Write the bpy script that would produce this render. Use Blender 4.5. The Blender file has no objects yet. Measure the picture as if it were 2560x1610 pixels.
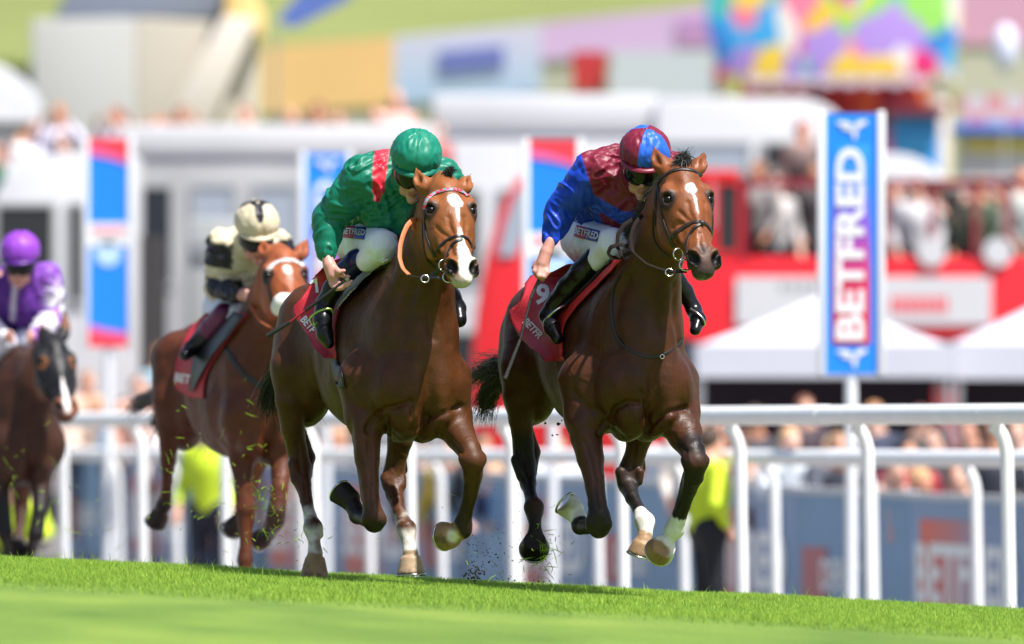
import bpy, bmesh, math, random
import numpy as np
from mathutils import Vector, Matrix
from mathutils.bvhtree import BVHTree

# ------------------------------------------------------------------ camera, sky, sun, exposure
SC = bpy.context.scene
COL = SC.collection
CAM_Z = 0.95
HOR = 930.0
FPX = 2560 * 400 / 36.0
cd = bpy.data.cameras.new('camera')
cam = bpy.data.objects.new('camera', cd); COL.objects.link(cam)
cam.location = (0, 0, CAM_Z); cam.rotation_euler = (math.radians(90), 0, 0)
cd.lens = 400; cd.sensor_width = 36; cd.shift_y = (HOR - 805) / 2560
cd.clip_start = 1; cd.clip_end = 3000
cd.dof.use_dof = True; cd.dof.focus_distance = 53.05; cd.dof.aperture_fstop = 2.8
SC.camera = cam
SUN_EL, SUN_AZ = math.radians(63), math.radians(132)      # azimuth clockwise from +Y (away from the camera)
world = bpy.data.worlds.new('World'); SC.world = world; world.use_nodes = True
wn = world.node_tree
sky = wn.nodes.new('ShaderNodeTexSky'); sky.sky_type = 'NISHITA'; sky.sun_disc = False
sky.sun_elevation = SUN_EL; sky.sun_rotation = SUN_AZ; sky.dust_density = 2.0; sky.air_density = 1.0
bg = wn.nodes['Background']; bg.inputs[1].default_value = 0.09
wn.links.new(sky.outputs[0], bg.inputs[0])
sd = bpy.data.lights.new('sun', 'SUN'); sd.energy = 4.6; sd.angle = math.radians(0.6); sd.color = (1, 0.965, 0.92)
sun = bpy.data.objects.new('sun', sd); COL.objects.link(sun); sun.location = (20, -20, 40)
tosun = Vector((math.sin(SUN_AZ) * math.cos(SUN_EL), math.cos(SUN_AZ) * math.cos(SUN_EL), math.sin(SUN_EL)))
sun.rotation_euler = tosun.to_track_quat('Z', 'Y').to_euler()
vs = SC.view_settings
vs.view_transform = 'Standard'; vs.look = 'None'; vs.exposure = 0.70; vs.gamma = 1.0; vs.use_curve_mapping = False
SC.cycles.use_denoising = True
SC.cycles.max_bounces = 6; SC.cycles.caustics_reflective = False; SC.cycles.caustics_refractive = False
SC.cycles.sample_clamp_indirect = 6

# ------------------------------------------------------------------ helpers
def P(px, py, d):
    """a point of the place seen at photo pixel (px, py), d metres from the camera"""
    return np.array([(px - 1280.0) / FPX * d, d, CAM_Z + (HOR - py) / FPX * d])
def hx(s):
    c = [int(s[i:i+2], 16) / 255 for i in (0, 2, 4)]
    return tuple(x / 12.92 if x <= 0.04045 else ((x + 0.055) / 1.055) ** 2.4 for x in c)
def tag(o, label=None, cat=None, group=None, kind=None):
    if label: o['label'] = label
    if cat: o['category'] = cat
    if group: o['group'] = group
    if kind: o['kind'] = kind
    return o
def empty(name, loc, rz=0.0, label=None, cat=None, group=None):
    o = bpy.data.objects.new(name, None); COL.objects.link(o)
    o.empty_display_size = 0.1
    o.location = loc; o.rotation_euler = (0, 0, rz)
    tag(o, label, cat, group)
    return o
def link(name, me, parent=None, mat=None):
    o = bpy.data.objects.new(name, me); COL.objects.link(o)
    if mat is not None:
        me.materials.clear(); me.materials.append(mat)
    if parent is not None: attach(o, parent)
    return o
def attach(o, parent):
    o.parent = parent
    o.matrix_parent_inverse = (Matrix.Translation(parent.location) @ parent.rotation_euler.to_matrix().to_4x4()).inverted()
def npmesh(name, V, F, cols=None, smooth=True):
    """mesh from numpy arrays; F is (n,3) or (n,4)"""
    V = np.asarray(V, np.float32); F = np.asarray(F, np.int32)
    me = bpy.data.meshes.new(name)
    n, m = F.shape
    me.vertices.add(len(V)); me.vertices.foreach_set('co', V.ravel())
    me.loops.add(n * m); me.loops.foreach_set('vertex_index', F.ravel())
    me.polygons.add(n)
    me.polygons.foreach_set('loop_start', np.arange(0, n * m, m, dtype=np.int32))
    me.polygons.foreach_set('loop_total', np.full(n, m, np.int32))
    me.update(calc_edges=True)
    if smooth: me.polygons.foreach_set('use_smooth', np.ones(n, bool))
    if cols is not None:
        a = me.color_attributes.new('Col', 'FLOAT_COLOR', 'POINT')
        c4 = np.ones((len(V), 4), np.float32); c4[:, :3] = cols
        a.data.foreach_set('color', c4.ravel())
    me.validate()
    return me

# ---- numpy value noise
def vnoise(Q, scale=1.0, seed=0):
    Q = np.asarray(Q, np.float64) * scale + 1000.0 + seed * 17.31
    i = np.floor(Q).astype(np.int64); f = Q - i; f = f * f * (3 - 2 * f)
    def h(x, y, z):
        n = (x * 374761393 + y * 668265263 + z * 1274126177 + seed * 974634777) & 0x7fffffff
        n = ((n ^ (n >> 13)) * 1103515245) & 0x7fffffff
        n = n ^ (n >> 16)
        return (n & 0xffff) / 65535.0
    x, y, z = i[:, 0], i[:, 1], i[:, 2]; fx, fy, fz = f[:, 0], f[:, 1], f[:, 2]
    def lp(a, b, t): return a + (b - a) * t
    return lp(lp(lp(h(x, y, z), h(x+1, y, z), fx), lp(h(x, y+1, z), h(x+1, y+1, z), fx), fy),
              lp(lp(h(x, y, z+1), h(x+1, y, z+1), fx), lp(h(x, y+1, z+1), h(x+1, y+1, z+1), fx), fy), fz)
def fbm(Q, scale, seed=0, oct=3):
    s = 0; a = 1; t = 0
    for o in range(oct):
        s = s + a * vnoise(Q, scale * 2 ** o, seed + o); t += a; a *= 0.5
    return s / t
def sstep(a, b, x):
    t = np.clip((x - a) / (b - a), 0, 1); return t * t * (3 - 2 * t)

# ---- signed-distance sculpting: smooth unions of tapered limbs and ellipsoids, meshed by surface nets
class Sculpt:
    def __init__(s): s.pr = []
    def cap(s, a, b, ra, rb, k=0.03, op='u', flat=None):
        s.pr.append(('c', np.array(a, float), np.array(b, float), ra, rb, k, op, flat)); return s
    def chain(s, pts, rads, k=0.03, flat=None, op='u'):
        for i in range(len(pts) - 1): s.cap(pts[i], pts[i+1], rads[i], rads[i+1], k if i == 0 else max(k * 0.6, 0.004), op, flat)
        return s
    def ell(s, c, r, R=None, k=0.03, op='u'):
        s.pr.append(('e', np.array(c, float), np.array(r, float), np.eye(3) if R is None else np.array(R, float), 0, k, op, None)); return s
    def cone(s, a, b, ra, rb, rnd=0.006, k=0.004, op='u'):
        s.pr.append(('k', np.array(a, float), np.array(b, float), ra, rb, k, op, rnd)); return s
    def bounds(s, p):
        if p[0] == 'e':
            R = p[3]; e = np.sqrt(((R * p[2][None, :]) ** 2).sum(1)); return p[1] - e, p[1] + e
        m = max(1.0, p[7][1]) if (p[0] == 'c' and p[7] is not None) else 1.0
        ra, rb = p[3] * m, p[4] * m
        return np.minimum(p[1] - ra, p[2] - rb), np.maximum(p[1] + ra, p[2] + rb)
    def mesh(s, h, smooth=1, bumps=None):
        lo = np.min([s.bounds(p)[0] for p in s.pr if p[6] == 'u'], 0) - 4 * h
        hi = np.max([s.bounds(p)[1] for p in s.pr if p[6] == 'u'], 0) + 4 * h
        n = np.ceil((hi - lo) / h).astype(int) + 1
        D = np.full(n, 1.0, np.float32)
        ax = [(lo[i] + h * np.arange(n[i])).astype(np.float32) for i in range(3)]
        for p in s.pr:
            k = p[5]; a, b = s.bounds(p); mg = k + 3 * h
            i0 = np.maximum(np.floor((a - mg - lo) / h).astype(int), 0); i1 = np.minimum(np.ceil((b + mg - lo) / h).astype(int) + 1, n)
            if (i1 <= i0).any(): continue
            X = ax[0][i0[0]:i1[0]][:, None, None]; Y = ax[1][i0[1]:i1[1]][None, :, None]; Z = ax[2][i0[2]:i1[2]][None, None, :]
            if p[0] == 'e':
                c, r, R = p[1], p[2], p[3]
                x, y, z = X - np.float32(c[0]), Y - np.float32(c[1]), Z - np.float32(c[2])
                k0 = 0; k1 = 0
                for j in range(3):
                    q = x * np.float32(R[0, j]) + y * np.float32(R[1, j]) + z * np.float32(R[2, j])
                    k0 = k0 + (q * np.float32(1 / r[j])) ** 2; k1 = k1 + (q * np.float32(1 / r[j] ** 2)) ** 2
                k0 = np.sqrt(k0); k1 = np.sqrt(k1) + np.float32(1e-6)
                d = k0 * (k0 - 1) / k1
                d = np.where(k0 < 0.05, np.float32(-min(r)), d)
            else:
                A, B, ra, rb = p[1], p[2], p[3], p[4]
                x, y, z = X - np.float32(A[0]), Y - np.float32(A[1]), Z - np.float32(A[2])
                ba = B - A; sc = 1.0
                if p[0] == 'c' and p[7] is not None:
                    nv, fl = np.array(p[7][0], float), p[7][1]; nv = nv / np.linalg.norm(nv)
                    dn = (x * np.float32(nv[0]) + y * np.float32(nv[1]) + z * np.float32(nv[2])) * np.float32(1 / fl - 1)
                    x = x + dn * np.float32(nv[0]); y = y + dn * np.float32(nv[1]); z = z + dn * np.float32(nv[2])
                    ba = ba + nv * ba.dot(nv) * (1 / fl - 1); sc = min(1.0, fl)
                L2 = max(ba.dot(ba), 1e-9)
                t = (x * np.float32(ba[0]) + y * np.float32(ba[1]) + z * np.float32(ba[2])) * np.float32(1 / L2)
                if p[0] == 'c':
                    t = np.clip(t, 0, 1)
                    d = (np.sqrt((x - t * np.float32(ba[0])) ** 2 + (y - t * np.float32(ba[1])) ** 2 + (z - t * np.float32(ba[2])) ** 2) - (np.float32(ra) + t * np.float32(rb - ra))) * np.float32(sc)
                else:
                    L = math.sqrt(L2); rnd = p[7]
                    rad = np.sqrt((x - t * np.float32(ba[0])) ** 2 + (y - t * np.float32(ba[1])) ** 2 + (z - t * np.float32(ba[2])) ** 2)
                    tc = np.clip(t, -0.2, 1.2)
                    q1 = rad - (np.float32(ra) + tc * np.float32(rb - ra)) + rnd
                    q2 = np.maximum(-t, t - 1) * np.float32(L) + rnd
                    d = np.minimum(np.maximum(q1, q2), 0) + np.sqrt(np.maximum(q1, 0) ** 2 + np.maximum(q2, 0) ** 2) - rnd
            sl = tuple(slice(i0[j], i1[j]) for j in range(3))
            o = D[sl]
            if p[6] == 'u':
                hh = np.maximum(k - np.abs(o - d), 0) / max(k, 1e-6); D[sl] = np.minimum(o, d) - hh * hh * np.float32(k * 0.25)
            elif p[6] == 's':
                d = -d; hh = np.maximum(k - np.abs(o - d), 0) / max(k, 1e-6); D[sl] = np.maximum(o, d) + hh * hh * np.float32(k * 0.25)
        V, F = nets(D, lo, h)
        for _ in range(smooth): V = lapl(V, F, 0.5)
        return V, F
def nets(D, lo, h):
    S = D < 0
    c = np.zeros(tuple(np.array(D.shape) - 1), np.int8)
    sl = [slice(None, -1), slice(1, None)]
    offs = [(i, j, k) for i in (0, 1) for j in (0, 1) for k in (0, 1)]
    for i, j, k in offs: c += S[sl[i], sl[j], sl[k]]
    act = np.argwhere((c > 0) & (c < 8))
    idx = np.full(c.shape, -1, np.int32); idx[act[:, 0], act[:, 1], act[:, 2]] = np.arange(len(act))
    cv = np.stack([D[act[:, 0] + i, act[:, 1] + j, act[:, 2] + k] for i, j, k in offs], 1)
    acc = np.zeros((len(act), 3)); cnt = np.zeros(len(act))
    O = np.array(offs, float)
    for a in range(8):
        for b in range(a + 1, 8):
            if abs(O[a] - O[b]).sum() != 1: continue
            m = (cv[:, a] < 0) != (cv[:, b] < 0)
            t = cv[m, a] / (cv[m, a] - cv[m, b])
            acc[m] += O[a] + (O[b] - O[a]) * t[:, None]; cnt[m] += 1
    V = (act + acc / cnt[:, None]) * h + lo
    Fs = []
    for ax in range(3):
        s1 = [slice(None)] * 3; s2 = [slice(None)] * 3; s1[ax] = slice(None, -1); s2[ax] = slice(1, None)
        A, B = S[tuple(s1)], S[tuple(s2)]
        e = np.argwhere(A != B)
        u, v = (ax + 1) % 3, (ax + 2) % 3
        e = e[(e[:, u] > 0) & (e[:, v] > 0) & (e[:, u] < c.shape[u]) & (e[:, v] < c.shape[v])]
        def ci(du, dv):
            q = e.copy(); q[:, u] -= du; q[:, v] -= dv
            return idx[q[:, 0], q[:, 1], q[:, 2]]
        q = np.stack([ci(1, 1), ci(0, 1), ci(0, 0), ci(1, 0)], 1)
        fl = ~A[e[:, 0], e[:, 1], e[:, 2]]
        q[fl] = q[fl][:, ::-1]
        Fs.append(q)
    F = np.concatenate(Fs); F = F[(F >= 0).all(1)]
    return V, F
def lapl(V, F, w):
    m = F.shape[1]
    a = np.concatenate([F[:, i] for i in range(m)] * 2); b = np.concatenate([F[:, (i + 1) % m] for i in range(m)] + [F[:, (i - 1) % m] for i in range(m)])
    n = len(V); cnt = np.maximum(np.bincount(a, minlength=n), 1)
    avg = np.stack([np.bincount(a, V[b, i], minlength=n) for i in range(3)], 1) / cnt[:, None]
    return V * (1 - w) + avg * w
def vnormals(V, F):
    a, b, c = V[F[:, 0]], V[F[:, 1]], V[F[:, 2]]
    n = np.cross(b - a, c - a) if F.shape[1] == 3 else np.cross(c - a, V[F[:, 3]] - b)
    N = np.zeros_like(V)
    for j in range(F.shape[1]):
        for i in range(3): N[:, i] += np.bincount(F[:, j], n[:, i], minlength=len(V))
    return N / np.maximum(np.linalg.norm(N, axis=1), 1e-9)[:, None]
def segdist(V, a, b):
    a = np.array(a, float); b = np.array(b, float); ba = b - a
    t = np.clip(((V - a) @ ba) / max(ba @ ba, 1e-9), 0, 1)
    return np.linalg.norm(V - a - t[:, None] * ba, axis=1), t
def paint(C, V, a, b, r, col, f=0.01, rb=None, amt=1.0, wob=0.0, wsc=30.0):
    d, t = segdist(V, a, b)
    rr = r + ((rb if rb is not None else r) - r) * t
    if wob: d = d + (fbm(V, wsc, 5) - 0.5) * 2 * wob
    m = (amt * sstep(rr + f, rr - f, d))[:, None]
    C[:] = C * (1 - m) + np.array(col) * m
def tube(pts, rads, seg=8, close=True, flat=None):
    """tube along a polyline; returns V,F (quads)"""
    pts = np.array(pts, float); n = len(pts)
    if np.isscalar(rads): rads = [rads] * n
    T = np.gradient(pts, axis=0); T /= np.maximum(np.linalg.norm(T, axis=1), 1e-9)[:, None]
    ref = np.array([0.13, 0.31, 0.94])
    if abs(T[0] @ ref) > 0.9: ref = np.array([1.0, 0.1, 0])
    V = []; u = ref - T[0] * (ref @ T[0]); u /= np.linalg.norm(u)
    for i in range(n):
        u = u - T[i] * (u @ T[i]); u /= max(np.linalg.norm(u), 1e-9); w = np.cross(T[i], u)
        for j in range(seg):
            a = 2 * math.pi * j / seg
            V.append(pts[i] + rads[i] * (math.cos(a) * u + math.sin(a) * w))
    F = [[i * seg + j, i * seg + (j + 1) % seg, (i + 1) * seg + (j + 1) % seg, (i + 1) * seg + j] for i in range(n - 1) for j in range(seg)]
    V += [pts[0], pts[-1]]
    for j in range(seg):
        F.append([len(V) - 2, (j + 1) % seg, j, j]); F.append([len(V) - 1, (n - 1) * seg + j, (n - 1) * seg + (j + 1) % seg, (n - 1) * seg + (j + 1) % seg])
    return np.array(V), F
class MB:
    """collects verts and faces for one mesh"""
    def __init__(s): s.v = []; s.f = []; s.n = 0
    def add(s, V, F):
        V = [tuple(map(float, p)) for p in V]
        for f in F:
            g = []
            for i in f:
                if i + s.n not in g: g.append(int(i) + s.n)
            if len(g) > 2: s.f.append(g)
        s.v += V; s.n += len(V); return s
    def box(s, x0, x1, y0, y1, z0, z1, M=None):
        V = [(x, y, z) for x in (x0, x1) for y in (y0, y1) for z in (z0, z1)]
        if M is not None: V = [tuple(M @ Vector(p)) for p in V]
        return s.add(V, [[0, 1, 3, 2], [4, 6, 7, 5], [0, 4, 5, 1], [2, 3, 7, 6], [0, 2, 6, 4], [1, 5, 7, 3]])
    def tube(s, pts, r, seg=8):
        V, F = tube(pts, r, seg); return s.add(V, F)
    def prism(s, poly, depth, axis=1):
        """polygon in (x,z) extruded along y from 0 to depth"""
        n = len(poly)
        V = [(x, 0.0, z) for x, z in poly] + [(x, depth, z) for x, z in poly]
        F = [list(range(n)), list(range(2 * n - 1, n - 1, -1))] + [[i, i + n, (i + 1) % n + n, (i + 1) % n] for i in range(n)]
        return s.add(V, F)
    def build(s, name, mat=None, parent=None, smooth=False, bevel=0.0, local=False):
        me = bpy.data.meshes.new(name); me.from_pydata(s.v, [], s.f); me.update()
        bm = bmesh.new(); bm.from_mesh(me)
        if bevel:
            bmesh.ops.bevel(bm, geom=[e for e in bm.edges if len(e.link_faces) == 2 and e.calc_face_angle(0) > 0.6], offset=bevel, segments=2, affect='EDGES', profile=0.5)
        bmesh.ops.recalc_face_normals(bm, faces=bm.faces); bm.to_mesh(me); bm.free()
        if smooth or bevel:
            for p in me.polygons: p.use_smooth = True
            if bevel or smooth == 'auto':
                me.set_sharp_from_angle(angle=math.radians(40))
        o = bpy.data.objects.new(name, me); COL.objects.link(o)
        if mat is not None: me.materials.append(mat)
        if parent is not None:
            if local: o.parent = parent
            else: attach(o, parent)
        return o

# ---- materials
def mat(name, col, rough=0.5, metal=0.0, spec=0.5, var=0.0, vsc=8.0, bump=0.0, bsc=60.0, attr=False, sheen=0.0, coat=0.0, emit=None, trans=0.0, stretch=None, sss=0.0, alpha=1.0):
    m = bpy.data.materials.new(name); m.use_nodes = True
    nt = m.node_tree; b = nt.nodes['Principled BSDF']
    b.inputs['Roughness'].default_value = rough; b.inputs['Metallic'].default_value = metal
    b.inputs['Specular IOR Level'].default_value = spec
    if sheen: b.inputs['Sheen Weight'].default_value = sheen; b.inputs['Sheen Roughness'].default_value = 0.4
    if coat: b.inputs['Coat Weight'].default_value = coat; b.inputs['Coat Roughness'].default_value = 0.1
    if trans: b.inputs['Transmission Weight'].default_value = trans
    if sss: b.inputs['Subsurface Weight'].default_value = sss; b.inputs['Subsurface Radius'].default_value = (0.012, 0.005, 0.003); b.inputs['Subsurface Scale'].default_value = 1.0
    if alpha < 1: b.inputs['Alpha'].default_value = alpha
    col = tuple(col)[:3]
    b.inputs['Base Color'].default_value = (*col, 1)
    tc = nt.nodes.new('ShaderNodeTexCoord')
    src = tc.outputs['Object']
    if stretch:
        mp = nt.nodes.new('ShaderNodeMapping'); mp.inputs['Scale'].default_value = stretch; nt.links.new(src, mp.inputs[0]); src = mp.outputs[0]
    out = None
    if attr:
        at = nt.nodes.new('ShaderNodeAttribute'); at.attribute_name = 'Col'; out = at.outputs['Color']
    if var:
        nz = nt.nodes.new('ShaderNodeTexNoise'); nz.inputs['Scale'].default_value = vsc; nz.inputs['Detail'].default_value = 5
        nt.links.new(src, nz.inputs['Vector'])
        mr = nt.nodes.new('ShaderNodeMapRange'); mr.inputs[1].default_value = 0.25; mr.inputs[2].default_value = 0.75
        mr.inputs[3].default_value = 1 - var; mr.inputs[4].default_value = 1 + var
        nt.links.new(nz.outputs[0], mr.inputs[0])
        mx = nt.nodes.new('ShaderNodeMix'); mx.data_type = 'RGBA'; mx.blend_type = 'MULTIPLY'; mx.inputs[0].default_value = 1
        if out is not None: nt.links.new(out, mx.inputs[6])
        else: mx.inputs[6].default_value = (*col, 1)
        nt.links.new(mr.outputs[0], mx.inputs[7]); out = mx.outputs[2]
    if out is not None: nt.links.new(out, b.inputs['Base Color'])
    if bump:
        nb = nt.nodes.new('ShaderNodeTexNoise'); nb.inputs['Scale'].default_value = bsc; nb.inputs['Detail'].default_value = 4
        nt.links.new(src, nb.inputs['Vector'])
        bp = nt.nodes.new('ShaderNodeBump'); bp.inputs['Strength'].default_value = 1.0; bp.inputs['Distance'].default_value = bump
        nt.links.new(nb.outputs[0], bp.inputs['Height']); nt.links.new(bp.outputs[0], b.inputs['Normal'])
    if emit: b.inputs['Emission Color'].default_value = (*emit[:3], 1); b.inputs['Emission Strength'].default_value = emit[3]
    return m
def text_mesh(s, size=1.0, align='CENTER', extrude=0.0, bold=0.0, shear=0.0, spacing=1.0):
    cu = bpy.data.curves.new('lettering', 'FONT'); cu.body = s; cu.size = size; cu.align_x = align; cu.align_y = 'CENTER'
    cu.extrude = extrude; cu.offset = bold; cu.shear = shear; cu.space_character = spacing; cu.resolution_u = 3
    o = bpy.data.objects.new('lettering_tmp', cu); COL.objects.link(o)
    dg = bpy.context.evaluated_depsgraph_get(); dg.update()
    me = bpy.data.meshes.new_from_object(o.evaluated_get(dg))
    bpy.data.objects.remove(o); bpy.data.curves.remove(cu)
    return me
MAT = {}
def coat_mat():
    m = mat('bay_coat', (.2, .07, .03), .45, spec=.28, attr=True, var=.25, vsc=16, bump=.0026, bsc=34)
    nt = m.node_tree; b = nt.nodes['Principled BSDF']
    tc = nt.nodes.new('ShaderNodeTexCoord'); nz = nt.nodes.new('ShaderNodeTexNoise'); nz.inputs['Scale'].default_value = 9; nz.inputs['Detail'].default_value = 8
    mp = nt.nodes.new('ShaderNodeMapping'); mp.inputs['Scale'].default_value = (1, 1, .5)
    nt.links.new(tc.outputs['Object'], mp.inputs[0]); nt.links.new(mp.outputs[0], nz.inputs['Vector'])
    mr = nt.nodes.new('ShaderNodeMapRange'); mr.inputs[1].default_value = .3; mr.inputs[2].default_value = .7; mr.inputs[3].default_value = .36; mr.inputs[4].default_value = .60
    nt.links.new(nz.outputs[0], mr.inputs[0]); nt.links.new(mr.outputs[0], b.inputs['Roughness'])
    nb = [n for n in nt.nodes if n.type == 'BUMP'][0]
    n2 = nt.nodes.new('ShaderNodeTexNoise'); n2.inputs['Scale'].default_value = 150; n2.inputs['Detail'].default_value = 3; mp2 = nt.nodes.new('ShaderNodeMapping'); mp2.inputs['Scale'].default_value = (1, 1, .3)
    nt.links.new(tc.outputs['Object'], mp2.inputs[0]); nt.links.new(mp2.outputs[0], n2.inputs['Vector'])
    b2 = nt.nodes.new('ShaderNodeBump'); b2.inputs['Distance'].default_value = .0012; nt.links.new(n2.outputs[0], b2.inputs['Height']); nt.links.new(nb.outputs[0], b2.inputs['Normal']); nt.links.new(b2.outputs[0], b.inputs['Normal'])
    return m
MAT['coat'] = coat_mat()
MAT['eye'] = mat('horse_eye', (.006, .004, .003), .22, spec=.25)
MAT['hair'] = mat('black_hair', (.012, .010, .009), .45, sheen=.3)
MAT['leather'] = mat('dark_leather', (.022, .014, .011), .45, bump=.0008, bsc=220)
MAT['black_leather'] = mat('black_leather', (.010, .010, .011), .42, bump=.0008, bsc=220)
MAT['steel'] = mat('bright_steel', (.62, .60, .55), .22, metal=1.0)
MAT['orange_rubber'] = mat('orange_rubber_rein', (.62, .17, .06), .6, bump=.0015, bsc=260)
MAT['brown_rubber'] = mat('brown_rubber_rein', (.016, .010, .008), .85, spec=.2, bump=.0015, bsc=260)
# ------------------------------------------------------------------ ground: the turf ridge, the dip behind it, the hillside
YC = 54.6
def gz(x, y):
    x = np.asarray(x, float); y = np.asarray(y, float)
    crest = -.078 - .052 * np.clip(x, -6, 6)
    t = np.clip(y - YC, 0, None)
    z = crest - .10 * np.maximum(t - .5, 0) * (t < 4.8) - (.43 + .0 * t) * (t >= 4.8)
    z = np.where(t > 4.8, crest - .43 - .012 * (t - 4.8), z)
    # flatten the camber away from the track and level the yard
    far = sstep(60, 84, y); z = z * (1 - far) + (-1.1 + .0 * y) * far * 1.0
    hill = np.maximum(y - 165, 0); z = z + .052 * hill + .00004 * hill ** 2
    near = np.maximum(40 - y, 0); z = z - .02 * near
    return z + .010 * (vnoise(np.stack([x, y * .5, x * 0], -1).reshape(-1, 3), .8, 2).reshape(x.shape) - .5) * (y < 62)
ys = np.concatenate([np.linspace(2, 40, 20), np.linspace(41, 62, 85), np.linspace(63, 100, 38), np.linspace(104, 900, 90)])
xs = np.concatenate([-np.geomspace(420, 4.2, 26), np.linspace(-4, 4, 81), np.geomspace(4.2, 420, 26)])
X, Y = np.meshgrid(xs, ys); Z = gz(X, Y)
Vg = np.stack([X, Y, Z], -1).reshape(-1, 3); nx = len(xs)
Fg = np.array([[i * nx + j, i * nx + j + 1, (i + 1) * nx + j + 1, (i + 1) * nx + j] for i in range(len(ys) - 1) for j in range(nx - 1)])
def turf_mat():
    m = mat('turf', (.10, .2, .02), .85, spec=.2); nt = m.node_tree; b = nt.nodes['Principled BSDF']
    tc = nt.nodes.new('ShaderNodeTexCoord'); sx = nt.nodes.new('ShaderNodeSeparateXYZ'); nt.links.new(tc.outputs['Object'], sx.inputs[0])
    def noise(sc, det=4, st=None):
        n = nt.nodes.new('ShaderNodeTexNoise'); n.inputs['Scale'].default_value = sc; n.inputs['Detail'].default_value = det
        if st:
            mp = nt.nodes.new('ShaderNodeMapping'); mp.inputs['Scale'].default_value = st; nt.links.new(tc.outputs['Object'], mp.inputs[0]); nt.links.new(mp.outputs[0], n.inputs['Vector'])
        else: nt.links.new(tc.outputs['Object'], n.inputs['Vector'])
        return n.outputs[0]
    def ramp(f, stops):
        r = nt.nodes.new('ShaderNodeValToRGB'); nt.links.new(f, r.inputs[0]); e = r.color_ramp.elements
        e[0].position, e[0].color = stops[0][0], (*stops[0][1], 1); e[1].position, e[1].color = stops[-1][0], (*stops[-1][1], 1)
        for p, c in stops[1:-1]: q = e.new(p); q.color = (*c, 1)
        return r.outputs[0]
    near = ramp(noise(1.1, 7, (1, .3, 1)), [(.3, (.095, .175, .028)), (.5, (.145, .235, .038)), (.7, (.205, .295, .05))])
    hill = ramp(noise(.05, 4), [(.35, (.17, .20, .06)), (.65, (.24, .27, .09))])
    st = nt.nodes.new('ShaderNodeMapRange'); st.inputs[1].default_value = 130; st.inputs[2].default_value = 170; nt.links.new(sx.outputs[1], st.inputs[0])
    mx = nt.nodes.new('ShaderNodeMix'); mx.data_type = 'RGBA'; nt.links.new(st.outputs[0], mx.inputs[0]); nt.links.new(near, mx.inputs[6]); nt.links.new(hill, mx.inputs[7])
    yard_and_dull_verge = ramp(noise(.6, 5), [(.35, (.20, .19, .18)), (.65, (.30, .28, .27))])
    a1 = nt.nodes.new('ShaderNodeMapRange'); a1.inputs[1].default_value = 57.5; a1.inputs[2].default_value = 60; nt.links.new(sx.outputs[1], a1.inputs[0])  # dull tone extended under the rails, unseen, to cut green bounce on them
    a2 = nt.nodes.new('ShaderNodeMapRange'); a2.inputs[1].default_value = 168; a2.inputs[2].default_value = 164; a2.inputs[3].default_value = 0; a2.inputs[4].default_value = 1; nt.links.new(sx.outputs[1], a2.inputs[0])
    mu = nt.nodes.new('ShaderNodeMath'); mu.operation = 'MULTIPLY'; nt.links.new(a1.outputs[0], mu.inputs[0]); nt.links.new(a2.outputs[0], mu.inputs[1])
    m2 = nt.nodes.new('ShaderNodeMix'); m2.data_type = 'RGBA'; nt.links.new(mu.outputs[0], m2.inputs[0]); nt.links.new(mx.outputs[2], m2.inputs[6]); nt.links.new(yard_and_dull_verge, m2.inputs[7])
    nt.links.new(m2.outputs[2], b.inputs['Base Color'])
    bp = nt.nodes.new('ShaderNodeBump'); bp.inputs['Distance'].default_value = .03; nt.links.new(noise(30, 5), bp.inputs['Height']); nt.links.new(bp.outputs[0], b.inputs['Normal'])
    return m
MAT['turf'] = turf_mat()
gnd = link('ground', npmesh('ground', Vg, Fg), None, MAT['turf']); tag(gnd, kind='structure')
# grass blades on the ridge
def blade_mat():
    m = bpy.data.materials.new('grass_blade'); m.use_nodes = True; nt = m.node_tree; nt.nodes.clear()
    out = nt.nodes.new('ShaderNodeOutputMaterial'); at = nt.nodes.new('ShaderNodeAttribute'); at.attribute_name = 'Col'
    df = nt.nodes.new('ShaderNodeBsdfDiffuse'); tr = nt.nodes.new('ShaderNodeBsdfTranslucent'); gl = nt.nodes.new('ShaderNodeBsdfGlossy'); gl.inputs['Roughness'].default_value = .4
    m1 = nt.nodes.new('ShaderNodeMixShader'); m1.inputs[0].default_value = .5; m2 = nt.nodes.new('ShaderNodeMixShader'); m2.inputs[0].default_value = .0
    for n in (df, tr): nt.links.new(at.outputs['Color'], n.inputs['Color'])
    nt.links.new(df.outputs[0], m1.inputs[1]); nt.links.new(tr.outputs[0], m1.inputs[2]); nt.links.new(m1.outputs[0], m2.inputs[1]); nt.links.new(gl.outputs[0], m2.inputs[2]); nt.links.new(m2.outputs[0], out.inputs[0])
    return m
MAT['blade'] = blade_mat()
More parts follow.
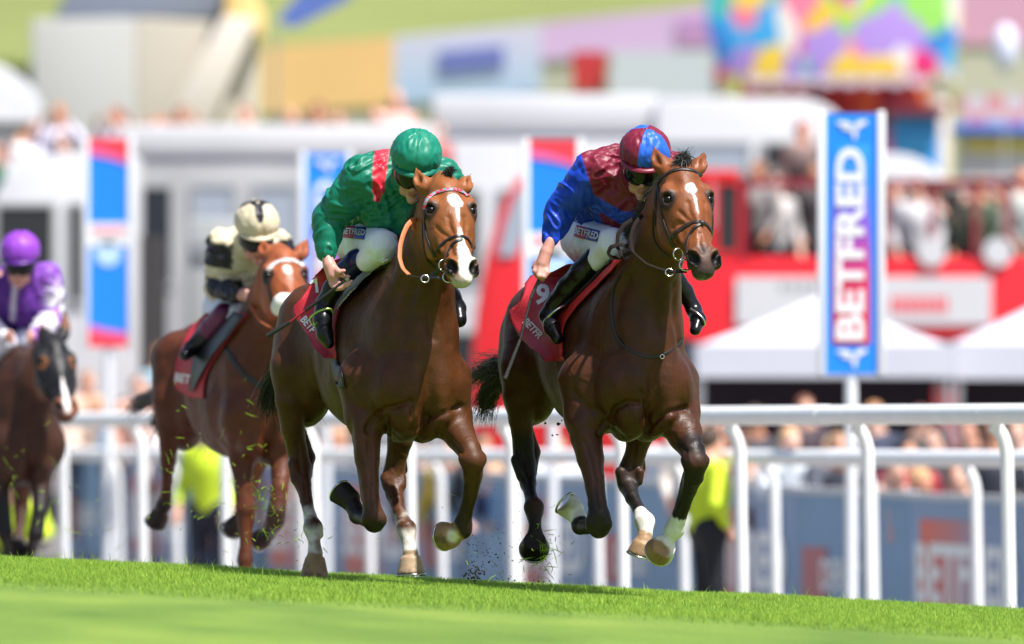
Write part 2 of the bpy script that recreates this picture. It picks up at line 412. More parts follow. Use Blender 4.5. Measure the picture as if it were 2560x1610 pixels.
def grass(name, label, n, x0, x1, y0, y1, h0, h1, w, seed, col, vr=.6, tp=1.0):
    rng = np.random.default_rng(seed)
    x = rng.uniform(x0, x1, n); y = y0 + (y1 - y0) * rng.uniform(0, 1, n) ** tp; z = gz(x, y)
    clump = vnoise(np.stack([x, y, x * 0], 1), 2.2, 4)
    h = rng.uniform(h0, h1, n) * (.6 + .8 * clump) * (1 + 1.2 * (rng.uniform(0, 1, n) > .994)); a = rng.uniform(0, 2 * math.pi, n); lean = rng.uniform(.05, .75, n) * h
    wx, wy = np.cos(a) * w, np.sin(a) * w; b = a + rng.normal(0, .8, n) + 1.57; lx, ly = np.cos(b) * lean, np.sin(b) * lean
    B = np.stack([x, y, z - .01], 1); W = np.stack([wx, wy, x * 0], 1); up = np.stack([lx * .4, ly * .4, h * .6], 1); tip = np.stack([lx, ly, h], 1)
    V = np.stack([B - W, B + W, B + up + W * .7, B + up - W * .7, B + tip], 1).reshape(-1, 3)
    k = np.arange(n) * 5
    F = np.concatenate([np.stack([k, k + 1, k + 2], 1), np.stack([k, k + 2, k + 3], 1), np.stack([k + 3, k + 2, k + 4], 1)])
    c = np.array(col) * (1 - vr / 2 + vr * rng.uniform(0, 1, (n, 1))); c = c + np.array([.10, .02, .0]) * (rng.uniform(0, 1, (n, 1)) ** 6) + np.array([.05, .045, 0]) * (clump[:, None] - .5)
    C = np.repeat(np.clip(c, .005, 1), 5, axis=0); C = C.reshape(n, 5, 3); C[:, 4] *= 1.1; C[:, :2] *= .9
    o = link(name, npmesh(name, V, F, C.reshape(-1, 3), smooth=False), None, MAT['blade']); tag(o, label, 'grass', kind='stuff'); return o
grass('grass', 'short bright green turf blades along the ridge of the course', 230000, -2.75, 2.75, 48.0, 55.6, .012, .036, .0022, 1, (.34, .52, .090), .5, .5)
# clippings and clods kicked up by the hooves
def bits(name, label, spots, m, shape, seed):
    rng = np.random.default_rng(seed); Vs, Fs, Cs = [], [], []; n0 = 0
    for (px, py, d, sx, sy, cnt, sz, col) in spots:
        for _ in range(cnt):
            c = P(px + rng.normal(0, sx), py + rng.normal(0, sy), d + rng.normal(0, .15)); s = sz * rng.uniform(.4, 1.5)
            if c[2] < gz(np.array([c[0]]), np.array([c[1]]))[0] + .01: continue
            if shape == 'blade':
                a = rng.normal(0, 1, 3); a /= np.linalg.norm(a); b = np.cross(a, rng.normal(0, 1, 3)); b /= np.linalg.norm(b); u = np.cross(a, b)
                L = s * rng.uniform(2, 6); k = rng.normal(0, .35) * L
                V = [c - a * L - b * .0016, c - a * L + b * .0016, c + b * .0020 + u * k, c - b * .0020 + u * k, c + a * L]
                F = [[0, 1, 2], [0, 2, 3], [3, 2, 4]]
            else:
                V = [c + np.array(q) * s * rng.uniform(.5, 1.3) for q in ((1, 0, 0), (-1, 0, 0), (0, 1, 0), (0, -1, 0), (0, 0, 1), (0, 0, -1))]
                F = [[0, 2, 4], [2, 1, 4], [1, 3, 4], [3, 0, 4], [2, 0, 5], [1, 2, 5], [3, 1, 5], [0, 3, 5]]
            Vs += V; Fs += [[i + n0 for i in f] for f in F]; n0 += len(V); Cs += [np.array(col) * rng.uniform(.6, 1.3)] * len(V)
    o = link(name, npmesh(name, np.array(Vs), np.array(Fs), np.array(Cs), smooth=False), None, m); tag(o, label, name.split('_')[-1], kind='stuff'); return o
gcol = (.34, .52, .05); dirt = (.035, .022, .014)
bits('grass_clippings', 'green grass clippings flying up round the galloping hooves', [(560, 1200, 58, 90, 110, 90, .006, gcol), (690, 1270, 56, 30, 60, 40, .006, gcol), (1300, 1390, 53.5, 60, 50, 40, .005, gcol), (1372, 1400, 53.5, 16, 34, 60, .007, gcol), (750, 1370, 54, 50, 40, 40, .005, gcol), (1180, 1150, 54, 30, 60, 14, .005, gcol), (130, 1250, 62, 80, 120, 50, .007, gcol), (660, 1245, 55, 14, 18, 22, .008, gcol), (980, 1300, 54, 200, 80, 30, .004, gcol)], MAT['blade'], 'blade', 3)
MAT['dirt'] = mat('dark_soil', dirt, .95, attr=True)
bits('soil_clods', 'dark specks of soil thrown up between the two leading horses', [(1220, 1400, 53.6, 38, 40, 90, .0034, dirt), (1190, 1425, 53.6, 14, 14, 40, .005, dirt), (1280, 1330, 53.6, 45, 90, 70, .0022, dirt), (1395, 1060, 53.6, 22, 26, 8, .009, dirt), (1186, 1434, 53.7, 12, 9, 46, .0048, dirt), (1330, 1450, 53.8, 40, 7, 14, .004, dirt), (1310, 1200, 53.6, 60, 120, 40, .0018, dirt)], MAT['dirt'], 'clod', 5)
# ------------------------------------------------------------------ horses
def conv(ox, oy, s): return lambda u, v: (ox + s * u, oy + s * v)
cA = conv(1160, 300, .3964); cB = conv(1160, 850, .3964); cC = conv(640, 310, .3765); cD = conv(640, 850, .4029)
cE = conv(320, 480, .647); cF = conv(0, 560, .594); cG = conv(1580, 350, .2443); cK = conv(980, 400, .2311); cM = conv(1230, 560, .2246); cN = conv(660, 620, .1981)

class Frame:
    def __init__(s, O, a, b, c): s.O = np.array(O, float); s.R = np.stack([a, b, c], 1)
    def __call__(s, *q): return s.O + s.R @ np.array(q, float)
def head_frame(poll, phi, yaw, roll, d, dy):
    O = P(poll[0], poll[1], d + dy)
    l = np.array([math.sin(phi) * math.sin(yaw), -math.sin(phi) * math.cos(yaw), -math.cos(phi)])
    w = np.array([math.cos(yaw), math.sin(yaw), 0.0]); n = np.cross(w, l); n = n if n[1] < 0 else -n
    Rr = np.array(Matrix.Rotation(roll, 3, Vector((0, 1, 0))))
    return Frame(O, Rr @ l, Rr @ w, Rr @ n)

def rotm(ax, ang):
    return np.array(Matrix.Rotation(ang, 3, Vector(ax)))

HW = 1.07
def sculpt_head(S, H, sc, ears):
    R = H.R
    def q(l, w, n): return H(l * sc, w * sc * HW, n * sc)
    def E(l, w, n, r, k=0.025, op='u', rot=None):
        S.ell(q(l, w, n), np.array(r) * sc * np.array([1, HW, 1]), R if rot is None else R @ rot, k, op)
    def Cc(a, b, ra, rb, k=0.02, op='u', flat=None):
        S.cap(q(*a), q(*b), ra * sc, rb * sc, k, op, flat)
    E(.07, 0, -.075, (.10, .082, .085), .03)                      # cranium
    E(.19, 0, -.062, (.15, .096, .072), .03)                      # forehead
    for s in (-1, 1):
        E(.150, .082 * s, -.05, (.062, .036, .042), .02)          # brow
        E(.182, .092 * s, -.064, (.044, .026, .036), .012)
        E(.154, .093 * s, -.030, (.012, .024, .010), .008)        # upper lid        # lids
        E(.235, .07 * s, -.155, (.135, .045, .105), .03)          # jowl
        E(.29, .066 * s, -.078, (.12, .014, .016), .014)           # facial crest
        E(.105, .066 * s, .004, (.03, .02, .016), .03, 's')     # hollow above the eye
    Cc((.20, 0, -.072), (.44, 0, -.062), .078, .050, .03, flat=(R[:, 2], .92))
    Cc((.22, 0, -.024), (.45, 0, -.026), .046, .028, .014, flat=(R[:, 2], .7))           # nasal bone
    Cc((.15, 0, -.20), (.46, 0, -.125), .055, .036, .04)          # lower jaw
    E(.475, 0, -.062, (.09, .058, .058), .03)
    E(.535, 0, -.060, (.060, .052, .050), .02)
    for s in (-1, 1):
        E(.512, .046 * s, -.034, (.048, .032, .038), .012)        # nostril wing
        E(.545, .056 * s, -.042, (.024, .020, .036), .010)
        E(.375, .046 * s, -.006, (.07, .012, .012), .03, 's')       # hollow beside the nasal bone
    E(.575, 0, -.068, (.034, .044, .038), .016)                   # upper lip
    E(.535, 0, -.118, (.044, .036, .024), .012)                   # chin
    Cc((.565, -.07, -.098), (.565, .07, -.098), .007, .007, .008, 's')
    Cc((.56, 0, -.03), (.605, 0, -.06), .004, .004, .01, 's')
    for s in (-1, 1):
        E(.534, .050 * s, -.010, (.033, .0225, .040), .005, 's', rot=rotm((0, 0, 1), -.35 * s))
        E(.505, .062 * s, -.02, (.022, .008, .02), .006, 's', rot=rotm((0, 0, 1), -.9 * s))
        S.ell(q(.184, .102 * s, -.030), np.array((.027, .022, .018)) * sc, R, .006, 's')
    # ears: an open cup each
    for (base, mid, tip, face) in ears:
        b, m, t = (np.array(x, float) for x in (base, mid, tip))
        f = np.array(face, float); f /= np.linalg.norm(f); t = t + (t - m) / np.linalg.norm(t - m) * .016
        ax = t - b; ax /= np.linalg.norm(ax)
        S.cap(b, b + ax * .03, .033 * sc, .038 * sc, .03)
        S.cap(b + ax * .02, m, .037 * sc, .031 * sc, .012)
        S.cap(m, m + (t - m) * .5, .031 * sc, .017 * sc, .008)
        S.cap(m + (t - m) * .5, t, .017 * sc, .0035 * sc, .006)
        S.cap(b + ax * .03 + f * .036 * sc, m + f * .034 * sc, .008 * sc, .020 * sc, .010, 's')
        S.cap(m + f * .034 * sc, t + f * .016 * sc - ax * .012, .020 * sc, .005 * sc, .010, 's')

def hoofc(S, a, b, ra, rb):
    S.cone(a, b, ra, rb, .007, .010)

def leg(S, d, pts, k=0.03):
    Q = [P(p[0], p[1], d + p[2]) for p in pts]
    rr = [p[3] for p in pts]
    for i in range(len(Q) - 1): S.cap(Q[i], Q[i+1], rr[i], rr[i+1], k if i == 0 else (.03 if rr[i] > .075 else .010))
    return Q

def dist_first(V, F, cfg, p):
    if '_bv' not in cfg: cfg['_bv'] = BVHTree.FromPolygons([tuple(v) for v in V], [tuple(map(int, x)) for x in F])
    a, _ = stick(cfg['_bv'], p[0], p[1], 0.0); return a
def build_horse(cfg):
    d = cfg['d']; S = Sculpt()
    th = cfg['heading']; f = np.array([math.sin(th), -math.cos(th), 0]); r = np.array([-math.cos(th), -math.sin(th), 0]); u = np.array([0, 0, 1.0])
    C0 = P(*cfg['C0'], d + .32); T = Frame(C0, f, r, u); R = T.R; ms = cfg.get('ms', 1.0)
    def E(c, rad, k=.05, rot=None, op='u'):
        S.ell(T(*(np.array(c) * ms)), np.array(rad) * ms, R if rot is None else R @ rot, k, op)
    pt = lambda a: rotm((0, 1, 0), a)
    # trunk
    E((-.05, 0, .0), (.36, .235, .39), .06)
    E((.12, 0, .10), (.22, .155, .28), .08)
    E((.20, 0, .02), (.15, .155, .26), .08)
    E((-.42, 0, -.01), (.48, .265, .375), .08)
    E((-.85, 0, .07), (.40, .225, .255), .08)
    E((-1.12, 0, .10), (.36, .215, .25), .08)
    E((-.12, 0, .33), (.30, .06, .12), .08)                        # withers
    E((-.95, 0, .27), (.32, .11, .08), .06)                         # croup line
    for s in (1, -1):
        E((.06, .125 * s, -.02), (.17, .100, .34), .06, pt(.30))      # shoulder blade
        E((-.06, .185 * s, -.16), (.20, .080, .17), .05, pt(-.3))   # triceps
        E((.22, .155 * s, -.17), (.11, .085, .14), .06, pt(.3))     # point of shoulder
        E((.27, .07 * s, -.15), (.10, .080, .17), .05)              # breast
        E((.235, .085 * s, -.285), (.12, .070, .095), .025)         # lower pectoral
        E((.12, .05 * s, -.33), (.20, .06, .09), .02)
        E((-1.10, .12 * s, -.05), (.30, .125, .30), .06, pt(-.2))   # thigh
        E((-1.26, .105 * s, -.02), (.13, .10, .26), .05, pt(-.15))  # ham
        E((-.88, .16 * s, -.08), (.10, .07, .20), .05, pt(.5))      # flank fold to the stifle
        E((-.92, .16 * s, .19), (.10, .06, .07), .05)               # point of hip
    S.cap(T(.375 * ms, 0, -.10), T(.33 * ms, 0, -.36), .005, .008, .05, 's')   # groove of the breast
    # neck
    H = cfg['H']; hs = cfg.get('hs', 1.05)
    nb = T(.03 * ms, 0, .10 * ms); npl = H(.03 * hs, 0, -.13 * hs)
    q = lambda t, dz=0.0, dn=0.0: nb + (npl - nb) * t + np.array([0, 0, dz]) + r * dn
    ax = (npl - nb) / np.linalg.norm(npl - nb); up2 = u - ax * (u @ ax); up2 /= np.linalg.norm(up2); sd2 = np.cross(ax, up2)
    S.chain([q(0), q(.3), q(.6), q(.85), q(1.0)], [.26 * ms, .205 * ms, .158 * ms, .130 * ms, .105 * ms], .06, flat=(sd2, .70))
    S.chain([q(.0, .13), q(.35, .115), q(.7, .095), q(.97, .075)], [.085, .075, .065, .055], .05, flat=(sd2, .6))   # crest
    S.chain([q(.15) - up2 * .15, q(.5) - up2 * .105, q(.82) - up2 * .085], [.08, .062, .05], .04)                      # throat
    for s in (1, -1):
        S.chain([q(.1) + sd2 * .15 * s - up2 * .03, q(.5) + sd2 * .085 * s - up2 * .02, q(.9) + sd2 * .055 * s], [.06, .05, .04], .03)
        S.chain([T(.24 * ms, .07 * s, .02), q(.35) - up2 * .11 + sd2 * .055 * s, q(.8) - up2 * .065 + sd2 * .05 * s], [.055, .038, .03], .02)   # sternal band
    sculpt_head(S, H, hs, cfg['ears'])
    LQ = {}
    for nm, spec in cfg['legs'].items():
        Q = leg(S, d, spec['pts'], spec.get('k', .05)); LQ[nm] = Q
        for b in spec.get('bumps', ()):
            S.cap(P(b[0], b[1], d + b[2]), P(b[3], b[4], d + b[5]), b[6], b[7], b[8] if len(b) > 8 else .015)
        h = spec['hoof']
        hoofc(S, P(h[0], h[1], d + h[2]), P(h[3], h[4], d + h[5]), h[6], h[7])
        if 'heel' in spec:
            e = spec['heel']; S.cap(P(e[0], e[1], d + e[2]), P(e[3], e[4], d + e[5]), e[6], e[7], .012)
        if 'sole' in spec:
            e = spec['sole']; S.ell(P(e[0], e[1], d + e[2]), (e[3], e[4], e[5]), None, .006, 's')
    V, F = S.mesh(cfg.get('vox', .0072), 2)
    N = vnormals(V, F)
    # fine anatomy: veins and muscle striation
    V = V + N * ((fbm(V * np.array([1, 1, .6]), 15, 3, 2) - .5) * .0075)[:, None]
    V = V + N * ((fbm(V * np.array([1, 1, .7]), 6.5, 12, 2) - .5) * .016 * sstep(.0, .12, segdist(V, H(.1, 0, -.1), H(.6, 0, -.1))[0] - .10))[:, None] * sstep(.55, .85, V[:, 2])[:, None]
    # veins under the thin skin
    wq = V + (np.stack([vnoise(V, 9, 31), vnoise(V, 9, 32), vnoise(V, 9, 33)], 1) - .5) * .10
    vn = vnoise(wq * np.array([1, 1, .6]), 7.0, 41); V = V + N * (np.exp(-((vn - .5) / .022) ** 2) * .0026 * sstep(.45, .6, vnoise(V, 3.0, 44)))[:, None]
    # creases between the muscles, on the side that faces the course
    N = vnormals(V, F)
    for (poly, w, dep, ff) in cfg.get('grooves', ()):
        m = np.zeros(len(V)); front = sstep(.1, -.25, N[:, 1])
        for a, b in zip(poly[:-1], poly[1:]):
            ya, yb = dist_first(V, F, cfg, a), dist_first(V, F, cfg, b)
            if ya is None or yb is None: continue
            dd, _ = segdist(V, ya, yb); m = np.maximum(m, np.exp(-(dd / w) ** 2))
        V = V - N * (m * dep * 1.35 * front)[:, None]
    # coat colours
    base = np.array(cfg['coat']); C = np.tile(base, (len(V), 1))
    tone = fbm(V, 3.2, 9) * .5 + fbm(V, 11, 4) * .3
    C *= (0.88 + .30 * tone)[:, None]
    hd = sstep(.36, .12, segdist(V, H(.05, 0, -.08), H(.5, 0, -.08))[0]) + .35 * sstep(.30, .22, np.linalg.norm(V - npl, axis=1)); C *= (1 + 2.3 * np.clip(hd, 0, 1))[:, None]      # head painted paler than the body
    for pn in cfg['paint'](d, H, T, hs):
        paint(C, V, *pn[:4], **pn[4])
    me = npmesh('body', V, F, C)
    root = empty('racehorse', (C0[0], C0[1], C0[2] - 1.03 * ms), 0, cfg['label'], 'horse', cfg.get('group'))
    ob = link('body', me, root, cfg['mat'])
    # eyes
    for s in (-1, 1):
        bm = bmesh.new(); bmesh.ops.create_uvsphere(bm, u_segments=20, v_segments=14, radius=.0225 * hs)
        m2 = bpy.data.meshes.new('eye'); bm.to_mesh(m2); bm.free()
        for p in m2.polygons: p.use_smooth = True
        e = link('eye', m2, None, MAT['eye']); e.location = H(.182 * hs, .090 * s * hs * HW, -.046 * hs); attach(e, root)
    for spec in cfg['legs'].values():
        h = spec['hoof']; A, B = P(h[0], h[1], d + h[2]), P(h[3], h[4], d + h[5]); ax = (B - A) / np.linalg.norm(B - A); rr = h[7] * .93
        a = np.array([0, -1.0, 0]) - ax * (-ax[1]); a /= np.linalg.norm(a); b = np.cross(ax, a)
        MB().tube([B + ax * .002 + (a * math.cos(t) + b * math.sin(t)) * rr for t in np.linspace(-2.55, 2.55, 26)], .0055, 6).build('horseshoe', MAT['steel'], root, smooth=True)
    cfg['T'] = T; cfg['root'] = root; cfg['S'] = S
    cfg['bvh'] = BVHTree.FromPolygons([tuple(v) for v in V], [tuple(map(int, x)) for x in F])
    return root

def hair(name, root, strands, mat_, w0=.004, seg=5, parent=None):
    """strands: list of polylines; each a tapered three-sided lock"""
    Vs, Fs = [], []; n = 0
    for pl, w in strands:
        pl = np.array(pl); m = len(pl)
        V, F = tube(pl, [w * (1 - .85 * i / (m - 1)) + .0003 for i in range(m)], 3)
        Vs.append(V); Fs += [[a + n for a in f] for f in F]; n += len(V)
    V = np.concatenate(Vs)
    me = npmesh(name, V, np.array(Fs))
    return link(name, me, parent or root, mat_)

def stick(bvh, px, py, off=.006, far=90.0):
    """the point of a surface seen at a photo pixel, lifted off along its normal"""
    o = Vector((0, 0, CAM_Z)); t = Vector(P(px, py, 50.0)) - o
    h = bvh.ray_cast(o, t.normalized(), far)
    if h[0] is None: return None, None
    nn = h[1] if h[1].dot(t) < 0 else -h[1]
    return np.array(h[0] + nn * off), np.array(nn)
def resample(pts, n):
    pts = np.array(pts, float); s = np.concatenate([[0], np.cumsum(np.linalg.norm(np.diff(pts, axis=0), axis=1))])
    # smooth Catmull-like: cubic via numpy on uniform param
    t = np.linspace(0, s[-1], n); out = np.stack([np.interp(t, s, pts[:, i]) for i in range(pts.shape[1])], 1)
    for _ in range(2):
        o2 = out.copy(); o2[1:-1] = out[1:-1] * .5 + (out[:-2] + out[2:]) * .25; out = o2
    return out
def strap_mesh(Q, N, w, th):
    """a flat strap through points Q with surface normals N"""
    Q = np.array(Q); N = np.array(N); n = len(Q)
    T = np.gradient(Q, axis=0); T /= np.maximum(np.linalg.norm(T, axis=1), 1e-9)[:, None]
    W = np.cross(T, N); W /= np.maximum(np.linalg.norm(W, axis=1), 1e-9)[:, None]
    V = []; F = []
    prof = [(-1, 0), (-1, .7), (-.8, 1), (.8, 1), (1, .7), (1, 0)]
    m = len(prof)
    for i in range(n):
        for a, b in prof: V.append(Q[i] + W[i] * a * w / 2 + N[i] * (b * th - th * .3))
    for i in range(n - 1):
        for j in range(m): F.append([i * m + j, i * m + (j + 1) % m, (i + 1) * m + (j + 1) % m, (i + 1) * m + j])
    F2 = [list(range(m)), list(range((n - 1) * m, n * m))]
    return V, F + F2
def strap(name, root, bvh, pix, w, mat_, off=.002, th=.004, n=None, sub=14, parent=None, dflt=None):
    """strap laid on a surface along photo pixels"""
    pix = resample(pix, n or max(6, int(len(pix) * sub / 2)))
    Q = []; N = []
    for p in pix:
        a, b = stick(bvh, p[0], p[1], off)
        if a is None: continue
        Q.append(a); N.append(b)
    if len(Q) < 3: return None
    Q = np.array(Q); N = np.array(N)
    for _ in range(4):
        Q[1:-1] = Q[1:-1] * .5 + (Q[:-2] + Q[2:]) * .25; N[1:-1] = N[1:-1] * .5 + (N[:-2] + N[2:]) * .25
    Q += N * .002
    N /= np.linalg.norm(N, axis=1)[:, None]
    V, F = strap_mesh(Q, N, w, th)
    return MB().add(V, F).build(name, mat_, root, smooth='auto')
def ring(name, root, c, nrm, r, t, mat_, arc=(0, 360)):
    n = Vector(nrm).normalized(); a = n.orthogonal().normalized(); b = n.cross(a)
    pts = [np.array(Vector(c) + a * r * math.cos(math.radians(x)) + b * r * math.sin(math.radians(x))) for x in np.linspace(arc[0], arc[1], 25)]
    return MB().tube(pts, t, 6).build(name, mat_, root, smooth=True)
# ---- the leading bay horse with the white star
def h2_paint(d, H, T, hs):
    q = lambda l, w, n: H(l * hs, w * hs, n * hs)
    blk = (.012, .008, .007); white = (.72, .68, .62); dk = (.055, .030, .022); L = []
    pp = lambda x, y, dy: P(x, y, d + dy)
    # darker legs from the knees and hocks down
    for a, b, r, rb in [((1303, 1130, 1.2), (1318, 1200, 1.15), .10, .10), ((1318, 1200, 1.15), (1337, 1420, .9), .10, .13),
                        ((1490, 1225, .1), (1497, 1345, .0), .085, .12), ((1497, 1320, .04), (1430, 1270, .42), .12, .10),
                        ((1738, 1128, .0), (1727, 1207, 0), .085, .10), ((1727, 1207, .0), (1690, 1310, .16), .10, .1),
                        ((1562, 1205, 1.1), (1602, 1290, .9), .075, .09)]:
        L.append((pp(*a), pp(*b), r, blk, dict(rb=rb, f=.035, wob=.015)))
    L.append((pp(1570, 1170, 1.12), pp(1560, 1190, 1.12), .05, dk, dict(f=.04, wob=.01)))
    # white pasterns
    L.append((pp(1611, 1302, .86), pp(1600, 1390, .77), .085, white, dict(f=.006, wob=.012, wsc=45)))
    L.append((pp(1686, 1318, .17), pp(1640, 1400, .2), .072, white, dict(rb=.12, f=.006, wob=.018, wsc=45)))
    L.append((pp(1441, 1285, .37), pp(1425, 1268, .39), .066, white, dict(f=.006, wob=.01)))
    # hooves
    L.append((pp(1601, 1362, .80), pp(1598, 1386, .75), .074, (.36, .22, .12), dict(f=.008, wob=.006)))
    L.append((pp(1637, 1386, .17), pp(1625, 1402, .15), .074, (.33, .19, .09), dict(f=.008, wob=.008)))
    for hx_, hy_, hd_ in ((1640, 1392, .15), (1600, 1380, .78)): L.append((pp(hx_ - 14, hy_ + 4, hd_ - .05), pp(hx_ + 12, hy_ + 8, hd_ - .05), .022, (.07, .045, .03), dict(f=.02, wob=.03, wsc=55, amt=.7)))
    L.append((pp(1416, 1270, .36), pp(1400, 1272, .36), .036, (.42, .36, .16), dict(f=.02, wob=.02)))
    # head: dark muzzle, eye rims, star and stripe
    L.append((q(.505, 0, -.05), q(.60, 0, -.09), .060, (.045, .032, .028), dict(f=.03, rb=.085)))
    for s in (-1, 1):
        L.append((q(.50, .06 * s, -.03), q(.54, .07 * s, -.05), .028, (.020, .016, .015), dict(f=.018)))
        L.append((q(.535, .052 * s, -.03), q(.545, .052 * s, -.02), .031, (.006, .005, .005), dict(f=.008)))
        L.append((q(.184, .098 * s, -.030), q(.196, .106 * s, -.045), .040, (.020, .012, .010), dict(f=.014)))
        L.append((q(.20, .105 * s, -.05), q(.225, .09 * s, -.05), .012, (.05, .025, .02), dict(f=.015)))
    L.append((q(.575, 0, -.12), q(.60, 0, -.10), .028, (.30, .27, .22), dict(f=.03, wob=.03, wsc=60, amt=.8)))
    L.append((q(.150, .004, .01), q(.160, .004, .01), .025, (.82, .79, .74), dict(f=.003, wob=.012, wsc=60)))
    L.append((q(.175, .003, .01), q(.215, .008, .01), .009, (.82, .79, .74), dict(rb=.006, f=.003, wob=.006, wsc=70)))
    L.append((q(.215, .008, .01), q(.325, .008, .012), .006, (.80, .76, .70), dict(rb=.003, f=.003, wob=.003, wsc=70)))
    # no further marks on the trunk
    return L
_D2 = 53.0
_hf = head_frame((1708, 405), math.radians(37), math.radians(18), math.radians(0), _D2, -.22)
def _e(x, y, dy): return P(x, y, _D2 + dy)
H2 = dict(d=_D2, heading=math.radians(18), C0=(1572, 880), coat=(.060, .0176, .0050), mat=MAT['coat'], H=_hf, hs=1.03, paint=h2_paint,
    label='bay racehorse with black lower legs and white star carrying the maroon and blue jockey',
    group='racehorses galloping on the turf',
    ears=[(_e(*cG(330, 300), -.16), _e(*cG(262, 205), -.13), _e(*cG(228, 85), -.08), (-.3, -1, .05)),
          (_e(*cG(655, 310), -.12), _e(*cG(705, 240), -.09), _e(*cG(735, 150), -.04), (.45, -1, .05))],
    legs=dict(
        hind_right=dict(pts=[(1352, 800, 1.28, .17), (1312, 920, 1.18, .118), (1300, 990, 1.18, .080), (1300, 1050, 1.2, .054), (1308, 1110, 1.22, .050), (1311, 1160, 1.22, .054), (1320, 1210, 1.15, .038), (1327, 1240, 1.06, .027), (1334, 1268, .99, .047), (1338, 1312, .95, .030), (1338, 1335, .93, .040)],
            bumps=[(1318, 1060, 1.28, 1336, 1130, 1.3, .022, .028), (1336, 1130, 1.3, 1333, 1185, 1.24, .026, .02), (1290, 1150, 1.18, 1300, 1190, 1.16, .026, .02), (1342, 1275, 1.02, 1344, 1282, 1.02, .03, .03)],
            hoof=(1338, 1350, .89, 1335, 1374, .965, .054, .074)),
        hind_left=dict(pts=[(1600, 960, 1.2, .15), (1604, 1030, 1.12, .105), (1599, 1085, 1.1, .066), (1590, 1130, 1.13, .050), (1576, 1175, 1.15, .055), (1570, 1212, 1.12, .046), (1582, 1245, 1.02, .034), (1598, 1275, .94, .030), (1611, 1304, .87, .047), (1614, 1334, .83, .030), (1609, 1350, .82, .040)],
            bumps=[(1598, 1120, 1.2, 1602, 1170, 1.22, .022, .024), (1552, 1180, 1.1, 1556, 1205, 1.1, .028, .026), (1600, 1180, 1.1, 1598, 1205, 1.1, .022, .02)],
            hoof=(1609, 1352, .81, 1599, 1387, .82, .046, .066)),
        fore_right=dict(pts=[(1475, 960, .22, .16), (1468, 1040, .18, .110), (1465, 1090, .14, .074), (1476, 1147, .10, .062), (1487, 1207, .05, .046), (1494, 1255, .02, .042), (1498, 1290, .01, .052), (1498, 1318, .02, .053)],
            k=.06, bumps=[(1498, 1318, .05, 1450, 1316, .32, .036, .036, .02), (1452, 1314, .31, 1447, 1298, .36, .043, .036), (1447, 1300, .35, 1436, 1278, .38, .038, .046), (1470, 1190, .10, 1478, 1240, .06, .024, .02), (1482, 1310, .0, 1514, 1310, .0, .034, .034), (1450, 1060, .1, 1462, 1120, .08, .04, .03, .02)],
            hoof=(1442, 1284, .37, 1414, 1258, .40, .050, .064), sole=(1405, 1252, .36, .045, .03, .045)),
        fore_left=dict(pts=[(1668, 960, .3, .155), (1688, 1030, .22, .112), (1712, 1085, .10, .078), (1731, 1128, .0, .056), (1738, 1158, -.04, .055), (1734, 1190, -.01, .046), (1723, 1225, .05, .034), (1709, 1265, .11, .031), (1694, 1300, .15, .036), (1686, 1322, .18, .048), (1671, 1348, .19, .032), (1660, 1362, .18, .040)],
            k=.06, bumps=[(1722, 1150, -.04, 1755, 1152, -.03, .034, .034), (1716, 1185, .03, 1690, 1290, .16, .018, .018), (1695, 1085, .14, 1716, 1130, .05, .034, .024, .02), (1676, 1325, .22, 1690, 1330, .2, .03, .03)],
            hoof=(1661, 1364, .15, 1648, 1380, .215, .058, .073))))
def PL(c, *L): return [c(*p) for p in L]
H2['grooves'] = [(PL(cB, (1125, 330), (1150, 440), (1145, 560)), .014, .012, 0), (PL(cB, (850, 590), (890, 520), (950, 440), (1030, 390), (1100, 400)), .014, .013, 0),
    (PL(cB, (1155, 580), (1210, 505), (1300, 455), (1400, 430)), .014, .013, 0), (PL(cB, (690, 330), (740, 400), (800, 440), (860, 450)), .02, .008, 0), (PL(cB, (960, 420), (940, 520), (900, 600)), .012, .010, 0),
    (PL(cA, (1030, 1000), (975, 1120), (950, 1270), (980, 1420)), .025, .010, 0), (PL(cA, (1215, 960), (1195, 1150), (1225, 1330)), .03, .012, 0), (PL(cA, (1330, 1050), (1330, 1250), (1360, 1400)), .03, .010, 0),
    (PL(cB, (760, 640), (800, 760), (830, 900)), .012, .006, 0), (PL(cB, (1250, 560), (1340, 640), (1400, 700)), .014, .007, 0), (PL(cB, (385, 660), (395, 760), (405, 850)), .010, .005, 0), (PL(cB, (1080, 660), (1070, 740), (1060, 800)), .010, .005, 0), (PL(cB, (1420, 880), (1390, 1010)), .008, .004, 0), (PL(cB, (820, 920), (845, 1060)), .008, .004, 0),
    (PL(cG, (575, 640), (590, 740), (630, 825)), .012, .006, 0), (PL(cG, (745, 640), (755, 740), (765, 830)), .012, .005, 0), (PL(cG, (480, 730), (540, 790), (600, 835)), .010, .005, 0), (PL(cG, (420, 900), (470, 850), (520, 860)), .012, .005, 0), (PL(cG, (700, 960), (690, 1060), (720, 1140)), .012, .005, 0)]
build_horse(H2)
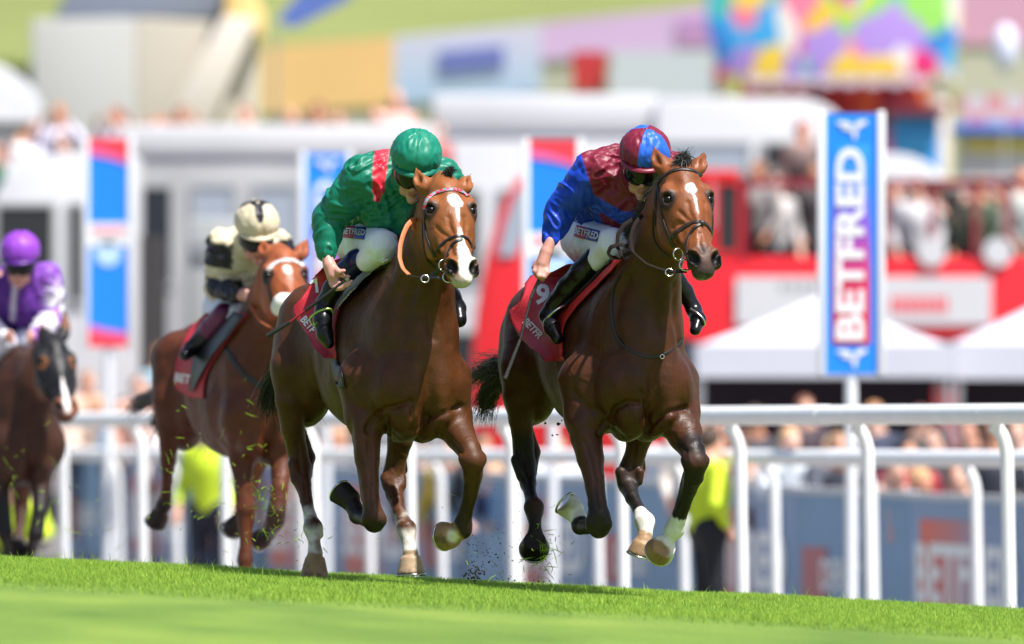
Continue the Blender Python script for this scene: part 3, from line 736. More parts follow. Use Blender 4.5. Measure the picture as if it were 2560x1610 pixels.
# ---- the bay horse with the white blaze and hind socks
def h1_paint(d, H, T, hs):
    q = lambda l, w, n: H(l * hs, w * hs, n * hs)
    blk = (.016, .010, .008); white = (.66, .60, .52); L = []
    pp = lambda x, y, dy: P(x, y, d + dy)
    for a, b, r, rb, amt in [((919, 1250, .05), (934, 1320, .0), .03, .075, .85), ((934, 1310, .04), (850, 1230, .42), .06, .12, 1.0),
                        ((1180, 1150, .0), (1156, 1325, .15), .05, .07, .75), ((750, 1180, 1.2), (765, 1250, 1.1), .04, .04, .3), ((1156, 1320, .15), (1150, 1330, .15), .05, .05, .8)]:
        L.append((pp(*a), pp(*b), r, blk, dict(rb=rb, f=.04, wob=.02, amt=amt)))
    L.append((pp(775, 1296, 1.0), pp(790, 1440, .85), .056, white, dict(rb=.14, f=.016, wob=.016, wsc=34)))
    L.append((pp(1008, 1308, .95), pp(1027, 1450, .75), .056, white, dict(rb=.14, f=.016, wob=.016, wsc=34)))
    L.append((pp(783, 1330, .95), pp(798, 1365, .85), .022, (.22, .13, .08), dict(f=.02, wob=.02, amt=.8, wsc=40)))
    L.append((pp(1018, 1325, .88), pp(1024, 1375, .84), .035, (.17, .10, .065), dict(f=.02, wob=.02, amt=.85, wsc=40)))
    L.append((pp(786, 1418, .87), pp(786, 1450, .84), .074, (.34, .21, .11), dict(f=.006, wob=.008)))
    L.append((pp(1027, 1414, .77), pp(1028, 1445, .74), .078, (.42, .29, .18), dict(f=.006, wob=.008)))
    L.append((pp(1112, 1340, .18), pp(1100, 1345, .2), .095, (.33, .19, .09), dict(f=.008, wob=.008)))
    for hx_, hy_, hd_ in ((1100, 1340, .2), (786, 1440, .87), (1028, 1432, .8)): L.append((pp(hx_ - 14, hy_ + 4, hd_ - .05), pp(hx_ + 14, hy_ + 8, hd_ - .05), .022, (.07, .045, .03), dict(f=.02, wob=.03, wsc=55, amt=.7)))
    L.append((pp(1132, 1335, .14), pp(1133, 1345, .14), .026, (.62, .56, .46), dict(f=.012, wob=.012)))
    # head
    for s in (-1, 1):
        L.append((q(.184, .098 * s, -.030), q(.196, .106 * s, -.045), .038, (.022, .013, .010), dict(f=.014)))
        L.append((q(.20, .105 * s, -.05), q(.225, .09 * s, -.05), .010, (.06, .03, .02), dict(f=.015)))
    L.append((q(.565, 0, -.09), q(.60, 0, -.11), .070, (.48, .40, .36), dict(f=.02, wob=.02, wsc=40)))
    W = (.80, .76, .71)
    L.append((q(.158, .012, .01), q(.166, .012, .01), .037, W, dict(f=.004, wob=.008, wsc=60)))
    L.append((q(.19, .012, .01), q(.31, .012, .012), .010, W, dict(rb=.005, f=.004, wob=.004, wsc=60)))
    L.append((q(.30, .012, .012), q(.43, .022, .0), .007, W, dict(rb=.038, f=.004, wob=.006, wsc=60)))
    L.append((q(.43, .022, .0), q(.55, .018, -.03), .036, W, dict(rb=.046, f=.006, wob=.01, wsc=60)))
    for s in (-1, 1):
        L.append((q(.515, .055 * s, -.025), q(.54, .062 * s, -.035), .026, (.020, .016, .015), dict(f=.012)))
        L.append((q(.535, .052 * s, -.03), q(.545, .052 * s, -.02), .031, (.006, .005, .005), dict(f=.008)))
    L.append((q(.53, -.075, -.08), q(.545, -.06, -.09), .02, (.20, .17, .15), dict(f=.02)))
    L.append((q(.58, 0, -.14), q(.57, 0, -.15), .03, (.24, .22, .12), dict(f=.02, wob=.01)))
    return L
_D1 = 53.15
_hf1 = head_frame((1119, 436), math.radians(38), math.radians(15), math.radians(1), _D1, -.22)
def _e1(x, y, dy): return P(x, y, _D1 + dy)
H1 = dict(d=_D1, heading=math.radians(19.5), C0=(1010, 884), coat=(.074, .0238, .0064), mat=MAT['coat'], H=_hf1, hs=1.0, paint=h1_paint,
    label='bay racehorse with white blaze and white hind socks carrying the green jockey',
    group='racehorses galloping on the turf',
    ears=[(_e1(*cK(350, 300), -.16), _e1(*cK(300, 215), -.13), _e1(*cK(262, 98), -.08), (-.3, -1, .05)),
          (_e1(*cK(775, 310), -.12), _e1(*cK(815, 250), -.09), _e1(*cK(845, 172), -.04), (.45, -1, .05))],
    legs=dict(
        hind_right=dict(pts=[(782, 800, 1.28, .165), (740, 920, 1.18, .118), (727, 1000, 1.16, .074), (731, 1072, 1.17, .053), (742, 1125, 1.19, .048), (751, 1172, 1.19, .053), (758, 1212, 1.12, .038), (766, 1250, 1.05, .028), (775, 1290, .98, .032), (782, 1320, .93, .047), (786, 1354, .89, .029), (788, 1382, .875, .038)],
            bumps=[(755, 1080, 1.24, 773, 1145, 1.28, .022, .028), (773, 1145, 1.28, 770, 1190, 1.2, .026, .02), (732, 1160, 1.15, 738, 1200, 1.13, .026, .02), (793, 1330, .96, 795, 1336, .95, .028, .028)],
            hoof=(788, 1391, .872, 785, 1448, .865, .047, .071)),
        hind_left=dict(pts=[(1030, 960, 1.2, .15), (1012, 1040, 1.12, .10), (1001, 1100, 1.1, .060), (991, 1148, 1.12, .047), (984, 1192, 1.13, .053), (986, 1235, 1.07, .042), (998, 1277, .97, .031), (1008, 1302, .92, .034), (1016, 1323, .88, .047), (1022, 1358, .84, .030), (1025, 1382, .81, .038)],
            bumps=[(1004, 1130, 1.2, 1008, 1175, 1.2, .020, .024), (964, 1195, 1.1, 968, 1215, 1.08, .026, .024), (1006, 1195, 1.1, 1006, 1215, 1.08, .02, .02)],
            hoof=(1025, 1390, .80, 1028, 1437, .795, .047, .074)),
        fore_right=dict(pts=[(925, 960, .22, .16), (918, 1040, .18, .105), (916, 1092, .14, .068), (919, 1152, .10, .056), (924, 1213, .05, .043), (928, 1255, .02, .041), (934, 1290, .01, .051), (935, 1306, .02, .050)],
            k=.06, bumps=[(935, 1306, .05, 893, 1290, .32, .036, .034, .02), (895, 1288, .31, 884, 1268, .36, .041, .034), (886, 1270, .35, 876, 1252, .38, .036, .044), (905, 1180, .10, 912, 1250, .06, .022, .02), (920, 1300, .0, 950, 1300, .0, .034, .034), (902, 1060, .1, 905, 1130, .08, .036, .028, .02)],
            hoof=(882, 1256, .37, 850, 1229, .42, .050, .062)),
        fore_left=dict(pts=[(1100, 960, .3, .155), (1122, 1035, .22, .108), (1150, 1088, .10, .072), (1172, 1125, .0, .055), (1181, 1152, -.04, .054), (1183, 1188, .0, .045), (1176, 1235, .06, .034), (1165, 1280, .12, .032), (1158, 1310, .15, .042), (1155, 1323, .16, .046), (1140, 1334, .18, .038), (1130, 1337, .18, .046)],
            k=.06, bumps=[(1164, 1145, -.04, 1199, 1148, -.03, .034, .034), (1172, 1185, .05, 1158, 1290, .18, .018, .018), (1130, 1085, .14, 1156, 1130, .05, .032, .024, .02)],
            hoof=(1134, 1338, .16, 1110, 1341, .21, .056, .070))))
H1['grooves'] = [(PL(cD, (965, 380), (975, 470), (970, 570)), .014, .013, 0), (PL(cD, (690, 560), (730, 480), (800, 430), (880, 410), (950, 385)), .014, .013, 0), (PL(cD, (1010, 560), (1060, 480), (1150, 460), (1270, 410)), .014, .013, 0), (PL(cD, (840, 430), (815, 520), (830, 600)), .012, .010, 0),
    (PL(cC, (1050, 1080), (1000, 1220), (975, 1360), (1000, 1500)), .025, .010, 0), (PL(cC, (1160, 1080), (1150, 1250), (1180, 1420)), .03, .012, 0), (PL(cC, (1260, 1130), (1260, 1300), (1290, 1450)), .03, .010, 0), (PL(cD, (560, 300), (600, 400), (680, 440)), .02, .008, 0),
    (PL(cD, (700, 640), (705, 760), (715, 900)), .012, .006, 0), (PL(cD, (1130, 560), (1200, 620), (1270, 700)), .014, .007, 0), (PL(cD, (262, 640), (268, 740), (280, 820)), .010, .005, 0), (PL(cD, (880, 660), (868, 740), (855, 800)), .010, .005, 0), (PL(cD, (300, 880), (312, 1000)), .008, .004, 0), (PL(cD, (1300, 920), (1300, 1060)), .008, .004, 0), (PL(cD, (700, 920), (712, 1040)), .008, .004, 0),
    (PL(cK, (610, 620), (625, 720), (665, 800)), .012, .006, 0), (PL(cK, (790, 620), (800, 720), (800, 800)), .012, .005, 0), (PL(cK, (480, 730), (540, 790), (610, 840)), .010, .005, 0), (PL(cK, (640, 950), (650, 1010), (690, 1050)), .012, .005, 0)]
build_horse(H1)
# ------------------------------------------------------------------ tack: bridles, reins, cloths
def pts3(d, L): return [P(x, y, d + dy) for x, y, dy in L]
def rein(name, root, d, L, w, mat_, th=.004, n=40):
    Q = resample(pts3(d, L), n)
    T = np.gradient(Q, axis=0); T /= np.linalg.norm(T, axis=1)[:, None]
    side = np.array([.55, -.75, .35]); N = side - T * (T @ side)[:, None]; N /= np.linalg.norm(N, axis=1)[:, None]
    V, F = strap_mesh(Q, N, w, th); return MB().add(V, F).build(name, mat_, root, smooth='auto')
def cloth_patch(name, root, bvh, L, R, mat_, nu=26, nv=30, off=.010, lift=None, th=.004, uv=False, wob=.003, sm=8):
    L = resample(L, nv); R = resample(R, nv); V = np.zeros((nv, nu, 3)); ok = np.zeros((nv, nu), bool); NN = np.zeros((nv, nu, 3))
    for i in range(nv):
        for j in range(nu):
            t = j / (nu - 1); p = L[i] * (1 - t) + R[i] * t
            a, b = stick(bvh, p[0], p[1], off)
            if a is None: continue
            V[i, j] = a; NN[i, j] = b; ok[i, j] = True
    # fill the misses from their neighbours' depth
    for i in range(nv):
        for j in range(nu):
            if not ok[i, j]:
                best = None
                for r in range(1, 40):
                    for jj in (j + r, j - r):
                        if 0 <= jj < nu and ok[i, jj]: best = (i, jj); break
                    if best: break
                if best is None:
                    ii = int(np.argmin([abs(k - i) if ok[k].any() else 999 for k in range(nv)])); jj = int(np.argmax(ok[ii])); best = (ii, jj)
                t = j / (nu - 1); p = L[i] * (1 - t) + R[i] * t
                V[i, j] = P(p[0], p[1], V[best][1]); NN[i, j] = NN[best]
    for _ in range(sm):
        W = V.copy(); W[1:-1, 1:-1] = V[1:-1, 1:-1] * .5 + (V[2:, 1:-1] + V[:-2, 1:-1] + V[1:-1, 2:] + V[1:-1, :-2]) * .125; V = W
        M = NN.copy(); M[1:-1, 1:-1] = NN[1:-1, 1:-1] * .5 + (NN[2:, 1:-1] + NN[:-2, 1:-1] + NN[1:-1, 2:] + NN[1:-1, :-2]) * .125; NN = M
    NN /= np.maximum(np.linalg.norm(NN, axis=2), 1e-9)[..., None]
    f = (fbm(V.reshape(-1, 3), 22, 7, 2) - .5).reshape(nv, nu)
    V = V + NN * (f * 2 * wob + .004)[..., None]
    if lift is not None:
        for i in range(nv):
            for j in range(nu): V[i, j] += NN[i, j] * lift(i / (nv - 1), j / (nu - 1))
    A = V.reshape(-1, 3); B = A - NN.reshape(-1, 3) * th
    n = nv * nu; F = []
    for i in range(nv - 1):
        for j in range(nu - 1):
            a, b, c, e = i * nu + j, i * nu + j + 1, (i + 1) * nu + j + 1, (i + 1) * nu + j
            F.append([a, b, c, e]); F.append([n + e, n + c, n + b, n + a])
    rim = [j for j in range(nu)] + [i * nu + nu - 1 for i in range(1, nv)] + [(nv - 1) * nu + j for j in range(nu - 2, -1, -1)] + [i * nu for i in range(nv - 2, 0, -1)]
    for k in range(len(rim)):
        a, b = rim[k], rim[(k + 1) % len(rim)]; F.append([a, n + a, n + b, b])
    me = npmesh(name, np.concatenate([A, B]), np.array(F))
    if uv:
        ul = me.uv_layers.new(name='UVMap'); li = np.zeros(len(me.loops), np.int32); me.loops.foreach_get('vertex_index', li)
        k = li % n; u = np.stack([(k % nu) / (nu - 1), (k // nu) / (nv - 1)], 1).astype(np.float32); ul.data.foreach_set('uv', u.ravel())
    o = link(name, me, root, mat_)
    bv = BVHTree.FromPolygons([tuple(v) for v in A], [tuple(x) for x in F if max(x) < n])
    return o, bv
def text_on(name, root, bvh, s, cx, cy, size, ang, mat_, bold=0.0, off=.003, sub=1, shear=0.0, squash=1.0, spacing=1.0):
    """lettering laid on a surface; size in photo pixels"""
    me = text_mesh(s, 1.0, bold=bold, shear=shear, spacing=spacing)
    bm = bmesh.new(); bm.from_mesh(me); bmesh.ops.triangulate(bm, faces=bm.faces)
    for _ in range(sub):
        bmesh.ops.subdivide_edges(bm, edges=[e for e in bm.edges if e.calc_length() > .12], cuts=1, use_grid_fill=False)
        bmesh.ops.triangulate(bm, faces=bm.faces)
    ca, sa = math.cos(ang), math.sin(ang); last = None; bad = []
    for v in bm.verts:
        x, y = v.co.x * size * squash, v.co.y * size
        px, py = cx + ca * x - sa * y, cy - (sa * x + ca * y)
        q, nn = stick(bvh, px, py, off)
        if q is None: bad.append(v); continue
        v.co = q; last = q
    bmesh.ops.delete(bm, geom=bad, context='VERTS')
    bm.to_mesh(me); bm.free()
    return link(name, me, root, mat_)
MAT['red_cloth'] = mat('red_number_cloth', (.42, .012, .022), .62, var=.18, vsc=20, bump=.002, bsc=120)
MAT['scarlet_cloth'] = mat('scarlet_cloth_edge', (.62, .018, .018), .6, var=.12, vsc=20, bump=.002, bsc=120)
MAT['cloth_white'] = mat('white_print', (.78, .76, .72), .6)
def mesh_pad():
    m = mat('white_mesh_pad', (.8, .78, .74), .7); nt = m.node_tree; b = nt.nodes['Principled BSDF']
    uv = nt.nodes.new('ShaderNodeUVMap'); mp = nt.nodes.new('ShaderNodeMapping'); mp.inputs['Scale'].default_value = (14, 44, 1)
    ck = nt.nodes.new('ShaderNodeTexBrick'); ck.offset = .5; ck.inputs['Color1'].default_value = (.05, .03, .03, 1); ck.inputs['Color2'].default_value = (.08, .03, .03, 1); ck.inputs['Mortar'].default_value = (.8, .78, .74, 1)
    ck.inputs['Scale'].default_value = 1; ck.inputs['Mortar Size'].default_value = .24; ck.inputs['Brick Width'].default_value = 1; ck.inputs['Row Height'].default_value = 1; ck.inputs['Mortar Smooth'].default_value = .3
    nt.links.new(uv.outputs[0], mp.inputs[0]); nt.links.new(mp.outputs[0], ck.inputs['Vector']); nt.links.new(ck.outputs[0], b.inputs['Base Color']); return m
MAT['mesh_pad'] = mesh_pad()
def check_mat(name, c1, c2, sc):
    m = mat(name, c1, .5); nt = m.node_tree; b = nt.nodes['Principled BSDF']
    tc = nt.nodes.new('ShaderNodeTexCoord'); ck = nt.nodes.new('ShaderNodeTexChecker'); ck.inputs['Scale'].default_value = sc
    ck.inputs['Color1'].default_value = (*c1, 1); ck.inputs['Color2'].default_value = (*c2, 1)
    nt.links.new(tc.outputs['Object'], ck.inputs['Vector']); nt.links.new(ck.outputs[0], b.inputs['Base Color']); return m
MAT['browband'] = check_mat('red_teal_browband', (.60, .02, .05), (.16, .28, .34), 62)
MAT['browband_white'] = check_mat('white_beaded_browband', (.75, .7, .68), (.35, .25, .25), 70)

def lift_left(v, u): return .03 * max(0, 1 - u * 3.0) * (.3 + v)
def dist_at(bvh, px, py, dflt):
    a, b = stick(bvh, px, py, 0.0); return a[1] if a is not None else dflt

# ---- tack of the leading horse
d = H2['d']; bv = H2['bvh']; k0 = P(1700, 520, d - .4)
br = empty('bridle', k0, 0, 'dark brown leather bridle with crossed noseband on the white-starred bay', 'bridle')
G = lambda *L: [cG(*p) for p in L]
strap('browband', br, bv, G((258, 470), (300, 390), (400, 322), (500, 297), (600, 306), (670, 335), (712, 372)), .017, MAT['leather'])
strap('cheek_strap', br, bv, G((262, 480), (280, 600), (300, 740), (335, 880), (385, 1000), (425, 1090)), .019, MAT['leather'])
strap('cheek_strap', br, bv, G((252, 520), (243, 640), (255, 740), (240, 870)), .012, MAT['leather'], off=.004)
strap('throat_latch', br, bv, G((232, 720), (216, 850), (218, 1000), (262, 1100), (330, 1165), (390, 1205)), .010, MAT['leather'])
strap('noseband', br, bv, G((415, 1000), (480, 925), (560, 872), (640, 842), (700, 838), (760, 862), (797, 915), (815, 960)), .017, MAT['leather'])
strap('noseband', br, bv, G((690, 868), (640, 902), (593, 970), (570, 1060), (566, 1150)), .012, MAT['leather'], off=.005)
strap('cheek_strap', br, bv, G((818, 700), (822, 800), (818, 900), (815, 960)), .013, MAT['leather'])
q, nn = stick(bv, *cG(705, 858), .006)
bm_ = Sculpt().ell(q, (.019, .010, .015), None, .001).mesh(.0035, 1); link('noseband_pad', npmesh('noseband_pad', *bm_), br, MAT['leather'])
c_ = P(*cG(475, 1170), H2['H'](.45 * H2['hs'], -.08, -.09)[1] - .02)
ring('bit_ring', br, c_, (.5, -.8, .1), .027, .004, MAT['steel']); ring('bit_ring', br, c_ + np.array([.03, -.03, -.05]), (.2, -.9, .2), .026, .004, MAT['steel'])
ring('rein_ring', br, P(*cG(382, 1355), c_[1] - .01), (.1, -.9, .3), .018, .0035, MAT['steel'])
yb = c_[1] - d
rein('rein', br, d, [(*cG(560, 1340), yb - .02), (*cG(470, 1345), yb - .03), (*cG(330, 1335), yb + .02), (*cG(150, 1270), yb + .10), (*cG(50, 1185), yb + .18), (*cA(1062, 830), yb + .24), (*cA(1052, 730), yb + .28), (*cA(1080, 650), yb + .32), (*cA(1125, 600), yb + .4)], .019, MAT['brown_rubber'])
rein('rein', br, d, [(*cA(1062, 830), yb + .28), (*cA(1000, 860), yb + .30), (*cA(965, 800), yb + .32), (*cA(970, 720), yb + .33), (*cA(1010, 660), yb + .36), (*cA(1065, 625), yb + .4)], .019, MAT['brown_rubber'])
rein('rein', br, d, [(*cA(1050, 800), yb + .32), (*cA(985, 785), yb + .31), (*cA(925, 800), yb + .30), (*cA(908, 840), yb + .30), (*cA(930, 868), yb + .32), (*cA(1000, 868), yb + .36)], .019, MAT['brown_rubber'])
ns = tag(strap('neck_strap', None, bv, [cA(*p) for p in ((985, 980), (945, 1050), (928, 1150), (932, 1260), (955, 1370), (1020, 1440), (1110, 1488), (1200, 1500), (1290, 1470), (1350, 1420), (1378, 1375))], .011, MAT['black_leather'], n=40), 'thin black leather strap round the chest of the white-starred bay', 'strap')
q, nn = stick(bv, *cA(1245, 1492), .008); bk = ring('buckle', ns, q, nn, .010, .003, MAT['steel'])
Mx = lambda *L: [cM(*p) for p in L]
sc_root = empty('saddle_cloth', P(1400, 780, d + .5), 0, 'red number cloth with white lettering on the white-starred bay', 'saddle cloth')
cl, cbv = cloth_patch('cloth', sc_root, bv, Mx((850, 470), (640, 590), (425, 600), (400, 720), (400, 900), (235, 985), (280, 1150), (540, 1390), (650, 1440), (700, 1520)), Mx((1470, 380), (1290, 560), (1130, 720), (960, 880), (860, 1010), (815, 1130), (810, 1250), (812, 1380), (815, 1450), (820, 1530)), MAT['red_cloth'], lift=lift_left)
cl2, _ = cloth_patch('cloth_edge', sc_root, bv, Mx((1440, 385), (1120, 700), (920, 885), (820, 1040), (785, 1180), (790, 1350), (800, 1500)), Mx((1490, 400), (1180, 730), (975, 930), (865, 1080), (818, 1200), (815, 1350), (822, 1530)), MAT['scarlet_cloth'], nu=6, off=.017, sm=3)
text_on('lettering', sc_root, cbv, 'BETFR', *cM(455, 1165), 26, math.radians(-46), MAT['cloth_white'], bold=.03, shear=.1, squash=.82, sub=2)
text_on('number', sc_root, cbv, '9', *cM(560, 800), 70, math.radians(-12), MAT['cloth_white'], bold=.03, sub=2)
sd_root = empty('saddle', P(1480, 690, d + .5), 0, 'black leather racing saddle under the maroon and blue jockey', 'saddle')
cloth_patch('saddle_flap', sd_root, bv, Mx((1150, 330), (900, 640), (760, 860)), Mx((1380, 440), (1090, 730), (850, 980)), MAT['black_leather'], nu=12, nv=16, off=.026, th=.006)
S_ = Sculpt(); S_.chain([P(1555, 655, d + .33), P(1510, 668, d + .6), P(1480, 672, d + .85)], [.05, .06, .07], .03, flat=((0, 0, 1), .6)); link('seat', npmesh('seat', *S_.mesh(.012, 1)), sd_root, MAT['black_leather'])
# ---- tack of the blazed horse
d = H1['d']; bv = H1['bvh']; Kx = lambda *L: [cK(*p) for p in L]
br = empty('bridle', P(1110, 560, d - .4), 0, 'black bridle with red and teal browband on the blazed bay', 'bridle')
strap('browband', br, bv, Kx((345, 530), (372, 440), (430, 377), (520, 337), (620, 317), (720, 326), (785, 358), (822, 400)), .017, MAT['browband'], n=30)
strap('cheek_strap', br, bv, Kx((352, 560), (352, 700), (372, 830), (420, 960), (478, 1060), (525, 1105)), .018, MAT['black_leather'])
strap('throat_latch', br, bv, Kx((337, 640), (332, 800), (345, 950), (390, 1095), (470, 1175)), .010, MAT['black_leather'])
strap('noseband', br, bv, Kx((487, 1000), (522, 930), (590, 872), (680, 828), (755, 822), (815, 852), (848, 905), (860, 945)), .013, MAT['black_leather'])
strap('noseband', br, bv, Kx((755, 862), (690, 887), (642, 930), (615, 1000), (608, 1050)), .011, MAT['black_leather'], off=.004)
strap('cheek_strap', br, bv, Kx((885, 930), (890, 980), (893, 1030)), .016, MAT['black_leather'])
c_ = P(*cK(560, 1140), H1['H'](.45 * H1['hs'], -.08, -.09)[1] - .02)
ring('bit_ring', br, c_, (.5, -.8, .1), .026, .004, MAT['steel']); ring('bit_ring', br, c_ + np.array([.02, -.03, -.055]), (.2, -.9, .2), .024, .004, MAT['steel'])
ring('rein_ring', br, P(*cK(357, 1285), c_[1] - .01), (.1, -.9, .3), .018, .0035, MAT['steel'])
yb = c_[1] - d
rein('rein', br, d, [(*cK(600, 1310), yb - .02), (*cK(500, 1270), yb - .02), (*cK(340, 1272), yb + .03), (*cK(240, 1262), yb + .08), (*cK(175, 1240), yb + .12)], .014, MAT['black_leather'])
rein('rein', br, d, [(*cK(520, 1180), yb - .0), (*cK(470, 1230), yb - .0), (*cK(400, 1268), yb + .02)], .02, MAT['black_leather'])
rein('rein_grip', br, d, [(*cK(185, 1245), yb + .12), (*cK(115, 1175), yb + .16), (*cK(80, 1060), yb + .2), (*cK(88, 920), yb + .24), (*cK(122, 800), yb + .27), (*cK(165, 705), yb + .3), (*cK(220, 648), yb + .33), (*cK(285, 652), yb + .38)], .022, MAT['orange_rubber'], th=.006)
rein('rein_grip', br, d, [(*cK(285, 655), yb + .38), (*cK(235, 690), yb + .37), (*cK(240, 760), yb + .36)], .022, MAT['orange_rubber'], th=.006)
Nx = lambda *L: [cN(*p) for p in L]
sc_root = empty('saddle_cloth', P(830, 780, d + .5), 0, 'red number cloth with white print on the blazed bay', 'saddle cloth')
cl, cbv = cloth_patch('cloth', sc_root, bv, Nx((1030, 140), (860, 200), (760, 280), (690, 380), (590, 560), (540, 690), (400, 810), (590, 1010), (740, 1250), (880, 1390)), Nx((1560, 120), (1400, 260), (1250, 400), (1120, 540), (1020, 700), (960, 820), (920, 1000), (925, 1150), (930, 1280), (945, 1400)), MAT['red_cloth'], lift=lift_left)
text_on('lettering', sc_root, cbv, 'BETF', *cN(560, 970), 26, math.radians(-50), MAT['cloth_white'], bold=.03, squash=.8, sub=2)
text_on('number', sc_root, cbv, '7', *cN(665, 490), 46, math.radians(30), MAT['cloth_white'], bold=.03, sub=2)
cloth_patch('mesh_pad', sc_root, bv, Nx((1540, 165), (1300, 330), (1080, 490), (900, 555), (920, 660), (960, 780)), Nx((1640, 175), (1450, 330), (1280, 480), (1150, 620), (1060, 720), (990, 805)), MAT['mesh_pad'], nu=10, nv=30, off=.030, uv=True, sm=3)
sd_root = empty('saddle', P(900, 690, d + .5), 0, 'black leather racing saddle under the green jockey', 'saddle')
cloth_patch('saddle_flap', sd_root, bv, Nx((1250, 190), (1050, 330), (960, 480)), Nx((1540, 190), (1300, 360), (1060, 540)), MAT['black_leather'], nu=12, nv=14, off=.022, th=.006)
cloth_patch('girth', sd_root, bv, Nx((830, 1340), (870, 1500), (895, 1620), (960, 1770)), Nx((930, 1375), (985, 1520), (1010, 1640), (1040, 1770)), MAT['black_leather'], nu=6, nv=16, off=.006)
S_ = Sculpt(); S_.chain([P(990, 660, d + .33), P(945, 672, d + .6), P(915, 678, d + .85)], [.05, .06, .07], .03, flat=((0, 0, 1), .6)); link('seat', npmesh('seat', *S_.mesh(.012, 1)), sd_root, MAT['black_leather'])
# ---- manes and tails
random.seed(4)
def lock(a, b, c, n, spread, w, m=7, tip=1.0):
    """n strands from around a, bowed through b, to c"""
    out = []
    for _ in range(n):
        ra = np.random.randn(3) * spread[0]; rb = np.random.randn(3) * spread[1]; rc = np.random.randn(3) * spread[2]
        A, B, Cc = a + ra, b + rb, c + rc; ln = random.uniform(.55, 1.0) * tip
        t = np.linspace(0, ln, m)[:, None]
        pl = A * (1 - t) ** 2 + B * 2 * t * (1 - t) + Cc * t ** 2
        pl += np.cumsum(np.random.randn(m, 3) * .0025, axis=0)
        out.append((pl, w * random.uniform(.6, 1.3)))
    return out
np.random.seed(3)
r2 = H2['root']; d = H2['d']
st = lock(P(1268, 915, d + 1.6), P(1215, 915, d + 1.72), P(1178, 955, d + 1.85), 460, (.018, .028, .036), .0028)
st += lock(P(1268, 925, d + 1.6), P(1225, 950, d + 1.7), P(1203, 1045, d + 1.8), 760, (.024, .034, .036), .0028)
st += lock(P(1268, 910, d + 1.6), P(1225, 885, d + 1.72), P(1165, 925, d + 1.9), 60, (.02, .05, .07), .0014)
hair('tail', r2, st, MAT['hair'])
hf = H2['H']; hs = H2['hs']
st = lock(hf(.0, 0, -.02), hf(-.022, .005, .0), hf(-.018, .012, .028), 420, (.020, .020, .020), .0022, 5)
hair('forelock', r2, st, MAT['hair'])
T = H2['T']; pl = hf(.0, 0, -.12); wi = T(.0, 0, .50)
st = []
for t in np.linspace(.0, 1, 40):
    a = pl * (1 - t) + wi * t + np.array([0, 0, .045 * math.sin(math.pi * t) + .02])
    st += lock(a, a + np.array([-.025, .02, .0]), a + np.array([-.06, .05, -.05]), 14, (.012, .02, .03), .0022, 5)
hair('mane', r2, st, MAT['hair'])
r1 = H1['root']; d = H1['d']
st = lock(P(715, 905, d + 1.62), P(672, 945, d + 1.72), P(675, 1040, d + 1.78), 640, (.022, .03, .04), .0028)
st += lock(P(735, 925, d + 1.62), P(775, 975, d + 1.6), P(800, 1015, d + 1.6), 200, (.02, .03, .05), .0020)
hair('tail', r1, st, MAT['hair'])
hf = H1['H']
st = lock(hf(-.01, .005, -.02), hf(-.034, .008, .0), hf(.0, .022, .028), 340, (.009, .010, .010), .0022, 6)
hair('forelock', r1, st, MAT['hair'])
T = H1['T']; pl = hf(.0, 0, -.12); wi = T(.0, 0, .50); st = []
for t in np.linspace(.0, 1, 40):
    a = pl * (1 - t) + wi * t + np.array([0, 0, .045 * math.sin(math.pi * t) + .02])
    st += lock(a, a + np.array([-.02, .02, .0]), a + np.array([-.05, .05, -.05]), 10, (.012, .02, .02), .0022, 5)
hair('mane', r1, st, MAT['hair'])
# ------------------------------------------------------------------ jockeys
def satin(name, rough=.44):
    m = mat(name, (.5, .5, .5), rough, spec=.38, attr=True, bump=.0024, bsc=34, stretch=(1.5, 1, .6)); return m
MAT['satin'] = satin('silk_satin'); MAT['breeches'] = mat('white_breeches', (.78, .80, .92), .55, bump=.003, bsc=30)
MAT['boot'] = mat('black_patent_boot', (.006, .006, .008), .26, spec=.4, bump=.0022, bsc=26, stretch=(1, 1, .6))
MAT['skin'] = mat('skin', (.52, .27, .20), .5, attr=True, sss=.15)
MAT['goggles'] = mat('black_goggles', (.004, .004, .005), .12, spec=.35)
MAT['whip'] = mat('whip_grip', (.02, .02, .02), .5, bump=.0015, bsc=300); MAT['whip_red'] = mat('whip_red', (.35, .015, .025), .4)
MAT['grey_whip'] = mat('grey_whip', (.045, .045, .045), .45, var=.6, vsc=120, bump=.002, bsc=200)
MAT['sock'] = mat('leg_sock', (.01, .012, .05), .7)
MAT['patch_red'] = mat('patch_red', (.45, .02, .06), .6); MAT['patch_blue'] = mat('patch_blue', (.02, .06, .40), .6)
def seg2(V, d, a, b):
    """distance in the upright plane (x,z) to a line given in photo pixels at distance d"""
    A = P(*a, d)[[0, 2]]; B = P(*b, d)[[0, 2]]; Q = V[:, [0, 2]]; ba = B - A
    t = np.clip(((Q - A) @ ba) / max(ba @ ba, 1e-9), 0, 1); return np.linalg.norm(Q - A - t[:, None] * ba, axis=1)
def paint2(C, V, d, a, b, rpx, col, f=.004):
    m = sstep(rpx / 537 + f, rpx / 537 - f, seg2(V, d, a, b))[:, None]; C[:] = C * (1 - m) + np.array(col) * m
def folds(V, N, amp, sc=16, seed=0, st=(1, 1, 1)):
    n = fbm(V * np.array(st), sc, seed, 2); r = 1 - np.abs(2 * n - 1) * 2.2
    return V + N * (r * amp)[:, None]
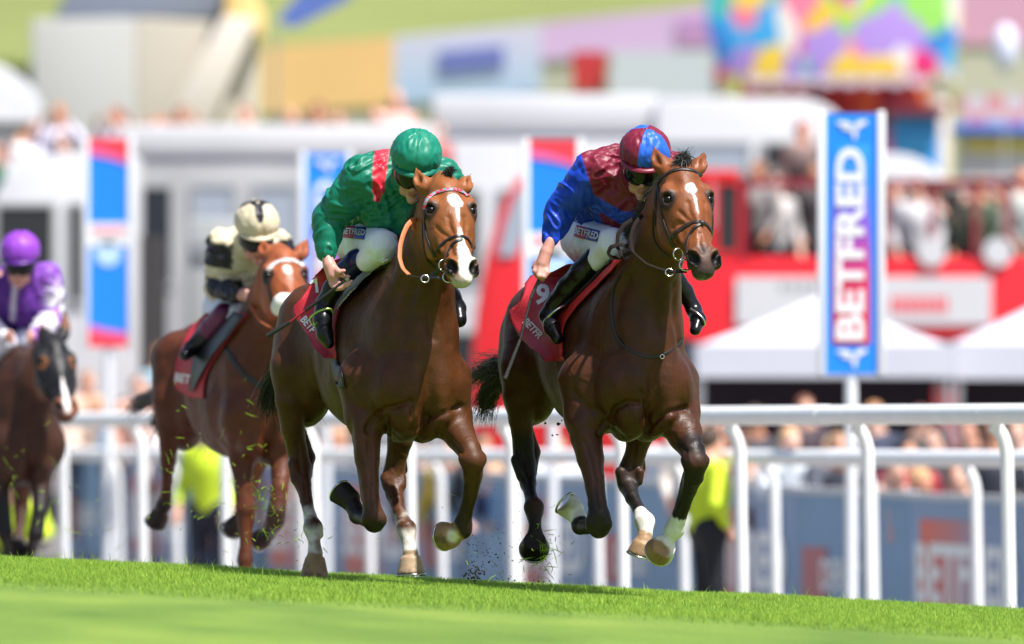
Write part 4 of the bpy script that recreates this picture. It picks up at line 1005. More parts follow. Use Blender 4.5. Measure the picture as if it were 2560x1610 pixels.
def sleeve_folds(V, N, a, b, rad, amp, seed):
    """creases running round a limb"""
    dd, t = segdist(V, a, b); L = np.linalg.norm(b - a); ax = (b - a) / L
    u = np.cross(ax, [0, 1, 0.2]); u /= np.linalg.norm(u); w = np.cross(ax, u); rel = V - a
    ang = np.arctan2(rel @ u, rel @ w)
    Q = np.stack([t * L * 26 + np.sin(ang * 1.0 + seed) * .7 + np.sin(ang * 2 + seed) * .3, np.cos(ang) * .9, np.sin(ang) * .9], 1)
    n = vnoise(Q, 1.0, seed); r = 1 - np.abs(2 * n - 1) * 2.0
    m = sstep(rad * 1.5, rad * 1.1, dd) * sstep(0, .12, t)
    return V + N * (r * amp * m)[:, None]
def drape(V, N, dirn, amp, sc, seed, mask=1.0):
    """long soft creases running along dirn"""
    dn = np.array(dirn, float); dn /= np.linalg.norm(dn)
    Q = V - np.outer(V @ dn, dn) * .78
    Q = Q + (np.stack([vnoise(V, 7, seed + 3), vnoise(V, 7, seed + 4), vnoise(V, 7, seed + 5)], 1) - .5) * .05
    n = vnoise(Q, sc, seed); r = 1 - np.abs(2 * n - 1) * 2.0
    return V + N * (r * amp * mask)[:, None]
def hf_person(c, fwd, up):
    f = np.array(fwd, float); f /= np.linalg.norm(f); u = np.array(up, float); u -= f * (u @ f); u /= np.linalg.norm(u)
    x = np.cross(f, u); x = -x if x[0] < 0 else x
    return Frame(c, x, f, u)
def sculpt_face(S, F, s=1.0):
    R = F.R
    def E(c, r, k=.012, op='u'): S.ell(F(*(np.array(c) * s)), np.array(r) * s, R, k, op)
    def Cp(a, b, ra, rb, k=.01, op='u'): S.cap(F(*(np.array(a) * s)), F(*(np.array(b) * s)), ra * s, rb * s, k, op)
    E((0, 0, .02), (.076, .096, .10)); E((0, .03, -.06), (.060, .062, .068), .03)
    Cp((0, .088, .005), (0, .112, -.038), .010, .015); Cp((-.012, .098, -.042), (.012, .098, -.042), .010, .010)
    E((0, .082, -.112), (.024, .020, .018), .02); E((0, .094, -.070), (.025, .012, .007), .006); E((0, .090, -.083), (.021, .012, .008), .006)
    Cp((-.026, .108, -.0765), (.026, .108, -.0765), .003, .003, .005, 's')
    for e in (-1, 1):
        E((.042 * e, .066, -.035), (.026, .026, .028), .02); E((.033 * e, .086, .004), (.016, .010, .010), .012, 's')
        E((.032 * e, .082, .022), (.026, .016, .010), .012); E((.078 * e, -.005, -.02), (.010, .022, .032), .006); E((.045 * e, .03, -.085), (.018, .045, .018), .02)
def hand_chain(S, d, H):
    """H: palm chain and fingers as lists of (px, py, dy, r)"""
    for ch in H:
        Q = [P(a[0], a[1], d + a[2]) for a in ch]; rr = [a[3] for a in ch]
        S.chain(Q, rr, .010 if len(ch) > 2 else .015)
def cap_mesh(F, r, gores, colf, seed=0, rz=1.0):
    """silk-covered helmet: gores run from the button at the pole"""
    nu, nv = 96, 34; V = []; C = []
    for i in range(nv):
        th = math.radians(2 + 101 * i / (nv - 1))
        for j in range(nu):
            ph = 2 * math.pi * j / nu
            s = abs(math.sin(ph * gores / 2)) ** .35
            rr = 1.0 + .034 * s * min(1, i / 8) - .03 * (i / (nv - 1)) ** 6
            x, y, z = math.sin(th) * math.cos(ph) * r[0] * rr, math.sin(th) * math.sin(ph) * r[1] * rr, math.cos(th) * r[2] * rr * rz
            V.append(F(x, y, z)); C.append(colf(ph, th))
    V.append(F(0, 0, r[2] * rz)); C.append(colf(0, 0)); V = np.array(V); n = nu * nv
    Fq = [[i * nu + j, (i + 1) * nu + j, (i + 1) * nu + (j + 1) % nu, i * nu + (j + 1) % nu] for i in range(nv - 1) for j in range(nu)]
    nrm = V - F.O; nrm /= np.linalg.norm(nrm, axis=1)[:, None]
    V = V + nrm * ((1 - np.abs(2 * fbm(V * np.array([1.2, 1, .55]), 30, seed, 2) - 1) * 2) * .0058)[:, None]
    Fq += [[n, j, (j + 1) % nu, (j + 1) % nu] for j in range(nu)]
    me = npmesh('cap', V, np.array(Fq), np.array(C)); return me
def peak_mesh(F, r, rz=1.0, ext=.026):
    V = []; Fq = []; n = 25
    for j in range(n):
        a = math.radians(90 - 68 + 136 * j / (n - 1)); x, y = math.cos(a), math.sin(a)
        e = ext * math.sin((j / (n - 1)) * math.pi) ** .7
        z0 = -.018 * r[2] / .115
        V += [F(x * r[0] * 1.0, y * r[1] * 1.0, z0 + .008), F(x * (r[0] + e * .6), y * (r[1] + e), z0 - .012), F(x * (r[0] + e * .6), y * (r[1] + e), z0 - .018), F(x * r[0], y * r[1], z0 - .004)]
    for j in range(n - 1):
        for k in range(4): Fq.append([j * 4 + k, j * 4 + (k + 1) % 4, j * 4 + 4 + (k + 1) % 4, j * 4 + 4 + k])
    return npmesh('peak', np.array(V), np.array(Fq))
def goggles_mesh(F, s=1.0):
    V = []; Fq = []; n = 31; m = 7
    for side in (0, 1):
        for j in range(n):
            a = math.radians(90 - 88 + 176 * j / (n - 1)); h = .038 - .008 * abs(math.sin((j / (n - 1) - .5) * math.pi)) ** 2
            for k in range(m):
                t = k / (m - 1) * 2 - 1; bul = .006 * (1 - t * t); rr = (0.004 if side == 0 else -.004)
                nose = .010 * math.exp(-((j - n // 2) / 2.2) ** 2) if t < 0 else 0
                V.append(F(math.cos(a) * (.086 + bul + rr) * s, math.sin(a) * (.116 + bul + rr) * s, (-.004 + t * h + nose) * s))
    N = n * m
    for j in range(n - 1):
        for k in range(m - 1):
            a, b, c, e = j * m + k, j * m + k + 1, (j + 1) * m + k + 1, (j + 1) * m + k
            Fq += [[a, b, c, e], [N + e, N + c, N + b, N + a]]
        Fq += [[j * m, (j + 1) * m, N + (j + 1) * m, N + j * m], [j * m + m - 1, N + j * m + m - 1, N + (j + 1) * m + m - 1, (j + 1) * m + m - 1]]
    for j in (0, n - 1):
        for k in range(m - 1): Fq.append([j * m + k, N + j * m + k, N + j * m + k + 1, j * m + k + 1])
    return npmesh('goggles', np.array(V), np.array(Fq))
def build_jockey(c):
    d = c['d']; p3 = lambda a: P(a[0], a[1], d + a[2])
    vox = c.get('vox', .0055)
    hc = p3(c['head']); pole = c['pole']; F = hf_person(hc, c['fwd'], pole); s = c.get('s', 1.0)
    root = empty('person', p3(c['seat']), 0, c['label'], 'jockey', 'jockeys riding in the race')
    # body: head, neck, trunk and limbs in one skin
    S = Sculpt(); sculpt_face(S, Frame(hc + F.R @ np.array([0, .0, -.082]) * s, *F.R.T), s)
    J = {k: p3(v) for k, v in c['J'].items()}
    S.cap(F(0, -.02, -.10), J['neck'] + np.array([0, .06, -.03]), .05, .05, .02); S.cap(J['neck'] + np.array([0, .06, -.03]), J['belly'], .06, .07, .03); S.cap(J['belly'], J['hip'], .07, .07, .03)
    for e in ('R', 'L'):
        S.cap(J['neck'] + np.array([0, .06, -.03]), J['sh' + e], .045, .042, .02); S.cap(J['sh' + e], J['el' + e], .042, .034, .02); S.cap(J['el' + e], J['wr' + e], .033, .024, .012)
        S.cap(J['hip'], J['kn' + e], .05, .04, .02); S.cap(J['kn' + e], J['kn' + e] * .8 + J['an' + e] * .2, .036, .03, .02); S.cap(J['an' + e] + np.array([0, .02, .0]), J['an' + e] * .9 + J['kn' + e] * .1 + np.array([0, .02, 0]), .02, .02, .01) if False else None
        hand_chain(S, d, c['hand' + e])
    V, Fc = S.mesh(c.get('bvox', .005), 1)
    C = np.tile(np.array(c.get('skin', (.60, .29, .235))), (len(V), 1)); C *= (.92 + .16 * fbm(V, 40, 2))[:, None]
    paint(C, V, F(-.022 * s, .10 * s, -.158 * s), F(.022 * s, .10 * s, -.158 * s), .009 * s, (.42, .15, .13), dict(f=.004)['f'])
    paint(C, V, F(-.03, .11, -.085), F(.03, .11, -.085), .022, (.60, .27, .21), .015, amt=.6)
    link('body', npmesh('body', V, Fc, C), root, MAT['skin'])
    # jacket
    S = Sculpt()
    for e in c['torso']: S.ell(p3(e[:3]), e[3:6], rotm((1, 0, 0), e[6]) if len(e) > 6 else None, .05)
    for e in ('R', 'L'):
        rr = c.get('sleeve', (.082, .068, .052, .036))
        m = J['sh' + e] * .45 + J['el' + e] * .55; m2 = J['el' + e] * .5 + J['wr' + e] * .5
        S.chain([J['sh' + e], m, J['el' + e]], [rr[0], rr[1] * 1.03, rr[1] * .93], .05); S.chain([J['el' + e], m2, J['wr' + e]], [rr[1] * .93, rr[2], rr[3]], .02)
        ax = J['wr' + e] - J['el' + e]; ax /= np.linalg.norm(ax)
        S.cap(J['wr' + e] - ax * .035, J['wr' + e] - ax * .03, rr[3] + .006, rr[3] + .006, .008)
    S.cap(J['neck'] - np.array([0, 0, .01]), F(0, -.01, -.11), .085, .072, .03)
    V, Fc = S.mesh(vox, 1); N = vnormals(V, Fc)
    sd_ = c.get('seed', 1); ta = np.minimum(segdist(V, J['shR'] + (J['elR'] - J['shR']) * .25, J['elR'])[0], segdist(V, J['elR'], J['wrR'])[0]); tm = sstep(.07, .11, ta)
    V = drape(V, N, (.5, .3, -.8), .0125, 22, sd_, tm); N = vnormals(V, Fc); V = drape(V, N, (.8, .2, .4), .0080, 38, sd_ + 9, tm); N = vnormals(V, Fc)
    for e in ('R', 'L'):
        V = sleeve_folds(V, N, J['sh' + e], J['el' + e], .075, .0105, sd_); V = sleeve_folds(V, N, J['el' + e], J['wr' + e], .055, .0095, sd_ + 2)
    V = lapl(V, Fc, .12)
    C = np.tile(np.array(c['silk']), (len(V), 1)); c['silk_paint'](C, V, d, J)
    link('jacket', npmesh('jacket', V, Fc, C), root, MAT['satin'])
    # breeches
    S = Sculpt()
    for e in c['breech']: S.ell(p3(e[:3]), e[3:6], None, .04)
    for e in ('R', 'L'):
        m = J['hip' + e] * .5 + J['kn' + e] * .5
        S.chain([J['hip' + e], m, J['kn' + e]], [.115, .100, .078], .05); S.cap(J['kn' + e], J['kn' + e] * .74 + J['an' + e] * .26, .070, .054, .02)
    V, Fc = S.mesh(vox, 1); N = vnormals(V, Fc); V = folds(V, N, .0045, 17, 8); V = lapl(V, Fc, .4)
    o = link('breeches', npmesh('breeches', V, Fc), root, c.get('breech_mat', MAT['breeches']))
    bb = BVHTree.FromPolygons([tuple(v) for v in V], [tuple(map(int, x)) for x in Fc])
    # boots, with a dark sock above
    for e in ('R', 'L'):
        if 'boot' + e not in c: continue
        S = Sculpt(); L = c['boot' + e]
        Q = [P(x[0], x[1], min(d + x[2], (dist_at(c['bvh'], x[0], x[1], 99) - x[3] - .045) if c.get('bvh') and e == 'R' else 99)) for x in L]; S.chain(Q, [x[3] for x in L], .025)
        V, Fc = S.mesh(vox, 1); N = vnormals(V, Fc); V = folds(V, N, .0009, 20, 3)
        Cb = np.tile(np.array((.006, .006, .008)), (len(V), 1))
        if 'sock' in c:
            a, b, rad = c['sock']; paint(Cb, V, p3(a), p3(b), rad, c['sock_col'], .004)
        link('boot', npmesh('boot', V, Fc, Cb), root, c.get('boot_mat', MAT['boot']))
    # helmet cover
    r = c.get('cap_r', (.116, .136, .118))
    me = cap_mesh(F, r, c.get('gores', 8), c['capcol'], c.get('seed', 1)); cp = link('cap', me, root, MAT['satin'])
    pk = link('peak', peak_mesh(F, r), root, c['peak_mat'])
    bt = Sculpt().ell(F(0, 0, r[2] * 1.01), (.011, .011, .007), F.R, .001).mesh(.003, 1)
    link('button', npmesh('button', *bt), root, c['peak_mat'])
    link('goggles', goggles_mesh(Frame(hc + F.R @ np.array([0, 0, -.082]), *F.R.T), s), root, MAT['goggles'])
    for e in (-1, 1):
        MB().tube([F(.082 * e * s, .02, -.02), F(.082 * e * s, .03, -.09), F(.055 * e * s, .055, -.155), F(.0, .07, -.20)], .0055, 6).build('chin_strap', MAT['black_leather'], root, smooth=True)
    return root, bb
def stirrup(name, root, d, L, m, r=.006):
    return MB().tube(resample(pts3(d, L), 24), r, 8).build(name, m, root, smooth=True)
def whip(label, d, L, r, mats):
    o = None
    root = empty('whip', P(L[0][0], L[0][1], d + L[0][2]), 0, label, 'whip')
    for (a, b, ra, rb, nm, m) in mats:
        A = P(L[a][0], L[a][1], d + L[a][2]); B = P(L[b][0], L[b][1], d + L[b][2])
        t = np.linspace(0, 1, 8)[:, None]; MB().tube(A * (1 - t) + B * t, list(np.linspace(ra, rb, 8)), 10).build(nm, m, root, smooth='auto')
    return root
GREEN = (.004, .17, .105); REDSILK = (.62, .02, .045); MAROON = (.19, .012, .034); BLUE = (.008, .055, .52); CREAM = (.62, .53, .37); INK = (.012, .012, .018); PURPLE = (.10, .018, .24); LILAC = (.30, .10, .55)
# ---- jockey in maroon and blue
d = H2['d']
def silk2(C, V, d, J):
    pxl = V[:, 0]; A = P(1450, 380, d + .35); B = P(1488, 500, d + .35)
    line = A[0] + (V[:, 2] - A[2]) / (B[2] - A[2]) * (B[0] - A[0])
    m = sstep(.004, -.004, pxl - line)
    dl, _ = segdist(V, J['elL'], J['wrL']); d3, _ = segdist(V, J['shL'] + (J['elL'] - J['shL']) * .3, J['elL']); m = np.maximum(m, np.maximum(sstep(.09, .08, dl), sstep(.1, .09, d3)))[:, None]
    C[:] = C * (1 - m) + np.array(BLUE) * m
    paint2(C, V, d + .4, (1475, 500), (1556, 546), 15, BLUE); paint2(C, V, d + .4, (1556, 546), (1660, 536), 15, BLUE)
def cap2(ph, th):
    k = int((ph + math.pi * .25 + .55) // (math.pi / 2)) % 2
    return MAROON if k == 0 else (.02, .12, .62)
J2 = dict(d=d, bvh=H2['bvh'], head=(1612, 381, .10), pole=(.05, -.50, .85), fwd=(-.06, -.89, -.42), seat=(1490, 640, .6), label='jockey in maroon and blue silks reaching down with a whip', seed=2,
    J=dict(neck=(1595, 428, .30), belly=(1540, 500, .55), hip=(1490, 575, .85), shR=(1484, 428, .32), elR=(1404, 522, .40), wrR=(1378, 598, .36), shL=(1690, 435, .42), elL=(1712, 540, .45), wrL=(1630, 600, .22),
           hipR=(1466, 598, .82), knR=(1532, 612, .34), anR=(1392, 755, .58), hipL=(1560, 595, .88), knL=(1630, 615, .5), anL=(1735, 770, .70), ),
    torso=[(1548, 462, .48, .195, .22, .178, 0), (1510, 520, .70, .145, .20, .115, 0), (1590, 500, .42, .17, .14, .14, 0), (1610, 440, .40, .17, .13, .12, 0)],
    breech=[(1470, 592, .85, .11, .14, .115), (1530, 590, .9, .12, .14, .1)],
    silk=MAROON, silk_paint=silk2, capcol=cap2, peak_mat=mat('maroon_peak', MAROON, .4), sleeve=(.088, .072, .056, .038),
    bootR=[(1488, 648, .42, .058), (1455, 682, .44, .056), (1420, 720, .50, .053), (1390, 758, .54, .045), (1370, 790, .54, .040), (1380, 820, .48, .038), (1393, 846, .44, .028)],
    bootL=[(1650, 640, .6, .05), (1712, 730, .66, .04), (1735, 775, .66, .035), (1745, 800, .60, .036), (1738, 825, .55, .026)],
    handR=[[(1376, 604, 0.340, .026), (1366, 630, 0.330, .030), (1356, 660, 0.320, .032)], [(1342, 664, 0.320, .014), (1336, 678, 0.300, .011), (1343, 692, 0.300, .009)], [(1350, 672, 0.300, .014), (1346, 690, 0.280, .011), (1354, 698, 0.300, .009)], [(1360, 676, 0.300, .013), (1358, 692, 0.280, .010), (1358, 700, 0.300, .008)], [(1340, 656, 0.340, .013), (1334, 668, 0.330, .010), (1338, 684, 0.330, .009)], [(1366, 664, 0.320, .013), (1369, 682, 0.290, .011), (1362, 694, 0.285, .009)]],
    handL=[[(1630, 602, .22, .026), (1612, 612, .2, .03)], [(1612, 612, .2, .014), (1600, 618, .18, .011), (1604, 626, .19, .009)], [(1608, 606, .2, .014), (1594, 612, .18, .011), (1597, 621, .18, .009)], [(1612, 618, .2, .013), (1604, 625, .18, .01), (1608, 631, .19, .009)], [(1614, 622, .2, .012), (1609, 630, .18, .009), (1613, 634, .18, .008)], [(1608, 600, .2, .013), (1597, 600, .18, .011), (1592, 606, .17, .009)]])
rt, bb = build_jockey(J2)
text_on('trouser_patch', rt, bb, '\u25A0', 1467, 585, 10, 0, MAT['patch_red']) if False else None
def patch(root, bb, cx, cy, w, h, ang, s, size):
    ca, sa = math.cos(ang), math.sin(ang)
    def cor(x, y): return (cx + ca * x - sa * y, cy - (sa * x + ca * y))
    for nm, x0, x1, m in (('leg_badge', -w / 2, 0, MAT['patch_red']), ('leg_badge', 0, w / 2, MAT['patch_blue'])):
        cloth_patch(nm, root, bb, [cor(x0, h / 2), cor(x0, 0), cor(x0, -h / 2)], [cor(x1, h / 2), cor(x1, 0), cor(x1, -h / 2)], m, nu=8, nv=8, off=.001, th=.002, wob=0)
    text_on('lettering', root, bb, s, cx, cy, size, ang, MAT['cloth_white'], bold=.02, off=.008, squash=.72, sub=1)
patch(rt, bb, *cM(1060, 110), 60, 28, math.radians(-14), 'BETFRED', 22)
stirrup('stirrup_iron', H2['root'], d, [(1414, 758, .40), (1395, 772, .38), (1372, 790, .40), (1358, 804, .44)], MAT['steel']) if False else None
sr = empty('stirrup', P(1385, 785, d + .42), 0, 'polished stirrup iron on the near boot of the maroon and blue jockey', 'stirrup')
stirrup('bow', sr, d, [(*cM(815, 900), .44), (*cM(760, 930), .42), (*cM(690, 975), .41), (*cM(620, 1040), .42), (*cM(575, 1085), .46), (*cM(590, 1110), .5)], MAT['steel'], .0055)
stirrup('strap', sr, d, [(*cM(815, 900), .44), (*cM(900, 800), .48), (*cM(980, 700), .5)], MAT['black_leather'], .006)
sr = empty('stirrup', P(1750, 790, d + .6), 0, 'pale stirrup iron on the far boot of the maroon and blue jockey', 'stirrup')
stirrup('bow', sr, d, [(*cA(1425, 1190), .58), (*cA(1470, 1215), .56), (*cA(1510, 1255), .55), (*cA(1520, 1290), .56), (*cA(1500, 1300), .6)], MAT['steel'], .0055)
whip('grey wrapped riding whip held low by the maroon and blue jockey', d, [(1351, 690, .30), (1327, 745, .29), (1300, 850, .28), (1263, 946, .26)], .008, [(0, 1, .0075, .0085, 'handle', MAT['grey_whip']), (1, 2, .0065, .0055, 'shaft', MAT['grey_whip']), (2, 3, .007, .010, 'flap', MAT['grey_whip'])])
# ---- jockey in green with red epaulettes
d = H1['d']
def silk1(C, V, d, J):
    paint2(C, V, d + .4, cC(838, 150), cC(822, 330), 18, REDSILK); paint2(C, V, d + .4, cC(822, 330), cC(815, 440), 16, REDSILK); paint2(C, V, d + .4, cC(815, 440), cC(808, 500), 8, REDSILK)
    paint2(C, V, d + .4, cC(1115, 470), cC(1100, 560), 14, REDSILK)
J1 = dict(d=d, bvh=H1['bvh'], head=(1040, 389, .10), pole=(.08, -.55, .82), fwd=(-.04, -.86, -.46), seat=(930, 650, .6), label='jockey in green silks with red epaulettes holding a red and black whip', seed=6,
    J=dict(neck=(1020, 440, .30), belly=(960, 510, .55), hip=(915, 580, .85), shR=(908, 440, .34), elR=(822, 548, .42), wrR=(816, 632, .35), shL=(1105, 450, .42), elL=(1120, 560, .45), wrL=(1060, 610, .2),
           hipR=(895, 600, .82), knR=(957, 616, .30), anR=(812, 750, .54), hipL=(985, 600, .88), knL=(1040, 625, .45), anL=(1140, 770, .75)),
    torso=[(970, 472, .48, .195, .22, .178, 0), (930, 530, .70, .145, .20, .115, 0), (1010, 525, .42, .17, .14, .14, 0), (1035, 455, .40, .17, .13, .12, 0)],
    breech=[(900, 592, .85, .115, .14, .115), (955, 590, .9, .12, .14, .1)],
    silk=GREEN, silk_paint=silk1, capcol=lambda ph, th: (.006, .20, .125), peak_mat=mat('green_peak', GREEN, .4), sleeve=(.090, .076, .062, .040),
    bootR=[(892, 652, .42, .058), (858, 686, .46, .052), (832, 724, .50, .047), (812, 760, .52, .043), (806, 800, .48, .042), (812, 835, .45, .038), (822, 858, .43, .026)], sock=((905, 636, .4), (868, 676, .44), .090), sock_col=(.008, .012, .07), boot_mat=None,
    bootL=[(1080, 660, .6, .05), (1130, 740, .72, .04), (1146, 770, .72, .035), (1148, 800, .68, .036)],
    handR=[[(816, 640, 0.340, .026), (824, 664, 0.320, .030), (834, 688, 0.310, .034)], [(838, 672, 0.300, .016), (848, 680, 0.270, .013), (860, 677, 0.265, .010)], [(842, 682, 0.300, .014), (858, 690, 0.285, .010), (872, 692, 0.275, .009)], [(838, 700, 0.300, .014), (854, 712, 0.270, .011), (868, 706, 0.255, .009)], [(834, 710, 0.300, .014), (848, 721, 0.270, .011), (872, 712, 0.250, .009), (880, 702, 0.250, .008)], [(828, 708, 0.310, .013), (838, 722, 0.280, .010), (858, 722, 0.260, .008)]],
    handL=[[(1060, 612, .2, .026), (1046, 600, .2, .03)], [(1046, 600, .2, .014), (1036, 596, .18, .011), (1040, 606, .17, .009)], [(1044, 592, .2, .014), (1033, 587, .18, .011), (1036, 598, .17, .009)], [(1048, 608, .2, .013), (1039, 606, .18, .010), (1044, 614, .17, .009)], [(1052, 614, .2, .012), (1044, 614, .18, .009), (1048, 620, .17, .008)], [(1042, 585, .2, .013), (1034, 579, .18, .010), (1030, 586, .17, .009)]])
MAT['boot_attr'] = mat('black_patent_boot_sock', (.006, .006, .008), .28, spec=.4, attr=True, bump=.0022, bsc=26, stretch=(1, 1, .6)); J1['boot_mat'] = MAT['boot_attr']
rt, bb = build_jockey(J1)
patch(rt, bb, *cC(655, 722), 54, 30, math.radians(-6), 'BETFRED', 20)
sr = empty('stirrup', P(800, 775, d + .42), 0, 'lime and silver stirrup iron on the boot of the green jockey', 'stirrup')
MAT['lime_metal'] = mat('lime_metal', (.45, .62, .16), .25, metal=.6)
stirrup('bow', sr, d, [(*cN(880, 830), .42), (*cN(850, 765), .40), (*cN(780, 768), .39), (*cN(680, 800), .39), (*cN(600, 860), .40), (*cN(575, 900), .42), (*cN(610, 950), .44), (*cN(660, 1000), .46)], MAT['lime_metal'], .0055)
whip('black whip with red shaft and white end cap held by the green jockey', d, [(868, 698, .255), (842, 718, .27), (764, 776, .32), (725, 805, .34), (668, 840, .37)], .008, [(0, 1, .0095, .0085, 'handle', MAT['whip']), (1, 2, .0085, .0075, 'grip', MAT['whip']), (2, 3, .005, .005, 'shaft', MAT['whip_red']), (3, 4, .008, .012, 'flap', MAT['whip'])])
e_ = MB().tube([P(867.5, 698.5, d + .256), P(869.5, 697, d + .252)], .0105, 14).build('end_cap', MAT['steel'], bpy.data.objects['whip.001'], smooth='auto')
# ---- the chestnut horse behind, out of focus
def h3_paint(d, H, T, hs):
    q = lambda l, w, n: H(l * hs, w * hs, n * hs); L = []
    for s in (-1, 1): L.append((q(.184, .098 * s, -.03), q(.196, .106 * s, -.045), .038, (.022, .013, .010), dict(f=.014)))
    L.append((q(.17, 0, .01), q(.19, 0, .01), .022, (.8, .76, .7), dict(f=.006)))
    L.append((q(.53, 0, -.05), q(.60, 0, -.09), .06, (.04, .025, .02), dict(f=.03)))
    for a, b in (((413, 1265, 1.5), (388, 1315, 1.55)), ((690, 1290, -.02), (655, 1345, .2)), ((595, 1310, 1.1), (575, 1330, 1.1))): L.append((P(a[0], a[1], d + a[2]), P(b[0], b[1], d + b[2]), .07, (.03, .018, .014), dict(f=.04)))
    return L
_D3 = 61.0; _e3 = lambda x, y, dy: P(x, y, _D3 + dy)
H3 = dict(d=_D3, heading=math.radians(15), C0=(634, 968), coat=(.090, .024, .008), mat=MAT['coat'], vox=.011, hs=1.0, paint=h3_paint, H=head_frame((706, 612), math.radians(40), math.radians(14), 0, _D3, -.22),
    label='chestnut racehorse with white browband running behind the blazed bay', group='racehorses galloping on the turf',
    ears=[(_e3(668, 640, -.16), _e3(660, 622, -.13), _e3(655, 602, -.08), (-.3, -1, .05)), (_e3(748, 640, -.12), _e3(758, 622, -.09), _e3(767, 600, -.04), (.45, -1, .05))],
    legs=dict(hind_right=dict(pts=[(452, 900, 1.28, .16), (432, 1000, 1.22, .11), (424, 1070, 1.22, .066), (422, 1120, 1.26, .05), (420, 1150, 1.3, .045), (418, 1200, 1.4, .029), (416, 1240, 1.48, .032), (410, 1264, 1.52, .042), (400, 1284, 1.55, .036)], hoof=(402, 1284, 1.55, 388, 1308, 1.6, .05, .064)),
        hind_left=dict(pts=[(670, 1020, 1.2, .14), (655, 1110, 1.15, .07), (640, 1170, 1.15, .05), (622, 1220, 1.15, .045), (606, 1270, 1.1, .03), (596, 1304, 1.1, .042)], hoof=(594, 1306, 1.1, 578, 1326, 1.15, .05, .062)),
        fore_right=dict(pts=[(590, 1020, .25, .14), (600, 1090, .2, .095), (604, 1150, .15, .066), (609, 1215, .1, .048), (613, 1272, .08, .05), (614, 1300, .08, .042), (614, 1350, .06, .031), (613, 1400, .05, .042), (613, 1430, .04, .034)], k=.06, hoof=(613, 1440, .04, 613, 1480, .0, .05, .065)),
        fore_left=dict(pts=[(690, 1020, .3, .14), (704, 1090, .2, .095), (706, 1150, .1, .066), (700, 1220, .0, .046), (692, 1280, -.03, .05), (688, 1300, -.02, .05), (672, 1335, .22, .036), (664, 1345, .26, .04)], k=.06, hoof=(664, 1345, .26, 645, 1352, .3, .05, .062))))
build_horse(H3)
d = _D3; bv = H3['bvh']; eE = lambda *L: [cE(*p) for p in L]
br = empty('bridle', P(700, 690, d - .4), 0, 'bridle with white browband and sheepskin noseband on the chestnut', 'bridle')
strap('browband', br, bv, eE((538, 305), (560, 280), (600, 264), (640, 264), (680, 288)), .024, MAT['browband_white'])
strap('cheek_strap', br, bv, eE((542, 320), (545, 370), (555, 420), (575, 460)), .02, MAT['black_leather'])
q_ = P(*cE(600, 430), d - .62); S_ = Sculpt(); S_.chain([q_ + np.array([-.02, .06, -.02]), q_, q_ + np.array([.09, -.02, .0])], [.05, .055, .05], .02); link('noseband', npmesh('noseband', *S_.mesh(.012, 1)), br, mat('sheepskin', (.75, .73, .68), .9, bump=.006, bsc=60))
rein('rein', br, d, [(*cE(560, 530), -.5), (*cE(510, 500), -.3), (*cE(480, 450), -.1), (*cE(478, 400), .1)], .024, MAT['orange_rubber'])
sc_root = empty('saddle_cloth', P(520, 850, d + .5), 0, 'dark red number cloth with white print on the chestnut', 'saddle cloth')
cl, cbv = cloth_patch('cloth', sc_root, bv, eE((300, 470), (230, 540), (205, 620), (185, 690), (182, 760), (240, 790)), eE((470, 470), (400, 560), (345, 640), (310, 700), (300, 760), (300, 800)), MAT['red_cloth'], nu=16, nv=18)
text_on('lettering', sc_root, cbv, 'BET', *cE(212, 722), 30, math.radians(-10), MAT['cloth_white'], bold=.03, sub=1, squash=.8)
cloth_patch('saddle_flap', sc_root, bv, eE((380, 480), (330, 560), (275, 620), (270, 660), (255, 770)), eE((470, 470), (410, 560), (355, 620), (320, 680), (270, 770)), MAT['black_leather'], nu=10, nv=14, off=.03)
tag(strap('breast_strap', None, bv, eE((350, 560), (400, 640), (450, 710), (520, 755)), .03, MAT['black_leather']), 'black breast strap across the shoulder of the chestnut', 'strap')
st = lock(P(425, 985, d + 1.6), P(370, 985, d + 1.8), P(318, 1035, d + 2.0), 220, (.02, .035, .03), .005); st += lock(P(425, 995, d + 1.6), P(385, 1030, d + 1.7), P(400, 1085, d + 1.8), 200, (.02, .03, .035), .005)
hair('tail', H3['root'], st, MAT['hair'])
